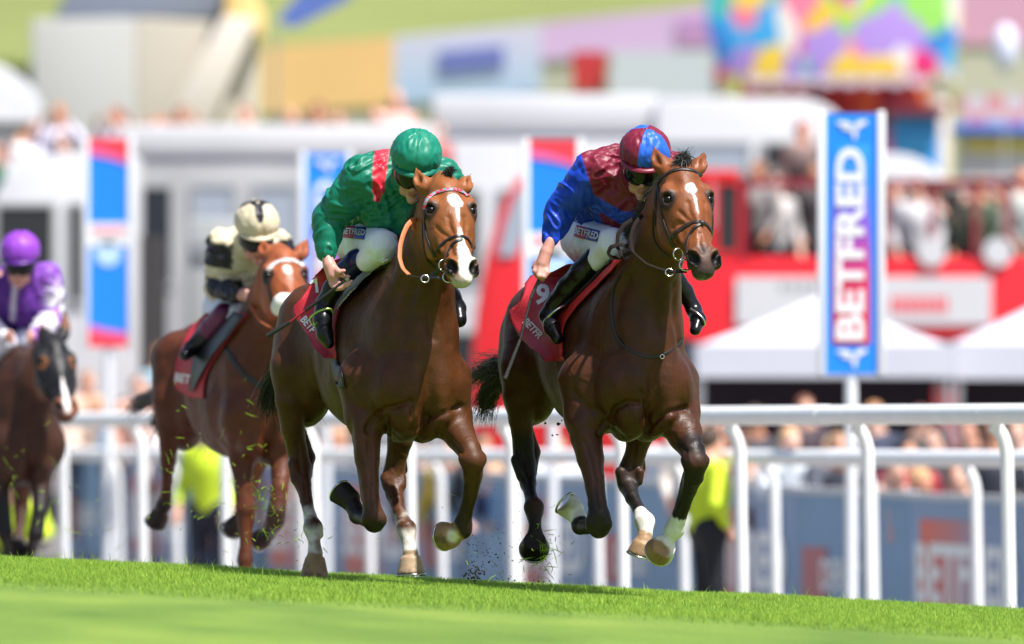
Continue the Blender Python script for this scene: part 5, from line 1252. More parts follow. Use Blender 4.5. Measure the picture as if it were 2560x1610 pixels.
# jockey in cream and black
def silk3(C, V, d, J):
    for e in ('R', 'L'):
        dd, _ = segdist(V, J['sh' + e] + (J['el' + e] - J['sh' + e]) * .25, J['el' + e]); d2, _ = segdist(V, J['el' + e], J['wr' + e])
        m = np.maximum(sstep(.125, .115, dd), sstep(.10, .09, d2))[:, None]; C[:] = C * (1 - m) + np.array(INK) * m
        a = J['sh' + e] * .35 + J['el' + e] * .65; ax = (J['el' + e] - J['sh' + e]); ax /= np.linalg.norm(ax)
        m = (sstep(.035, .025, np.abs((V - a) @ ax)) * sstep(.15, .14, np.linalg.norm(V - a, axis=1)))[:, None]; C[:] = C * (1 - m) + np.array(CREAM) * m
def cap3(ph, th): return INK if th < .35 + .75 * max(0, math.cos(3 * (ph - math.pi / 2))) ** 1.5 else CREAM
J3 = dict(d=d, bvh=bv, head=(642, 558, .10), pole=(.05, -.45, .88), fwd=(.15, -.88, -.42), seat=(550, 800, .6), label='jockey in cream and black silks on the chestnut horse', seed=3, vox=.009, bvox=.007,
    J=dict(neck=(622, 612, .30), belly=(590, 680, .55), hip=(560, 760, .85), shR=(556, 612, .34), elR=(545, 712, .38), wrR=(592, 738, .12), shL=(690, 615, .42), elL=(712, 710, .45), wrL=(640, 740, .12), hipR=(560, 775, .8), knR=(595, 795, .36), anR=(492, 872, .55), hipL=(620, 775, .88), knL=(650, 795, .45), anL=(740, 890, .7)),
    torso=[(605, 650, .46, .19, .2, .17, 0), (580, 710, .66, .14, .18, .12, 0), (640, 690, .40, .15, .12, .12, 0)], breech=[(572, 770, .82, .11, .13, .11), (615, 765, .88, .11, .13, .1)],
    silk=CREAM, silk_paint=silk3, capcol=cap3, peak_mat=mat('cream_peak', CREAM, .4),
    bootR=[(560, 785, .36, .062), (528, 820, .45, .058), (500, 850, .5, .045), (478, 872, .5, .042), (462, 888, .44, .032)], sock=((560, 780, .36), (535, 806, .4), .10), sock_col=(.12, .01, .06), boot_mat=MAT['boot_attr'],
    handR=[[(594, 738, .12, .026), (606, 738, .1, .032)]] + [[(608, 732 + 5 * k, .1, .013), (616, 733 + 5 * k, .07, .011), (614, 738 + 5 * k, .06, .009)] for k in range(4)] + [[(602, 730, .1, .013), (612, 726, .07, .010), (618, 730, .06, .009)]],
    handL=[[(640, 740, .12, .026), (628, 742, .1, .03)]] + [[(626, 735 + 5 * k, .1, .013), (619, 737 + 5 * k, .07, .011), (622, 742 + 5 * k, .06, .009)] for k in range(4)] + [[(630, 733, .1, .013), (622, 729, .07, .010), (617, 733, .06, .009)]])
build_jockey(J3)
# ---- the dark horse at the left edge
def h4_paint(d, H, T, hs):
    q = lambda l, w, n: H(l * hs, w * hs, n * hs); L = []
    L.append((q(.05, 0, -.06), q(.36, 0, -.06), .16, (.012, .012, .014), dict(f=.01, rb=.12)))
    for s in (-1, 1): L.append((q(.184, .092 * s, -.02), q(.20, .1 * s, -.03), .034, (.16, .06, .02), dict(f=.006)))
    L.append((q(.33, .0, .01), q(.56, .0, -.01), .013, (.75, .70, .68), dict(f=.005, rb=.022)))
    L.append((q(.53, -.05, -.06), q(.60, 0, -.12), .05, (.02, .014, .012), dict(f=.03)))
    L.append((P(90, 1300, d), P(60, 1420, d + .2), .20, (.012, .009, .008), dict(f=.08)))
    L.append((P(20, 1300, d), P(10, 1420, d + .2), .20, (.012, .009, .008), dict(f=.08)))
    return L
_D4 = 69.0; _e4 = lambda x, y, dy: P(x, y, _D4 + dy)
H4 = dict(d=_D4, heading=math.radians(17), C0=(46, 1046), coat=(.05, .018, .009), mat=MAT['coat'], vox=.012, hs=1.0, paint=h4_paint, H=head_frame((136, 838), math.radians(38), math.radians(16), 0, _D4, -.22),
    label='dark bay racehorse in a black hood at the left edge', group='racehorses galloping on the turf',
    ears=[(_e4(112, 850, -.16), _e4(106, 830, -.13), _e4(104, 803, -.08), (-.3, -1, .05)), (_e4(158, 842, -.12), _e4(164, 815, -.09), _e4(160, 778, -.04), (.45, -1, .05))],
    legs=dict(hind_right=dict(pts=[(-110, 1000, 1.28, .15), (-120, 1130, 1.2, .09), (-120, 1220, 1.2, .05), (-115, 1300, 1.2, .032), (-110, 1360, 1.1, .042)], hoof=(-108, 1370, 1.1, -106, 1420, 1.0, .05, .062)),
        hind_left=dict(pts=[(60, 1120, 1.2, .13), (56, 1200, 1.1, .07), (52, 1270, 1.1, .045), (48, 1330, 1.0, .03), (46, 1370, .95, .042)], hoof=(46, 1375, .95, 44, 1412, .9, .05, .062)),
        fore_right=dict(pts=[(-10, 1100, .25, .13), (-4, 1180, .18, .08), (4, 1250, .1, .05), (12, 1330, .05, .05), (24, 1372, .2, .035), (36, 1380, .26, .04)], k=.06, hoof=(36, 1378, .26, 50, 1366, .3, .05, .062)),
        fore_left=dict(pts=[(86, 1090, .28, .13), (96, 1160, .18, .09), (102, 1215, .1, .062), (98, 1280, .0, .044), (90, 1335, -.03, .05), (80, 1370, .2, .035), (70, 1388, .24, .04)], k=.06, hoof=(70, 1388, .24, 56, 1398, .28, .05, .062))))
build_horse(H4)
d = _D4; bv = H4['bvh']
br = empty('bridle', P(140, 900, d - .4), 0, 'black bridle on the hooded dark horse at the left edge', 'bridle')
strap('noseband', br, bv, [cF(*p) for p in ((150, 670), (180, 690), (215, 670), (250, 640))], .022, MAT['black_leather']); strap('cheek_strap', br, bv, [cF(*p) for p in ((160, 520), (150, 600), (165, 670), (200, 720))], .022, MAT['black_leather'])
def silk4(C, V, d, J):
    for e in ('R', 'L'):
        dd, _ = segdist(V, J['sh' + e] + (J['el' + e] - J['sh' + e]) * .15, J['el' + e]); d2, _ = segdist(V, J['el' + e], J['wr' + e]); n = vnoise(V, 11, 2)
        m = np.maximum(sstep(.10, .09, dd), sstep(.085, .075, d2)); C[:] = C * (1 - m[:, None]) + np.array((.74, .72, .78)) * m[:, None]
        k = (m * sstep(.60, .66, n))[:, None]; C[:] = C * (1 - k) + np.array(LILAC) * k
    paint2(C, V, d + .4, cF(68, 260), cF(55, 400), 9, (.62, .55, .66))
    sh = sstep(.13, .10, np.linalg.norm(V - J['shL'], axis=1))[:, None] * .7; C[:] = C * (1 - sh) + np.array(LILAC) * sh
J4 = dict(d=d, bvh=bv, head=(50, 628, .10), pole=(.0, -.35, .93), fwd=(-.08, -.92, -.32), seat=(20, 860, .6), label='jockey in purple and white silks at the left edge', seed=4, vox=.010, bvox=.008,
    J=dict(neck=(48, 680, .28), belly=(40, 750, .5), hip=(20, 830, .8), shR=(-40, 695, .32), elR=(-50, 790, .36), wrR=(10, 840, .12), shL=(118, 692, .36), elL=(132, 790, .36), wrL=(90, 838, .08), hipR=(-30, 835, .8), knR=(10, 855, .3), anR=(-70, 960, .5), hipL=(60, 835, .85), knL=(70, 850, .4), anL=(130, 980, .7)),
    torso=[(45, 730, .42, .19, .18, .18, 0), (30, 790, .6, .15, .18, .13, 0), (60, 770, .4, .15, .12, .12, 0)], breech=[(0, 835, .8, .12, .13, .11), (50, 830, .85, .12, .13, .1)],
    silk=PURPLE, silk_paint=silk4, capcol=lambda ph, th: (.26, .05, .50), peak_mat=mat('purple_peak', PURPLE, .4),
    bootR=[(-10, 860, .35, .06), (-40, 910, .45, .055), (-70, 960, .5, .045), (-85, 990, .48, .036)],
    handR=[[(10, 840, .12, .026), (20, 842, .1, .032)]] + [[(24, 836 + 5 * k, .1, .013), (31, 838 + 5 * k, .07, .011), (28, 843 + 5 * k, .06, .009)] for k in range(4)] + [[(18, 834, .1, .013), (27, 830, .07, .010), (32, 834, .06, .009)]],
    handL=[[(90, 838, .08, .026), (80, 842, .06, .03)]] + [[(78, 836 + 5 * k, .06, .013), (71, 838 + 5 * k, .04, .011), (74, 843 + 5 * k, .03, .009)] for k in range(4)] + [[(82, 834, .06, .013), (74, 830, .04, .010), (69, 834, .03, .009)]])
build_jockey(J4)
# ------------------------------------------------------------------ running rails
MAT['rail'] = mat('white_rail_plastic', (.86, .87, .87), .38, spec=.4, var=.05, vsc=6)
def oval_tube(mb, A, B, rw, rh, seg=14):
    A = np.array(A); B = np.array(B); T = (B - A) / np.linalg.norm(B - A); W = np.cross(T, [0, 0, 1]); W /= np.linalg.norm(W); U = np.cross(W, T)
    V = [Q + W * rw * math.cos(a) + U * rh * math.sin(a) for Q in (A, B) for a in [2 * math.pi * i / seg for i in range(seg)]]
    F = [[i, (i + 1) % seg, seg + (i + 1) % seg, seg + i] for i in range(seg)] + [list(range(seg)), list(range(seg, 2 * seg))]
    mb.add(V, F)
def running_rail(label, group, pts, rw, rh, pr, skip_end=0):
    """pts: (x, y, ztop) of each post; goose-neck posts bend over to carry the rail"""
    root = empty('running_rail', (pts[0][0], pts[0][1], gz(np.array([pts[0][0]]), np.array([pts[0][1]]))[0]), 0, label, 'rail', group)
    for i in range(len(pts) - 1):
        A, B = np.array(pts[i]) - [0, 0, rh], np.array(pts[i + 1]) - [0, 0, rh]
        mb = MB(); oval_tube(mb, A, A + (B - A) * .997, rw, rh); o = mb.build('top_rail', MAT['rail'], root, smooth='auto')
        if i % 2 == 0:
            mb = MB(); T = (B - A) / np.linalg.norm(B - A); oval_tube(mb, A + T * .5, A + T * .8, rw * 1.06, rh * 1.06); mb.build('sleeve', MAT['rail'], root, smooth='auto')
    for (x, y, z) in pts:
        g = gz(np.array([x]), np.array([y]))[0] - .12; zt = z - 2 * rh + .02
        path = [(x + .13, y + .03, g), (x + .115, y + .03, g + .4), (x + .10, y + .02, zt - .28)] + [(x + .10 * math.cos(a), y + .02 * math.cos(a), zt - .22 + .2 * math.sin(a)) for a in np.linspace(.2, 1.45, 7)]
        mb = MB(); mb.tube(path, [pr] * len(path), 12); mb.build('post', MAT['rail'], root, smooth='auto')
    return root
running_rail('white running rail just behind the two leading horses', None, [(2.60 - .675 * n, 62 + 2.62 * n, .778 - .0145 * n) for n in range(-1, 10)], .075, .058, .038)
running_rail('second white running rail before the advertising boards', None, [(3.0 - .612 * n, 76 + 2.62 * n, .43 - .016 * n) for n in range(-1, 13)], .07, .058, .038)
# ------------------------------------------------------------------ advertising boards
MAT['board'] = mat('blue_board', hx('7896BE'), .45, var=.10, vsc=1.2); MAT['board_teal'] = mat('teal_board', hx('6490BA'), .45, var=.10, vsc=1.2)
MAT['board_back'] = mat('board_frame', (.55, .57, .60), .5)
def grad_mat(name, stops, axis=0, rough=.45):
    m = mat(name, (.5, .5, .5), rough); nt = m.node_tree; b = nt.nodes['Principled BSDF']; tc = nt.nodes.new('ShaderNodeTexCoord')
    sp = nt.nodes.new('ShaderNodeSeparateXYZ'); nt.links.new(tc.outputs['Generated'], sp.inputs[0]); r = nt.nodes.new('ShaderNodeValToRGB'); nt.links.new(sp.outputs[axis], r.inputs[0])
    e = r.color_ramp.elements; e[0].position, e[0].color = stops[0][0], (*stops[0][1], 1); e[1].position, e[1].color = stops[-1][0], (*stops[-1][1], 1)
    for p, c in stops[1:-1]: q = e.new(p); q.color = (*c, 1)
    nt.links.new(r.outputs[0], b.inputs['Base Color']); return m
MAT['bet_grad'] = grad_mat('red_to_blue_panel', [(0, hx('E8563A')), (.35, hx('C4707A')), (.7, hx('7F90B8')), (1, hx('7098C8'))])
MAT['print'] = mat('white_lettering', (.85, .86, .86), .5)
def flat_text(name, s, size, M, mt, parent, bold=0.0, sx=1.0, shear=0.0):
    me = text_mesh(s, size, bold=bold, shear=shear, extrude=.002); me.transform(M @ Matrix.Diagonal((sx, 1, 1, 1)))
    return link(name, me, parent, mt)
Bdir = Vector((-.235, 1.0, 0)).normalized(); ang_b = math.atan2(-Bdir.y, -Bdir.x)
def board(x, y, L, h, z0, kind, label, i):
    root = empty('advertising_board', (x, y, z0), 0, label, 'board', 'advertising boards along the course')
    c = Vector((x, y, z0)) + Bdir * L / 2
    # local frame: X along the board towards the camera (reads left to right), Y up, Z towards the track
    ex = -Bdir; ez = Vector((-Bdir.y, Bdir.x, 0)) ; ez = ez if ez.x < 0 else -ez; ey = Vector((0, 0, 1))
    if ex.cross(ey).dot(ez) < 0: pass
    M = Matrix((( ex.x, ey.x, ez.x, c.x), (ex.y, ey.y, ez.y, c.y), (ex.z, ey.z, ez.z, c.z + h / 2), (0, 0, 0, 1)))
    MB().box(-L / 2 + .01, L / 2 - .01, -h / 2, h / 2, -.05, 0, M).build('panel', MAT['board_teal'] if kind == 'derby' else MAT['board'], root)
    MB().box(-L / 2, L / 2, h / 2, h / 2 + .05, -.09, .03, M).build('cap_rail', MAT['board_back'], root)
    if kind == 'bet':
        MB().box(-L * .40, L * .36, -h * .42, h * .36, .004, .010, M).build('logo_panel', MAT['bet_grad'], root)
        flat_text('lettering', 'BETFRED', .62, M @ Matrix.Translation((-.02 * L, -.06, .014)), MAT['print'], root, bold=.02, sx=L * .74 / 2.15)
    else:
        flat_text('lettering', 'DERBY', .34, M @ Matrix.Translation((-.1 * L, -.12, .008)), MAT['print'], root, bold=.008, sx=1.2)
        MB().box(-L * .45, -L * .22, -h * .3, h * .1, .004, .008, M).build('logo_panel', mat('red_logo', hx('B5606A'), .5), root)
    return root
bx, by = 4.6, 80.5; Lb = 3.4; kinds = ['bet', 'bet', 'derby', 'bet', 'derby', 'bet', 'derby', 'bet', 'bet', 'derby', 'bet', 'derby']
where = ['at the right edge of the picture', 'right of the high-visibility steward', 'behind the bending steward', 'behind the leading horse', 'under the white-starred bay', 'between the two leading horses', 'behind the blazed bay', 'left of the blazed bay', 'behind the chestnut horse', 'below the tall blue sign at left', 'left of the tall blue sign', 'at the far left edge']
for i, k in enumerate(kinds):
    p = Vector((bx, by, 0)) + Bdir * (Lb * i)
    board(p.x, p.y, Lb, 1.05, -1.08 + .008 * i, k, ('blue board with white BETFRED lettering ' if k == 'bet' else 'teal blue board with small white lettering ') + where[i], i)
# ------------------------------------------------------------------ tall signs
MAT['sign_blue'] = mat('sign_blue', hx('1E8CF5'), .4); MAT['sign_frame'] = mat('sign_white', (.80, .82, .84), .4); MAT['sign_red'] = mat('sign_red', hx('F0424F'), .4); MAT['sign_pink'] = mat('sign_pink', hx('E86AA8'), .4)
MAT['bet_vert'] = grad_mat('red_to_blue_upright', [(0, hx('EE2E40')), (.34, hx('DA3868')), (.58, hx('8B4FC0')), (.82, hx('2F7FE8')), (1, hx('1E8CF5'))], axis=2)
def wing(root, cx, cz, w, y, flip=1):
    """white winged emblem"""
    mb = MB()
    for poly in ([(-.5, .22), (-.3, .30), (-.05, .24), (.05, .12), (-.12, .10)], [(-.36, .10), (-.1, .09), (.06, .06), (.04, -.02), (-.16, .0)], [(.06, .14), (.2, .28), (.42, .33), (.5, .24), (.36, .15), (.2, .06)], [(.0, .05), (.19, .05), (.16, -.12), (.10, -.34), (.04, -.14)]):
        mb2 = MB().prism([(cx + p[0] * w, cz + p[1] * w) for p in poly], -.006); mb.add([(v[0], v[1] + y, v[2]) for v in mb2.v], mb2.f)
    mb.build('emblem', MAT['print'], root)
def tall_sign(px, ptop, pbot, d, w, kind, label, pw=.09):
    t = P(px, ptop, d); b = P(px, pbot, d); g = gz(np.array([t[0]]), np.array([d]))[0]
    root = empty('tall_sign', (t[0], d, g), 0, label, 'sign', 'tall blue signs along the course')
    x, z0, z1 = t[0], b[2], t[2]; fw = .055
    MB().box(x - w / 2, x + w / 2, d - .05, d + .05, z0, z1).build('panel', MAT['sign_blue'], root)
    for s in (-1, 1): MB().box(x + s * w / 2 + (0 if s > 0 else -fw), x + s * w / 2 + (fw if s > 0 else 0), d - .075, d + .06, z0 - .02, z1 + .02).build('frame', MAT['sign_frame'], root, bevel=.015)
    MB().tube([(x, d, g - .1), (x, d, z0)], pw / 2, 14).build('post', MAT['sign_frame'], root, smooth='auto')
    h = z1 - z0; y = d - .053
    if kind == 'bet':
        MB().box(x - w * .36, x + w * .36, y - .006, y, z0 + h * .115, z0 + h * .88).build('logo_panel', MAT['bet_vert'], root, bevel=.002)
        M = Matrix.Translation((x, y - .010, z0 + h * .497)) @ Matrix.Rotation(math.radians(90), 4, 'X') @ Matrix.Rotation(math.radians(90), 4, 'Z')
        flat_text('lettering', 'BETFRED', w * .72, M, MAT['print'], root, bold=.010, sx=h * .66 / (w * .72 * 3.52))
        wing(root, x, z0 + h * .935, w * .62, y); wing(root, x, z0 + h * .058, w * .62, y)
    else:
        for zz, up in ((z1, 1), (z0, -1)):
            mb = MB()
            hh = h * .085
            if up > 0: poly = [(x - w / 2, z1), (x + w / 2, z1), (x + w / 2, z1 - hh * 1.15), (x, z1 - hh * .72), (x - w / 2, z1 - hh * .45)]; p2 = [(x - w / 2, z1 - hh * .45), (x, z1 - hh * .72), (x + w / 2, z1 - hh * 1.15), (x + w / 2, z1 - hh * 1.45), (x, z1 - hh * 1.12), (x - w / 2, z1 - hh * .95)]
            else: poly = [(x - w / 2, z0), (x + w / 2, z0), (x + w / 2, z0 + hh * .5), (x, z0 + hh * .65), (x - w / 2, z0 + hh * .85)]; p2 = [(x - w / 2, z0 + hh * .85), (x, z0 + hh * .65), (x + w / 2, z0 + hh * .5), (x + w / 2, z0 + hh * .8), (x, z0 + hh * .98), (x - w / 2, z0 + hh * 1.25)]
            for q, m in ((poly, MAT['sign_red']), (p2, MAT['sign_pink'])):
                a = MB().prism(q, -.006); a.v = [(v[0], v[1] + y, v[2]) for v in a.v]; a.build('swoosh', m, root)
        zc = z0 + h * .5
        MB().box(x - w * .5, x + w * .5, y - .006, y, zc - h * .015, zc + h * .095).build('white_band', MAT['print'], root)
        MB().box(x - w * .42, x + w * .42, y - .012, y - .006, zc + h * .045, zc + h * .075).build('print_line', mat('pale_red_print', hx('F2A0A8'), .5), root)
        sh = MB().prism([(x + math.cos(a) * w * .33, zc - h * .05 + math.sin(a) * w * .33) for a in np.linspace(0, 2 * math.pi, 20, endpoint=False)], -.006); sh.v = [(v[0], v[1] + y, v[2]) for v in sh.v]; sh.build('badge', mat('pale_blue_print', hx('BFE0FF'), .5), root)
    return root
tall_sign(2128, 284, 935, 80, .365, 'bet', 'tall blue sign reading BETFRED upright at the right')
tall_sign(271, 347, 868, 104, .36, 'derby', 'tall blue sign with red swooshes at the far left')
tall_sign(816, 384, 900, 102, .37, 'bet', 'tall blue BETFRED sign behind the green jockey')
tall_sign(1382, 350, 920, 92, .38, 'derby', 'tall blue sign with red top behind the maroon and blue jockey')
# ------------------------------------------------------------------ vehicles, tents and the fair behind
def gzf(x, y): return float(gz(np.array([float(x)]), np.array([float(y)]))[0])
MAT['bus_white'] = mat('bus_white', (.66, .66, .68), .3, coat=.3, var=.04, vsc=1); MAT['bus_red'] = mat('bus_red', hx('E01F28'), .3, coat=.3, var=.05, vsc=1); MAT['bus_grey'] = mat('bus_grey', hx('A9ACAC'), .4)
MAT['bus_glass'] = mat('dark_window', (.025, .03, .038), .08, coat=.5); MAT['pale_glass'] = mat('pale_window', hx('A3ACB9'), .2); MAT['tyre'] = mat('tyre', (.02, .02, .02), .8); MAT['bus_dark'] = mat('bus_inside', (.035, .03, .032), .8)
MAT['maroon_frame'] = mat('maroon_window_frame', hx('8E2030'), .4)
def rbox(mb, x0, x1, y0, y1, z0, z1): mb.box(x0, x1, y0, y1, z0, z1)
def window(root, x0, x1, z0, z1, y, frame, glass, fr=.05, name='window'):
    mb = MB(); mb.box(x0, x1, y - .03, y + .02, z1 - fr, z1); mb.box(x0, x1, y - .03, y + .02, z0, z0 + fr); mb.box(x0, x0 + fr, y - .03, y + .02, z0 + fr, z1 - fr); mb.box(x1 - fr, x1, y - .03, y + .02, z0 + fr, z1 - fr)
    w = mb.build(name, frame, root); g = MB().box(x0 + fr, x1 - fr, y - .008, y + .008, z0 + fr, z1 - fr).build('pane', glass, root)
    g.parent = None; attach2(g, w); return w
def attach2(o, part):
    o.parent = part; o.matrix_parent_inverse = (part.parent.matrix_parent_inverse.inverted() if False else Matrix.Identity(4))
    top = part.parent
    o.matrix_parent_inverse = part.matrix_parent_inverse.inverted() @ Matrix.Identity(4) if False else Matrix.Identity(4)
    # part sits at the origin under its thing, so the world transform of the part is the identity
def wheel(root, x, y, z, r=.48):
    pts = [(x, y, z), (x, y + .28, z)]; t = MB().tube(pts, r, 24).build('wheel', MAT['tyre'], root, smooth='auto'); h = MB().tube([(x, y - .02, z), (x, y + .05, z)], r * .5, 16).build('hub', MAT['bus_grey'], root, smooth='auto'); h.parent = None; attach2(h, t)
def open_top_bus(label, px0, px1, d, ptop, pbot_top, body_mat, rail_mat, width=2.4, front=None, upper=None, nwin=5, canopy=None):
    """double-decker seen from its side: lower deck, upper deck side wall, open top"""
    x0, x1 = P(px0, 0, d)[0], P(px1, 0, d)[0]; g = gzf((x0 + x1) / 2, d); root = empty('open_top_bus', ((x0 + x1) / 2, d, g), 0, label, 'bus', 'buses parked behind the crowd')
    zt = P(0, ptop, d)[2]; zb = P(0, pbot_top, d)[2]
    body = MB()
    prof = [(x0, g + .35), (x1, g + .35), (x1, zb), (x0 + .0, zb)]
    body.box(x0, x1, d, d + width, g + .35, zb); body.build('body', body_mat, root, bevel=.12)
    MB().box(x0 - .02, x1 + .02, d - .03, d + .06, zb, zt).build('top_deck_wall', rail_mat, root, bevel=.05)
    MB().box(x0 - .02, x1 + .02, d + width - .06, d + width + .03, zb, zt).build('top_deck_wall', rail_mat, root, bevel=.05)
    for e in (x0 - .02, x1 - .06): MB().box(e, e + .08, d + .06, d + width - .06, zb, zt).build('end_wall', rail_mat, root)
    L = (x1 - x0) / nwin; h = zb - g
    for row in upper or ((.28, .50), (.62, .86)):
        for i in range(nwin): window(root, x0 + L * i + .1, x0 + L * (i + 1) - .1, g + h * row[0], g + h * row[1], d - .01, MAT['bus_grey'], MAT['bus_glass'] if i in (0, 3) or nwin < 5 else MAT['pale_glass'])
    for t in (.16, .82): wheel(root, x0 + (x1 - x0) * t, d - .06, g + .48)
    return root
# white open-top bus with spectators, left of centre
open_top_bus('white open-top bus crowded with spectators behind the chestnut horse', 300, 1085, 140, 312, 392, mat('bus_silver', (.40, .40, .41), .4, var=.15, vsc=.8), MAT['bus_white'], nwin=5, upper=((.25, .48), (.66, .93)))
open_top_bus('white open-top bus with long rounded top between the jockeys', 1085, 1640, 152, 236, 335, MAT['bus_white'], MAT['bus_white'], nwin=4)
# white coach with rounded nose
def coach(label, px0, px1, d, ptop, nose='right', win=(370, 430), rm=None, dark=False):
    x0, x1 = P(px0, 0, d)[0], P(px1, 0, d)[0]; g = gzf((x0 + x1) / 2, d); zt = P(0, ptop, d)[2]
    root = empty('coach', ((x0 + x1) / 2, d, g), 0, label, 'coach', 'buses parked behind the crowd'); h = zt - g; r = min(.8, h * .2)
    s = 1 if nose == 'right' else -1; xa, xb = (x0, x1) if s > 0 else (x1, x0)
    def arc(c, z, rr, a0, a1): return [(c + s * rr * math.cos(a), z + rr * math.sin(a)) for a in np.linspace(a0, a1, 9)]
    poly = [(xa, g + .35), (xb, g + .35)] + arc(xb - s * r, zt - r, r, 0, math.pi / 2) + [(xa, zt)]
    b = MB().prism(poly, 2.4); b.v = [(v[0], v[1] + d, v[2]) for v in b.v]; b.build('body', rm or MAT['bus_white'], root, bevel=.05)
    zw1, zw0 = P(0, win[0], d)[2], P(0, win[1], d)[2]; n = max(2, int(abs(x1 - x0) / 1.3)); L = (x1 - x0) / n
    for i in range(n):
        window(root, x0 + L * i + .06, x0 + L * (i + 1) - .06, zw0, zw1, d - .01, MAT['bus_grey'], MAT['bus_glass'] if dark or i % 3 else MAT['pale_glass'])
    for t in (.2, .8): wheel(root, x0 + (x1 - x0) * t, d - .06, g + .48)
    return root
coach('white coach with rounded roof end behind the leading jockey', 1640, 2142, 150, 244, 'right', (352, 430))
coach('white coach with curved nose and dark windscreen at the far left', -30, 340, 128, 384, 'left', (505, 760), dark=True)
coach('pale grey lorry box behind the chestnut horse', 470, 735, 122, 545, 'right', (600, 640), MAT['bus_grey'])
coach('low white coach roof right of the tall BETFRED sign', 2150, 2395, 140, 384, 'right', (452, 560))
# red double-decker with open top, front to the left
def red_bus():
    d = 125.0; x0, x1 = P(1178, 0, d)[0], P(2760, 0, d)[0]; g = gzf(2, d); Z = lambda py: P(0, py, d)[2]; X = lambda px: P(px, 0, d)[0]
    root = empty('double_decker_bus', ((x0 + x1) / 2, d, g), 0, 'red open-top double-decker bus full of spectators behind the white tents', 'bus', 'buses parked behind the crowd')
    def slab(name, poly, m, y0, y1, bev=.04):
        b = MB().prism(poly, y1 - y0); b.v = [(v[0], v[1] + d + y0, v[2]) for v in b.v]; return b.build(name, m, root, bevel=bev)
    nose = [(X(1335), Z(428)), (X(1290), Z(450)), (X(1250), Z(520)), (X(1215), Z(640)), (X(1190), Z(780)), (X(1178), Z(920)), (X(1176), g + .4)]
    slab('front', [(X(1352), g + .4), (X(1352), Z(428))] + nose, MAT['bus_red'], 0, 2.45)
    slab('lower_side', [(X(1352), g + .4), (x1, g + .4), (x1, Z(642)), (X(1352), Z(642))], MAT['bus_red'], 0, .08)
    slab('far_side', [(X(1352), g + .4), (x1, g + .4), (x1, Z(560)), (X(1352), Z(560))], MAT['bus_red'], 2.37, 2.45)
    slab('deck', [(X(1352), Z(660)), (x1, Z(660)), (x1, Z(648)), (X(1352), Z(648))], MAT['bus_dark'], .09, 2.36, 0)
    slab('roof_front', [(X(1352), Z(446)), (X(1850), Z(446)), (X(1850), Z(425)), (X(1352), Z(425))], MAT['bus_red'], 0, 2.45)
    slab('windscreen', [(X(1318), Z(455)), (X(1290), Z(480)), (X(1262), Z(560)), (X(1244), Z(640)), (X(1290), Z(640)), (X(1318), Z(560))], MAT['pale_glass'], -.03, -.01, 0)
    # upper deck window frames
    for a, b in ((1360, 1500), (1510, 1650), (1660, 1780)): window(root, X(a), X(b), Z(642), Z(448), d + .02, MAT['bus_red'], MAT['bus_glass'], .06)
    window(root, X(1784), X(1856), Z(640), Z(448), d + .02, MAT['bus_red'], MAT['bus_glass'], .05)
    for px in (1862, 2062, 2215, 2330, 2440, 2520, 2610): MB().box(X(px) - .035, X(px) + .035, d - .02, d + .05, Z(645), Z(448)).build('pillar', MAT['maroon_frame'], root)
    MB().box(X(1862), x1, d - .02, d + .05, Z(468), Z(448)).build('top_rail', MAT['maroon_frame'], root)
    MB().box(X(1862), x1, d + 2.3, d + 2.36, Z(645), Z(470)).build('far_wall', MAT['bus_dark'], root)
    MB().box(X(1840), X(2478), d - .05, d - .015, Z(812), Z(692)).build('banner', MAT['bus_white'], root)
    for k in range(9): window(root, X(1365 + k * 135), X(1365 + k * 135 + 118), Z(985), Z(835), d + .0, MAT['bus_red'], MAT['bus_glass'], .05)
    for k in range(7): MB().box(X(2228 + k * 21), X(2228 + k * 21 + 13), d - .058, d - .052, Z(782), Z(742)).build('red_print', MAT['sign_red'], root)
    for k in range(5): MB().box(X(1950 + k * 26), X(1950 + k * 26 + 14), d - .058, d - .052, Z(726), Z(704)).build('grey_print', MAT['bus_grey'], root)
    for t in (.14, .7): wheel(root, x0 + (x1 - x0) * t, d - .06, g + .48)
    for px in (2330, 2495):
        mb = MB().tube([(X(px), d - .05, Z(630)), (X(px), d - .02, Z(630))], .16, 18).build('lamp', MAT['bus_white'], root, smooth='auto')
    return root
red_bus()
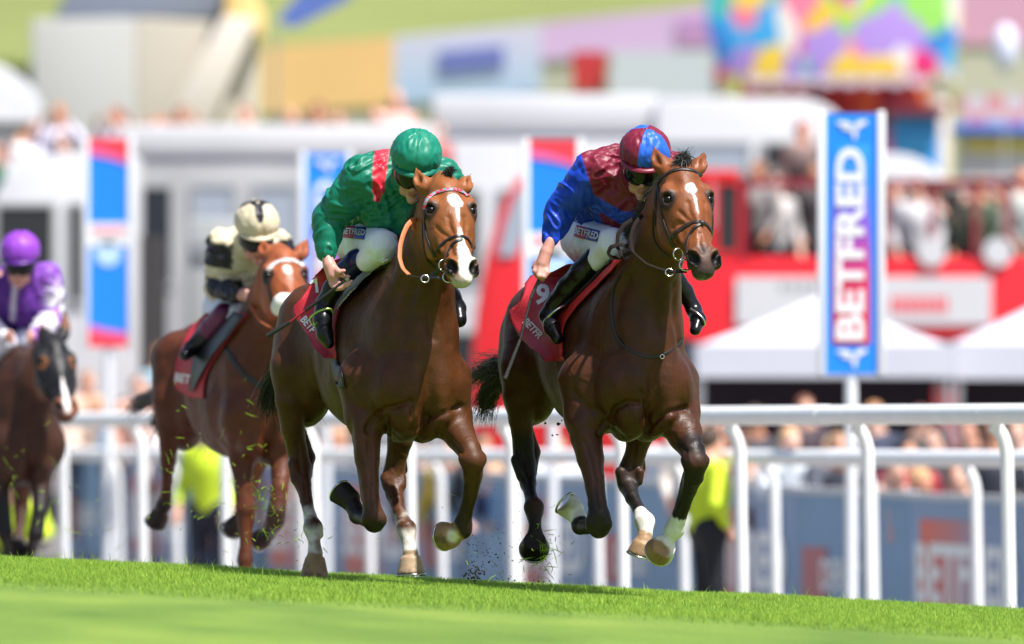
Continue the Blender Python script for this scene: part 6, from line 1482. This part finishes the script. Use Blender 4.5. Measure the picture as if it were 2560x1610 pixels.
# white gazebos
MAT['canvas'] = mat('white_canvas', (.60, .61, .68), .75, var=.03, vsc=2); MAT['pole'] = mat('grey_pole', (.45, .46, .48), .4, metal=.5); MAT['shade'] = mat('tent_inner_shade', (.03, .02, .03), .9)
def gazebo(label, pl, pr, d, papex, peave, pval):
    x0, x1 = P(pl, 0, d)[0], P(pr, 0, d)[0]; ze, za, zv = P(0, peave, d)[2], P(0, papex, d)[2], P(0, pval, d)[2]; cx = (x0 + x1) / 2; w = x1 - x0; g = gzf(cx, d)
    root = empty('gazebo', (cx, d + w / 2, g), 0, label, 'tent', 'white gazebos behind the crowd')
    n = 12; V = []; F = []
    for side in range(4):
        a = [(x0, d), (x1, d), (x1, d + w), (x0, d + w)][side]; b = [(x1, d), (x1, d + w), (x0, d + w), (x0, d)][side]
        k = len(V)
        for i in range(n + 1):
            t = i / n; dip = .03 * math.sin(math.pi * t)
            for j in range(n + 1):
                s = j / n; px, py = a[0] + (b[0] - a[0]) * s, a[1] + (b[1] - a[1]) * s
                V.append((px * (1 - t) + cx * t, py * (1 - t) + (d + w / 2) * t, ze + (za - ze) * t - dip * .8))
        F += [[k + i * (n + 1) + j, k + i * (n + 1) + j + 1, k + (i + 1) * (n + 1) + j + 1, k + (i + 1) * (n + 1) + j] for i in range(n) for j in range(n)]
    MB().add(V, F).build('canopy', MAT['canvas'], root, smooth=True)
    for q in ((x0, x1, d - .012, d), (x0, x1, d + w, d + w + .012)): MB().box(*q, zv, ze + .02).build('valance', MAT['canvas'], root)
    for q in ((x0 - .012, x0, d, d + w), (x1, x1 + .012, d, d + w)): MB().box(*q, zv, ze + .02).build('valance', MAT['canvas'], root)
    for px in (x0 + .04, x1 - .04):
        for py in (d + .04, d + w - .04): MB().box(px - .03, px + .03, py - .03, py + .03, g, ze).build('leg', MAT['pole'], root)
    MB().box(x0 + .1, x1 - .1, d + w - .1, d + w - .06, g, zv + .3).build('shade_sheet', MAT['shade'], root)  # near-black sheet added to stand for the shade inside the tent
    return root
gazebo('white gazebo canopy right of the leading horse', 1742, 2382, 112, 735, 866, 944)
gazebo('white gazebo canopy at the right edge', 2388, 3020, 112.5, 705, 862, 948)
# ---- the fair on the hill
def panel_row(name, label, cat, px0, px1, d0, d1, pt0, pt1, pb0, pb1, m, extra=()):
    A, B = P(px0, pb0, d0), P(px1, pb1, d1); zA, zB = P(px0, pt0, d0)[2], P(px1, pt1, d1)[2]; gA, gB = gzf(A[0], d0), gzf(B[0], d1)
    root = empty(name, ((A[0] + B[0]) / 2, (d0 + d1) / 2, min(gA, gB)), 0, label, cat)
    def wall(nm, z0a, z0b, z1a, z1b, mm, dy=0.0, t=.3):
        V = [(A[0], d0 + dy, z0a), (B[0], d1 + dy, z0b), (B[0], d1 + dy, z1b), (A[0], d0 + dy, z1a), (A[0], d0 + dy + t, z0a), (B[0], d1 + dy + t, z0b), (B[0], d1 + dy + t, z1b), (A[0], d0 + dy + t, z1a)]
        return MB().add(V, [[0, 1, 2, 3], [7, 6, 5, 4], [0, 4, 5, 1], [3, 2, 6, 7], [0, 3, 7, 4], [1, 5, 6, 2]]).build(nm, mm, root)
    wall('canvas_wall', A[2], B[2], zA, zB, m); wall('skirt', gA, gB, A[2], B[2], mat(name + '_skirt', hx('B9B7A6'), .8), dy=.06)
    # a pitched roof behind the front
    V = [(A[0], d0, zA), (B[0], d1, zB), (B[0], d1 + 3, zB + .05), (A[0], d0 + 3, zA + .05), (A[0], d0 + 6, zA - .1), (B[0], d1 + 6, zB - .1)]
    MB().add(V, [[0, 1, 2, 3], [3, 2, 5, 4]]).build('roof', m, root)
    for nm, fx0, fx1, fz0, fz1, mm in extra:
        def q(t, s): a = A + (B - A) * t; z0 = a[2]; z1 = zA + (zB - zA) * t; return (a[0], d0 + (d1 - d0) * t - .05, z0 + (z1 - z0) * s)
        V = [q(fx0, fz0), q(fx1, fz0), q(fx1, fz1), q(fx0, fz1)]; V += [(v[0], v[1] + .045, v[2]) for v in V]
        MB().add(V, [[0, 1, 2, 3], [7, 6, 5, 4], [0, 4, 5, 1], [3, 2, 6, 7], [0, 3, 7, 4], [1, 5, 6, 2]]).build(nm, mm, root)
    return root
panel_row('fair_stall', 'orange canvas fair stall on the hillside', 'stall', 655, 985, 224, 223.6, 118, 92, 285, 262, mat('orange_canvas', hx('E9BE82'), .8, var=.05, vsc=.5))
panel_row('fair_stall', 'pale blue and lilac fair stall with dark blue sign', 'stall', 985, 1352, 223.6, 223, 92, 56, 262, 232, grad_mat('lilac_to_blue', [(0, hx('A9C4E6')), (.5, hx('C3CDEA')), (1, hx('DAD0E8'))], axis=2, rough=.8), [('sign', .30, .75, .38, .72, mat('stall_blue', hx('6E78BE'), .6))])
panel_row('fair_stall', 'pink and lilac fair stall left of the painted ride', 'stall', 1352, 1790, 223, 222.4, 56, 12, 150, 128, mat('lilac_canvas', hx('D5B4DF'), .8, var=.06, vsc=.4), [('sign', .78, .98, .15, .75, mat('stall_mauve', hx('BE90C4'), .6))])
panel_row('storage_container', 'pale grey container below the lilac stall', 'container', 1528, 1782, 196, 196, 128, 126, 262, 262, mat('pale_grey_box', hx('BCC2CA'), .6))
panel_row('fair_kiosk', 'small red fair kiosk below the lilac stall', 'kiosk', 1432, 1516, 200, 200, 128, 128, 225, 225, mat('kiosk_red', hx('C03438'), .6))
panel_row('marquee', 'pink marquee at the top right corner', 'tent', 2395, 2700, 230, 230, -160, -160, 112, 112, mat('pink_canvas', hx('CF9BB6'), .8, var=.06, vsc=.4))
# big grey and cream stall with a slide
def slide():
    d = 172.0; X = lambda px: P(px, 0, d)[0]; Z = lambda py: P(0, py, d)[2]; g = gzf(X(350), d)
    root = empty('fair_slide', (X(350), d, g), 0, 'large grey and cream fairground slide with yellow top at upper left', 'slide')
    def slab(nm, poly, m, y0, y1):
        b = MB().prism([(X(a), Z(c)) for a, c in poly], y1 - y0); b.v = [(v[0], v[1] + d + y0, v[2]) for v in b.v]; return b.build(nm, m, root, bevel=.05)
    slab('grey_wall', [(78, 700), (340, 700), (340, 44), (78, 48)], mat('pale_grey_wall', hx('B4B4B0'), .8, var=.04, vsc=.6), 0, 3)
    slab('cream_wall', [(340, 700), (640, 700), (640, 60), (340, 44)], mat('cream_wall', hx('C0B8A8'), .8, var=.04, vsc=.6), .05, 3)
    slab('chute', [(395, 340), (520, 340), (645, 50), (560, 40)], mat('cream_chute', hx('DDD4C6'), .6), -.5, .02)
    slab('roof', [(130, 46), (560, 46), (555, -70), (190, -70)], mat('slate_roof', hx('7E8796'), .7), .3, 2.8)
    slab('cap', [(560, 45), (662, 100), (655, 20), (610, -60), (570, -60)], mat('yellow_cap', hx('F2CE86'), .6), -.3, 1.5)
slide()
coach('white lorry top at the far left edge', -200, 96, 150, 152, 'right', (300, 340))
# painted ride
def paint_mat():
    m = mat('painted_facade', (.5, .5, .5), .5); nt = m.node_tree; b = nt.nodes['Principled BSDF']; tc = nt.nodes.new('ShaderNodeTexCoord')
    mp = nt.nodes.new('ShaderNodeMapping'); mp.inputs['Scale'].default_value = (1.0, 1, .8); nt.links.new(tc.outputs['Object'], mp.inputs[0])
    nz = nt.nodes.new('ShaderNodeTexNoise'); nz.inputs['Scale'].default_value = 1.1; nz.inputs['Detail'].default_value = 2; nt.links.new(mp.outputs[0], nz.inputs['Vector'])
    ad = nt.nodes.new('ShaderNodeMix'); ad.data_type = 'RGBA'; ad.inputs[0].default_value = .5; nt.links.new(mp.outputs[0], ad.inputs[6]); nt.links.new(nz.outputs[1], ad.inputs[7])
    vo = nt.nodes.new('ShaderNodeTexVoronoi'); vo.inputs['Scale'].default_value = 4.2; nt.links.new(ad.outputs[2], vo.inputs['Vector'])
    sp = nt.nodes.new('ShaderNodeSeparateColor'); nt.links.new(vo.outputs['Color'], sp.inputs[0]); r = nt.nodes.new('ShaderNodeValToRGB'); r.color_ramp.interpolation = 'CONSTANT'; nt.links.new(sp.outputs[0], r.inputs[0])
    cols = ['DE2A78', 'F0CC4A', '3FA4E0', 'E4E0DC', 'E8642E', '8CCB5A', 'A98AD8', 'EE7C9C', '2F78C8', 'F2BC30', 'E0DCEA', '48B8A4']
    e = r.color_ramp.elements; e[0].position = 0; e[0].color = (*hx(cols[0]), 1); e[1].position = .083; e[1].color = (*hx(cols[1]), 1)
    for i, c in enumerate(cols[2:]): q = e.new((i + 2) / 12); q.color = (*hx(c), 1)
    nt.links.new(r.outputs[0], b.inputs['Base Color']); return m
def ride():
    d = 200.0; X = lambda px: P(px, 0, d)[0]; Z = lambda py: P(0, py, d)[2]; g = gzf(X(2080), d)
    root = empty('fairground_ride', (X(2080), d, g), 0, 'brightly painted fairground ride with scalloped canopy at the top right', 'ride')
    b = MB().prism([(X(a), Z(c)) for a, c in ((1775, -140), (1765, 60), (1790, 150), (1780, 215), (1860, 196), (2330, 196), (2395, 215), (2380, 150), (2398, 60), (2390, -140))], .4); b.v = [(v[0], v[1] + d - .6, v[2]) for v in b.v]; b.build('facade', paint_mat(), root, bevel=.03)
    for k in range(8):
        cx = X(1890 + k * 58); r_ = X(29) - X(0)
        p = MB().prism([(cx + r_ * math.cos(a), Z(196) + r_ * .75 * math.sin(a)) for a in np.linspace(math.pi, 2 * math.pi, 12)], .1); p.v = [(v[0], v[1] + d - .75, v[2]) for v in p.v]; p.build('scallop', mat('lilac_scallop', hx('DCD2E6'), .6), root)
    MB().box(X(1858), X(2330), d + 1.6, d + 1.7, g, Z(190)).build('back_wall', mat('ride_crimson', hx('8E1020'), .7), root)
    for sx in (1800, 2350): MB().box(X(sx) - .16, X(sx) + .16, d - .5, d - .2, g, Z(205)).build('column', mat('ride_column', hx('EBDCD6'), .6), root, bevel=.05)
    for k, c in enumerate(('E9A62A', 'D8501E', '7A1626', 'C23228', 'F06A3A', '9A1220', 'E0582C')):
        S = Sculpt(); x = X(1920 + k * 62); S.ell((x, d + .5, Z(255)), (.20, .2, .35), None, .02); S.ell((x, d + .35, Z(300)), (.26, .35, .22), None, .06); link('seat', npmesh('seat', *S.mesh(.06, 1)), root, mat('ride_seat', hx(c), .5))
    MB().box(X(1840), X(2340), d - .2, d + 1.6, g, Z(318)).build('platform', mat('ride_platform', hx('A63A6C'), .6), root)
ride()
def small_booth(label, px0, px1, pt, pb, d, cols):
    X = lambda px: P(px, 0, d)[0]; Z = lambda py: P(0, py, d)[2]; g = gzf(X(px0), d); root = empty('ticket_booth', (X((px0 + px1) / 2), d, g), 0, label, 'booth')
    MB().box(X(px0), X(px1), d, d + 1, g, Z(pt)).build('wall', mat('booth_wall', hx(cols[0]), .5), root, bevel=.03)
    MB().box(X(px0) - .1, X(px1) + .1, d - .25, d + 1.1, Z(pt), Z(pt) + .18).build('roof', mat('booth_roof', hx(cols[1]), .5), root, bevel=.03)
    MB().box(X(px0) + .1, X(px1) - .1, d - .04, d - .01, Z(pb), Z(pb) + .25).build('counter', mat('booth_counter', hx(cols[2]), .5), root)
small_booth('bright blue ticket booth right of the painted ride', 2232, 2350, 288, 380, 186, ('3A8FD8', '7A2038', '3F9AE0'))
small_booth('small fair stall with red check roof at the right edge', 2395, 2600, 335, 380, 190, ('C9C0C8', '3A6FD0', 'E0C060'))
panel_row('stall_roof', 'red and white checked stall roof at the right edge', 'roof', 2400, 2600, 192, 192, 240, 236, 312, 312, check_mat('red_white_check', hx('D88890'), hx('CFC6CE'), 3.0))
S = Sculpt(); c_ = P(2513, 122, 170); S.ell(c_, (.20, .2, .37), None, .01); bl = link('balloon', npmesh('balloon', *S.mesh(.03, 1)), None, mat('pale_balloon', hx('D8DCF0'), .3)); tag(bl, 'pale blue and white oval balloon at the top right', 'balloon')
MB().tube([tuple(c_ - np.array([0, 0, .36])), (c_[0], c_[1], gzf(c_[0], c_[1]))], .008, 5).build('string', MAT['sign_frame'], bl)
b = MB().prism([(P(a, 0, 160)[0], P(0, c, 160)[2]) for a, c in ((690, 52), (735, 70), (880, -5), (860, -70), (760, -30))], .03); b.v = [(v[0], v[1] + 160, v[2]) for v in b.v]; fl = b.build('flag', mat('flag_blue', hx('5C74B8'), .7)); tag(fl, 'blue flag hanging at the top left of centre', 'flag')
MB().tube([(P(690, 0, 160)[0], 160.01, P(0, 60, 160)[2]), (P(690, 0, 160)[0], 160.01, gzf(P(690, 0, 160)[0], 160))], .02, 6).build('flag_pole', MAT['pole'], fl)
MB().box(P(350, 0, 121)[0], P(402, 0, 121)[0], 121, 123, gzf(-4, 121), P(0, 590, 121)[2]).build('gap_infill', mat('dark_gap', (.045, .04, .04), .6)) and tag(bpy.data.objects['gap_infill'], 'dark trailer between the coach and the grey lorry', 'infill')  # dark box added in place of the empty dark gap between vehicles
# bushes on the hill
def bush(label, px, py, d, r, h, seed):
    rng = np.random.default_rng(seed); c = P(px, py, d); n = 900; g = gzf(c[0], d); root = empty('bush', (c[0], d, g), 0, label, 'bush', 'bushes on the hillside')
    u = rng.normal(0, 1, (n, 3)); u /= np.linalg.norm(u, axis=1)[:, None]; p = u * rng.uniform(.4, 1, (n, 1)) * np.array([r, r, h]) * (.7 + .5 * vnoise(u, 2.5, seed))[:, None] + np.array([c[0], d, g + h * .9]); s = .22
    a = rng.normal(0, 1, (n, 3)); a /= np.linalg.norm(a, axis=1)[:, None]; b = np.cross(a, rng.normal(0, 1, (n, 3))); b /= np.linalg.norm(b, axis=1)[:, None]
    V = np.stack([p - a * s, p + b * s * .6, p + a * s, p - b * s * .6], 1).reshape(-1, 3); k = np.arange(n)[:, None] * 4
    link('crown', npmesh('crown', V, k + np.array([[0, 1, 2, 3]]), np.tile(np.array([.06, .10, .025]), (len(V), 1)) * rng.uniform(.6, 1.4, (len(V), 1)), smooth=False), root, MAT['blade'])
    MB().tube([(c[0], d, g - .1), (c[0], d, g + h * .8)], [.12, .05], 8).build('trunk', mat('bark', (.06, .045, .03), .9), root)
for i, (px, d, r, h) in enumerate(((985, 300, .8, 1.4), (1130, 320, .7, 1.2), (1440, 310, .8, 1.3), (1310, 330, .6, 1.0), (30, 290, 1.0, 1.5))):
    bush(['dark green bush above the blue stall', 'small bush above the blue stall', 'dark bush above the lilac stall', 'small round bush at the top centre', 'bush in the top left corner'][i], px, 0, d, r, h, i)
# ------------------------------------------------------------------ people behind the rails and on the buses
def person_meshes(pose, vox=.022):
    """one figure 1.75 m tall at the origin facing -Y; skin body, shirt, trousers, hair"""
    J = dict(hip=(0, 0, .95), chest=(0, -.02, 1.28), neck=(0, -.01, 1.48), head=(0, -.03, 1.63))
    if pose == 'lean': J = dict(hip=(0, .12, .93), chest=(0, -.06, 1.22), neck=(0, -.16, 1.39), head=(0, -.22, 1.52))
    sh = {s: np.array(J['neck']) + np.array([.185 * s, .0, -.07]) for s in (-1, 1)}; A = {}
    for s in (-1, 1):
        if pose == 'lean': A[s] = [(.25 * s, -.28, 1.12), (.12 * s, -.50, 1.08)]
        elif pose == 'raise' and s == 1: A[s] = [(.34, -.16, 1.30), (.14, -.26, 1.58)]
        elif pose == 'raise': A[s] = [(-.30, -.14, 1.22), (-.12, -.26, 1.55)]
        elif pose == 'back': A[s] = [(.30 * s, .06, 1.14), (.22 * s, -.10, .92)]
        else: A[s] = [(.27 * s, .02, 1.14), (.24 * s, -.16, .93)]
    L = {s: [(.10 * s, .0, .92), (.11 * s, -.02 if pose != 'lean' else .06, .50), (.115 * s, .05, .08)] for s in (-1, 1)}
    b = Sculpt(); h = J['head']; b.ell(h, (.076, .096, .115), None, .02); b.cap((h[0], h[1] - .085, h[2] - .01), (h[0], h[1] - .105, h[2] - .03), .012, .016, .01); b.ell((h[0], h[1] - .03, h[2] - .075), (.055, .06, .05), None, .02)
    b.cap(h, J['neck'], .055, .055, .02); b.cap(J['neck'], J['hip'], .10, .11, .03)
    for s in (-1, 1):
        b.cap(J['neck'], sh[s], .06, .05, .02); b.cap(sh[s], A[s][0], .045, .038, .02); b.cap(A[s][0], A[s][1], .038, .028, .015)
        a = np.array(A[s][1]); dr = a - np.array(A[s][0]); dr /= np.linalg.norm(dr); b.ell(a + dr * .05, (.035, .045, .04), None, .02)
        for f in range(4): b.cap(a + dr * .07 + np.array([.02 * (f - 1.5), 0, 0]), a + dr * .14 + np.array([.02 * (f - 1.5), -.01, -.02]), .012, .009, .008)
        b.cap(a + dr * .03 + np.array([-.03 * s, 0, 0]), a + dr * .09 + np.array([-.045 * s, -.01, 0]), .012, .010, .008)
        b.cap(J['hip'], L[s][0], .08, .08, .02); b.cap(L[s][0], L[s][1], .07, .05, .02); b.cap(L[s][1], L[s][2], .05, .035, .02)
    t = Sculpt(); ch = np.array(J['chest']); t.ell(ch, (.20, .135, .24), None, .05); t.cap(J['chest'], J['hip'], .165, .155, .06); t.cap((sh[-1] + [0, 0, -.01]), (sh[1] + [0, 0, -.01]), .08, .08, .05)
    for s in (-1, 1): t.cap(sh[s], A[s][0], .075, .062, .03); t.cap(A[s][0], np.array(A[s][0]) * .3 + np.array(A[s][1]) * .7, .060, .046, .02)
    l = Sculpt(); l.cap(np.array(J['hip']) + [-.06, 0, -.02], np.array(J['hip']) + [.06, 0, -.02], .15, .15, .04)
    for s in (-1, 1): l.cap(L[s][0], L[s][1], .105, .080, .03); l.cap(L[s][1], L[s][2], .078, .062, .02)
    hr = Sculpt(); hr.ell((h[0], h[1] + .018, h[2] + .03), (.088, .098, .105), None, .02); hr.ell((h[0], h[1] - .115, h[2] - .03), (.075, .075, .10), None, .02, 's')
    f = Sculpt().cap((.115, .05, .045), (.125, -.13, .035), .045, .036, .02)
    return {k: npmesh(k, *q.mesh(vox if k != 'body' else .016, 1)) for k, q in (('body', b), ('shirt', t), ('trousers', l), ('hair', hr), ('shoe', f))}
PM = {p: person_meshes(p) for p in ('stand', 'lean', 'raise', 'back')}
PMAT = {}
def pmat(kind, c):
    k = (kind, c)
    if k not in PMAT: PMAT[k] = mat(kind, hx(c), .7, var=.08, vsc=6)
    return PMAT[k]
def spectator(label, px, py_head, d, pose, shirt, hairc, skin='D9A48A', trousers='2B2F3A', rz=0.0, scale=1.0, group='spectators watching the race', base=None, cat='person', behind=False):
    """stands so that the top of the head is seen at py_head"""
    if behind:
        yb = (4.6 + .235 * 80.5) / (.235 + (px - 1280) / FPX); d = max(d, yb + .75)
    top = P(px, py_head, d); hh = (1.66 if pose == 'lean' else 1.77) * scale; z = top[2] - hh
    root = empty('person', (top[0], d, z), rz, label, cat, group)
    root.scale = (scale,) * 3; sh_ = 0
    for part, c in (('body', skin), ('shirt', shirt), ('trousers', trousers), ('hair', hairc), ('shoe', '202020'), ('shoe', '202020')):
        o = bpy.data.objects.new(part, PM[pose][part]); COL.objects.link(o); o.parent = root
        if part == 'shoe':
            if sh_ == 1: o.location.x = -.24
            sh_ = 1
        if not o.data.materials: o.data.materials.append(None)
        o.material_slots[0].link = 'OBJECT'; o.material_slots[0].material = pmat(part, c)
    return root
SK = ['E0AE96', 'D99F86', 'C98E70', 'E6B8A4']
# leaning over the boards at the right
R = [(1740, 1008, 92, 'stand', 'D8CFC6', '6B4A30', 'man in cream shirt just right of the leading horse'),
 (1795, 1035, 96, 'stand', '34343E', '3A2A22', 'dark-jacketed person above the bending steward'),
 (1885, 1010, 98, 'stand', '2C2E3A', '4A352A', 'dark-suited person left of the tall BETFRED sign post'),
 (1945, 1062, 90, 'lean', 'DDE6EE', 'C9A27C', 'pale blue shirted person leaning on the board left of the sign post'),
 (2010, 985, 99, 'stand', '3A2A34', '7A4A34', 'tall person in dark jacket beside the sign post'),
 (2068, 1075, 91, 'lean', '4A4E5A', '9A7A5C', 'grey-jacketed person leaning on the board under the sign'),
 (2110, 1085, 92, 'lean', 'E6E2DC', 'E2CDA2', 'blonde person in white leaning on the board under the sign'),
 (2185, 1000, 98, 'stand', '26304A', 'B07C50', 'fair-haired person in navy right of the sign post'),
 (2205, 1130, 87, 'lean', '28345A', '3A2A22', 'person in navy blue bending over the board'),
 (2270, 1090, 92, 'stand', 'A8303C', '2A2018', 'dark-haired person in deep red top behind the board'),
 (2275, 1165, 88, 'lean', 'D8A8A0', 'C7A070', 'person in pink top with light sleeves at the board'),
 (2340, 1060, 93, 'stand', '2A2C34', '2A1E18', 'dark-haired person in black between the right posts'),
 (2395, 1150, 88, 'lean', '2A2A30', '9B6B4A', 'person in black top crouching at the board near the right post'),
 (2425, 1040, 97, 'stand', '5A3038', '3A2018', 'person in maroon behind the right post'),
 (2480, 1030, 90, 'stand', '303440', '2A2018', 'dark-haired person at the right post'),
 (2540, 1040, 91, 'stand', 'E2D6BE', '8A6A4A', 'person in cream at the right edge of the crowd'),
 (2590, 1015, 95, 'stand', 'EDE9EE', '4A3A2C', 'person in white at the extreme right'),
 (1870, 1090, 92, 'lean', 'C8B8B0', '3A2C24', 'person in beige leaning left of the blue shirt'),
 (1830, 1050, 94, 'stand', 'C8B49C', '5A4030', 'person in tan jacket behind the bending steward'),
 (2140, 1020, 100, 'stand', '6A6E78', 'A8845C', 'grey-suited person behind the sign post'),
 (2300, 1010, 101, 'stand', '20242E', '6A3A30', 'dark figure in the shade of the white tent'),
 (1690, 1030, 97, 'stand', 'E6E4E2', '4A3A30', 'person in white half hidden by the leading horse'),
 # between and beside the horses
 (1205, 1075, 98, 'stand', '1E2028', '2A2420', 'person in black seen between the two leading horses'),
 (1255, 1150, 95, 'lean', '2E3A5E', 'D0A070', 'person in navy seen left of the black hind leg'),
 (1392, 1080, 99, 'stand', 'C9CED8', '5A3A2A', 'pale shirted person seen under the leading horse'),
 (1300, 1050, 102, 'stand', 'D2B0A6', '4A3428', 'pink shirted person between the horses above the boards'),
 (850, 1060, 108, 'stand', '34406A', 'C9A080', 'person in blue seen left of the blazed bay foreleg'),
 (800, 1085, 106, 'stand', 'D8C0B4', '6A4632', 'person in pale top seen behind the hind leg of the blazed bay'),
 (1060, 1100, 103, 'stand', '50283A', '3A2820', 'person in plum seen under the blazed bay'),
 (1130, 1090, 101, 'stand', 'C6A83C', '4A3A2A', 'person in mustard seen right of the blazed bay'),
 (420, 1010, 112, 'stand', 'E4D8D2', 'B08A6A', 'person in white seen right of the left sign'),
 (345, 935, 116, 'stand', 'D8A590', '8A5A40', 'person in peach right of the far left sign post'),
 (380, 960, 118, 'stand', 'C8CCE4', '5A4030', 'person in lilac behind the tail of the chestnut'),
 (215, 925, 116, 'stand', 'D9B9A2', '9A6A4A', 'person in beige left of the far left sign post'),
 (238, 985, 113, 'lean', 'E2CBB8', 'C9A880', 'person in cream leaning left of the far left sign post'),
 (305, 990, 114, 'lean', '4A7CA0', '3A2A20', 'person in teal blue leaning by the far left sign post'),
 (195, 1000, 112, 'stand', 'C98A78', '5A3A2A', 'person in coral behind the dark horse'),
 (690, 1075, 110, 'stand', 'B87A5A', '4A3020', 'person in tan seen behind the tail of the blazed bay'),
 (560, 1110, 108, 'stand', 'E0E4EA', '6A4A36', 'person in white seen over the standing steward'),
 (400, 860, 119, 'stand', '7FA8B8', 'A9784E', 'person in pale teal by the grey lorry')]
rr = random.Random(5)
for i, (px, py, d, pose, sh, ha, lab) in enumerate(R):
    spectator(lab, px, py, d, pose, sh, ha, SK[i % 4], rz=rr.uniform(-.5, .5), behind=True)
# stewards
spectator('bending steward in yellow high-visibility jacket right of the leading horse', 1770, 1064, 82, 'back', 'C6DE26', '4A3A2C', rz=math.pi * .62, trousers='14161E', cat='steward', group='stewards in high-visibility jackets', scale=.9)
spectator('steward in yellow high-visibility jacket and navy trousers below the chestnut horse', 528, 1030, 97, 'stand', 'C2DA28', '3A2C22', rz=-.4, trousers='161A2C', cat='steward', group='stewards in high-visibility jackets')
spectator('steward in yellow high-visibility jacket hidden by the dark horse', 22, 1165, 93, 'lean', 'B8D020', '3A2C22', rz=.3, trousers='161A2C', cat='steward', group='stewards in high-visibility jackets')
# on the white bus, left
B = [(75, 300, 131, 'F1EEF2', '7A5A44', 'person in white at the far left above the coach'), (150, 255, 131, 'D8D4E4', 'A67C5C', 'person in pale lilac standing tallest above the coach'), (158, 330, 130.5, '2C3450', '4A382C', 'person in navy above the coach'), (55, 330, 131, 'EDEBEF', 'B88A68', 'second person in white above the coach'), (10, 350, 131, '3A7A5C', '5A4030', 'person in green at the extreme left above the coach'),
 (295, 265, 141, 'C9B8C8', '8A4A40', 'person in mauve print on the white bus left end'), (310, 285, 142, '3A3A58', '6A4A3A', 'person in indigo on the white bus left end'), (390, 290, 141, 'E08A6A', 'A8603C', 'person in bright orange on the white bus'), (425, 285, 142, 'E49A80', '8A5A44', 'person in salmon on the white bus'), (455, 262, 141, 'E6D2CC', '6A4A38', 'person in blush on the white bus'), (350, 300, 142, 'D6A8A4', '9A6A50', 'person in rose on the white bus'),
 (615, 262, 141, 'D9A49A', '8A3A34', 'person in dusty pink on the white bus centre'), (725, 268, 141, 'E6C8B6', 'C79A7C', 'person in cream on the white bus centre'), (795, 252, 141, '2A2224', '3A2824', 'dark-haired person in black on the white bus centre'), (850, 280, 142, 'E0A8A0', 'B07A64', 'person in light coral on the white bus'), (940, 265, 141, 'D8A8A0', '9A6450', 'person in faded pink on the white bus right end'), (990, 225, 141, 'E0B4AC', 'D0A08C', 'tall fair person on the white bus right end'), (1020, 262, 142, '8A6E72', '5A3A34', 'person in grey mauve on the white bus right end'), (1090, 300, 143, 'B05A58', '6A3A34', 'person in brick red between the white buses')]
for i, (px, py, d, sh, ha, lab) in enumerate(B): spectator(lab, px, py, d + 1.1, 'raise' if i % 4 == 1 else 'stand', sh, ha, SK[(i + 1) % 4], rz=rr.uniform(-.8, .8), group='spectators on top of the buses')
# on the red bus
C = [(1900, 400, 126, 'A09C9A', '8A5A3C', 'stand', 'man in white shirt on the red bus left of the sign'), (1935, 430, 126.2, 'C4C0BE', '6A4A36', 'stand', 'person in bright white leaning out of the red bus left of the sign'), (2005, 300, 127, '6E5A58', '9A3A34', 'stand', 'tall person in beige on the red bus left of the sign'), (1860, 440, 126.8, '3A3A40', '3A2A22', 'stand', 'person in charcoal on the red bus behind the leading horse'), (2030, 400, 126.6, '3E3638', '5A4438', 'stand', 'person in taupe on the red bus left of the sign'),
 (2240, 452, 126.2, '5A6480', 'A8784E', 'stand', 'person in pale blue on the red bus right of the sign'), (2290, 440, 126, 'C8C8CC', '7A4A38', 'stand', 'person in white on the red bus right of the sign'), (2345, 470, 126.6, '34382F', '4A3A2E', 'stand', 'person in olive grey on the red bus'), (2450, 440, 126, '5F6E58', 'C08A60', 'stand', 'person in sage green with dark trousers on the red bus'), (2420, 470, 126.6, '9A3A44', '3A2420', 'stand', 'person in dark red on the red bus'), (2555, 420, 126, 'AEB4B0', 'C98A64', 'stand', 'person in white at the right end of the red bus'), (2500, 460, 126.6, '34383E', '2A2420', 'raise', 'person in slate with raised arms on the red bus'),
 (1485, 310, 153, 'D0B0B0', '8A4038', 'stand', 'person in pink left of the leading jockey cap on the far white bus'), (1542, 320, 153, '3A3638', '2A2422', 'stand', 'dark-haired person left of the leading jockey cap on the far white bus'), (1588, 288, 153, 'E0B0AC', 'C08A7C', 'stand', 'pale person above the leading jockey cap on the far white bus')]
for i, (px, py, d, sh, ha, pose, lab) in enumerate(C): spectator(lab, px, py, d, pose, sh, ha, SK[(i + 2) % 4], rz=rr.uniform(-.8, .8), group='spectators on top of the buses')
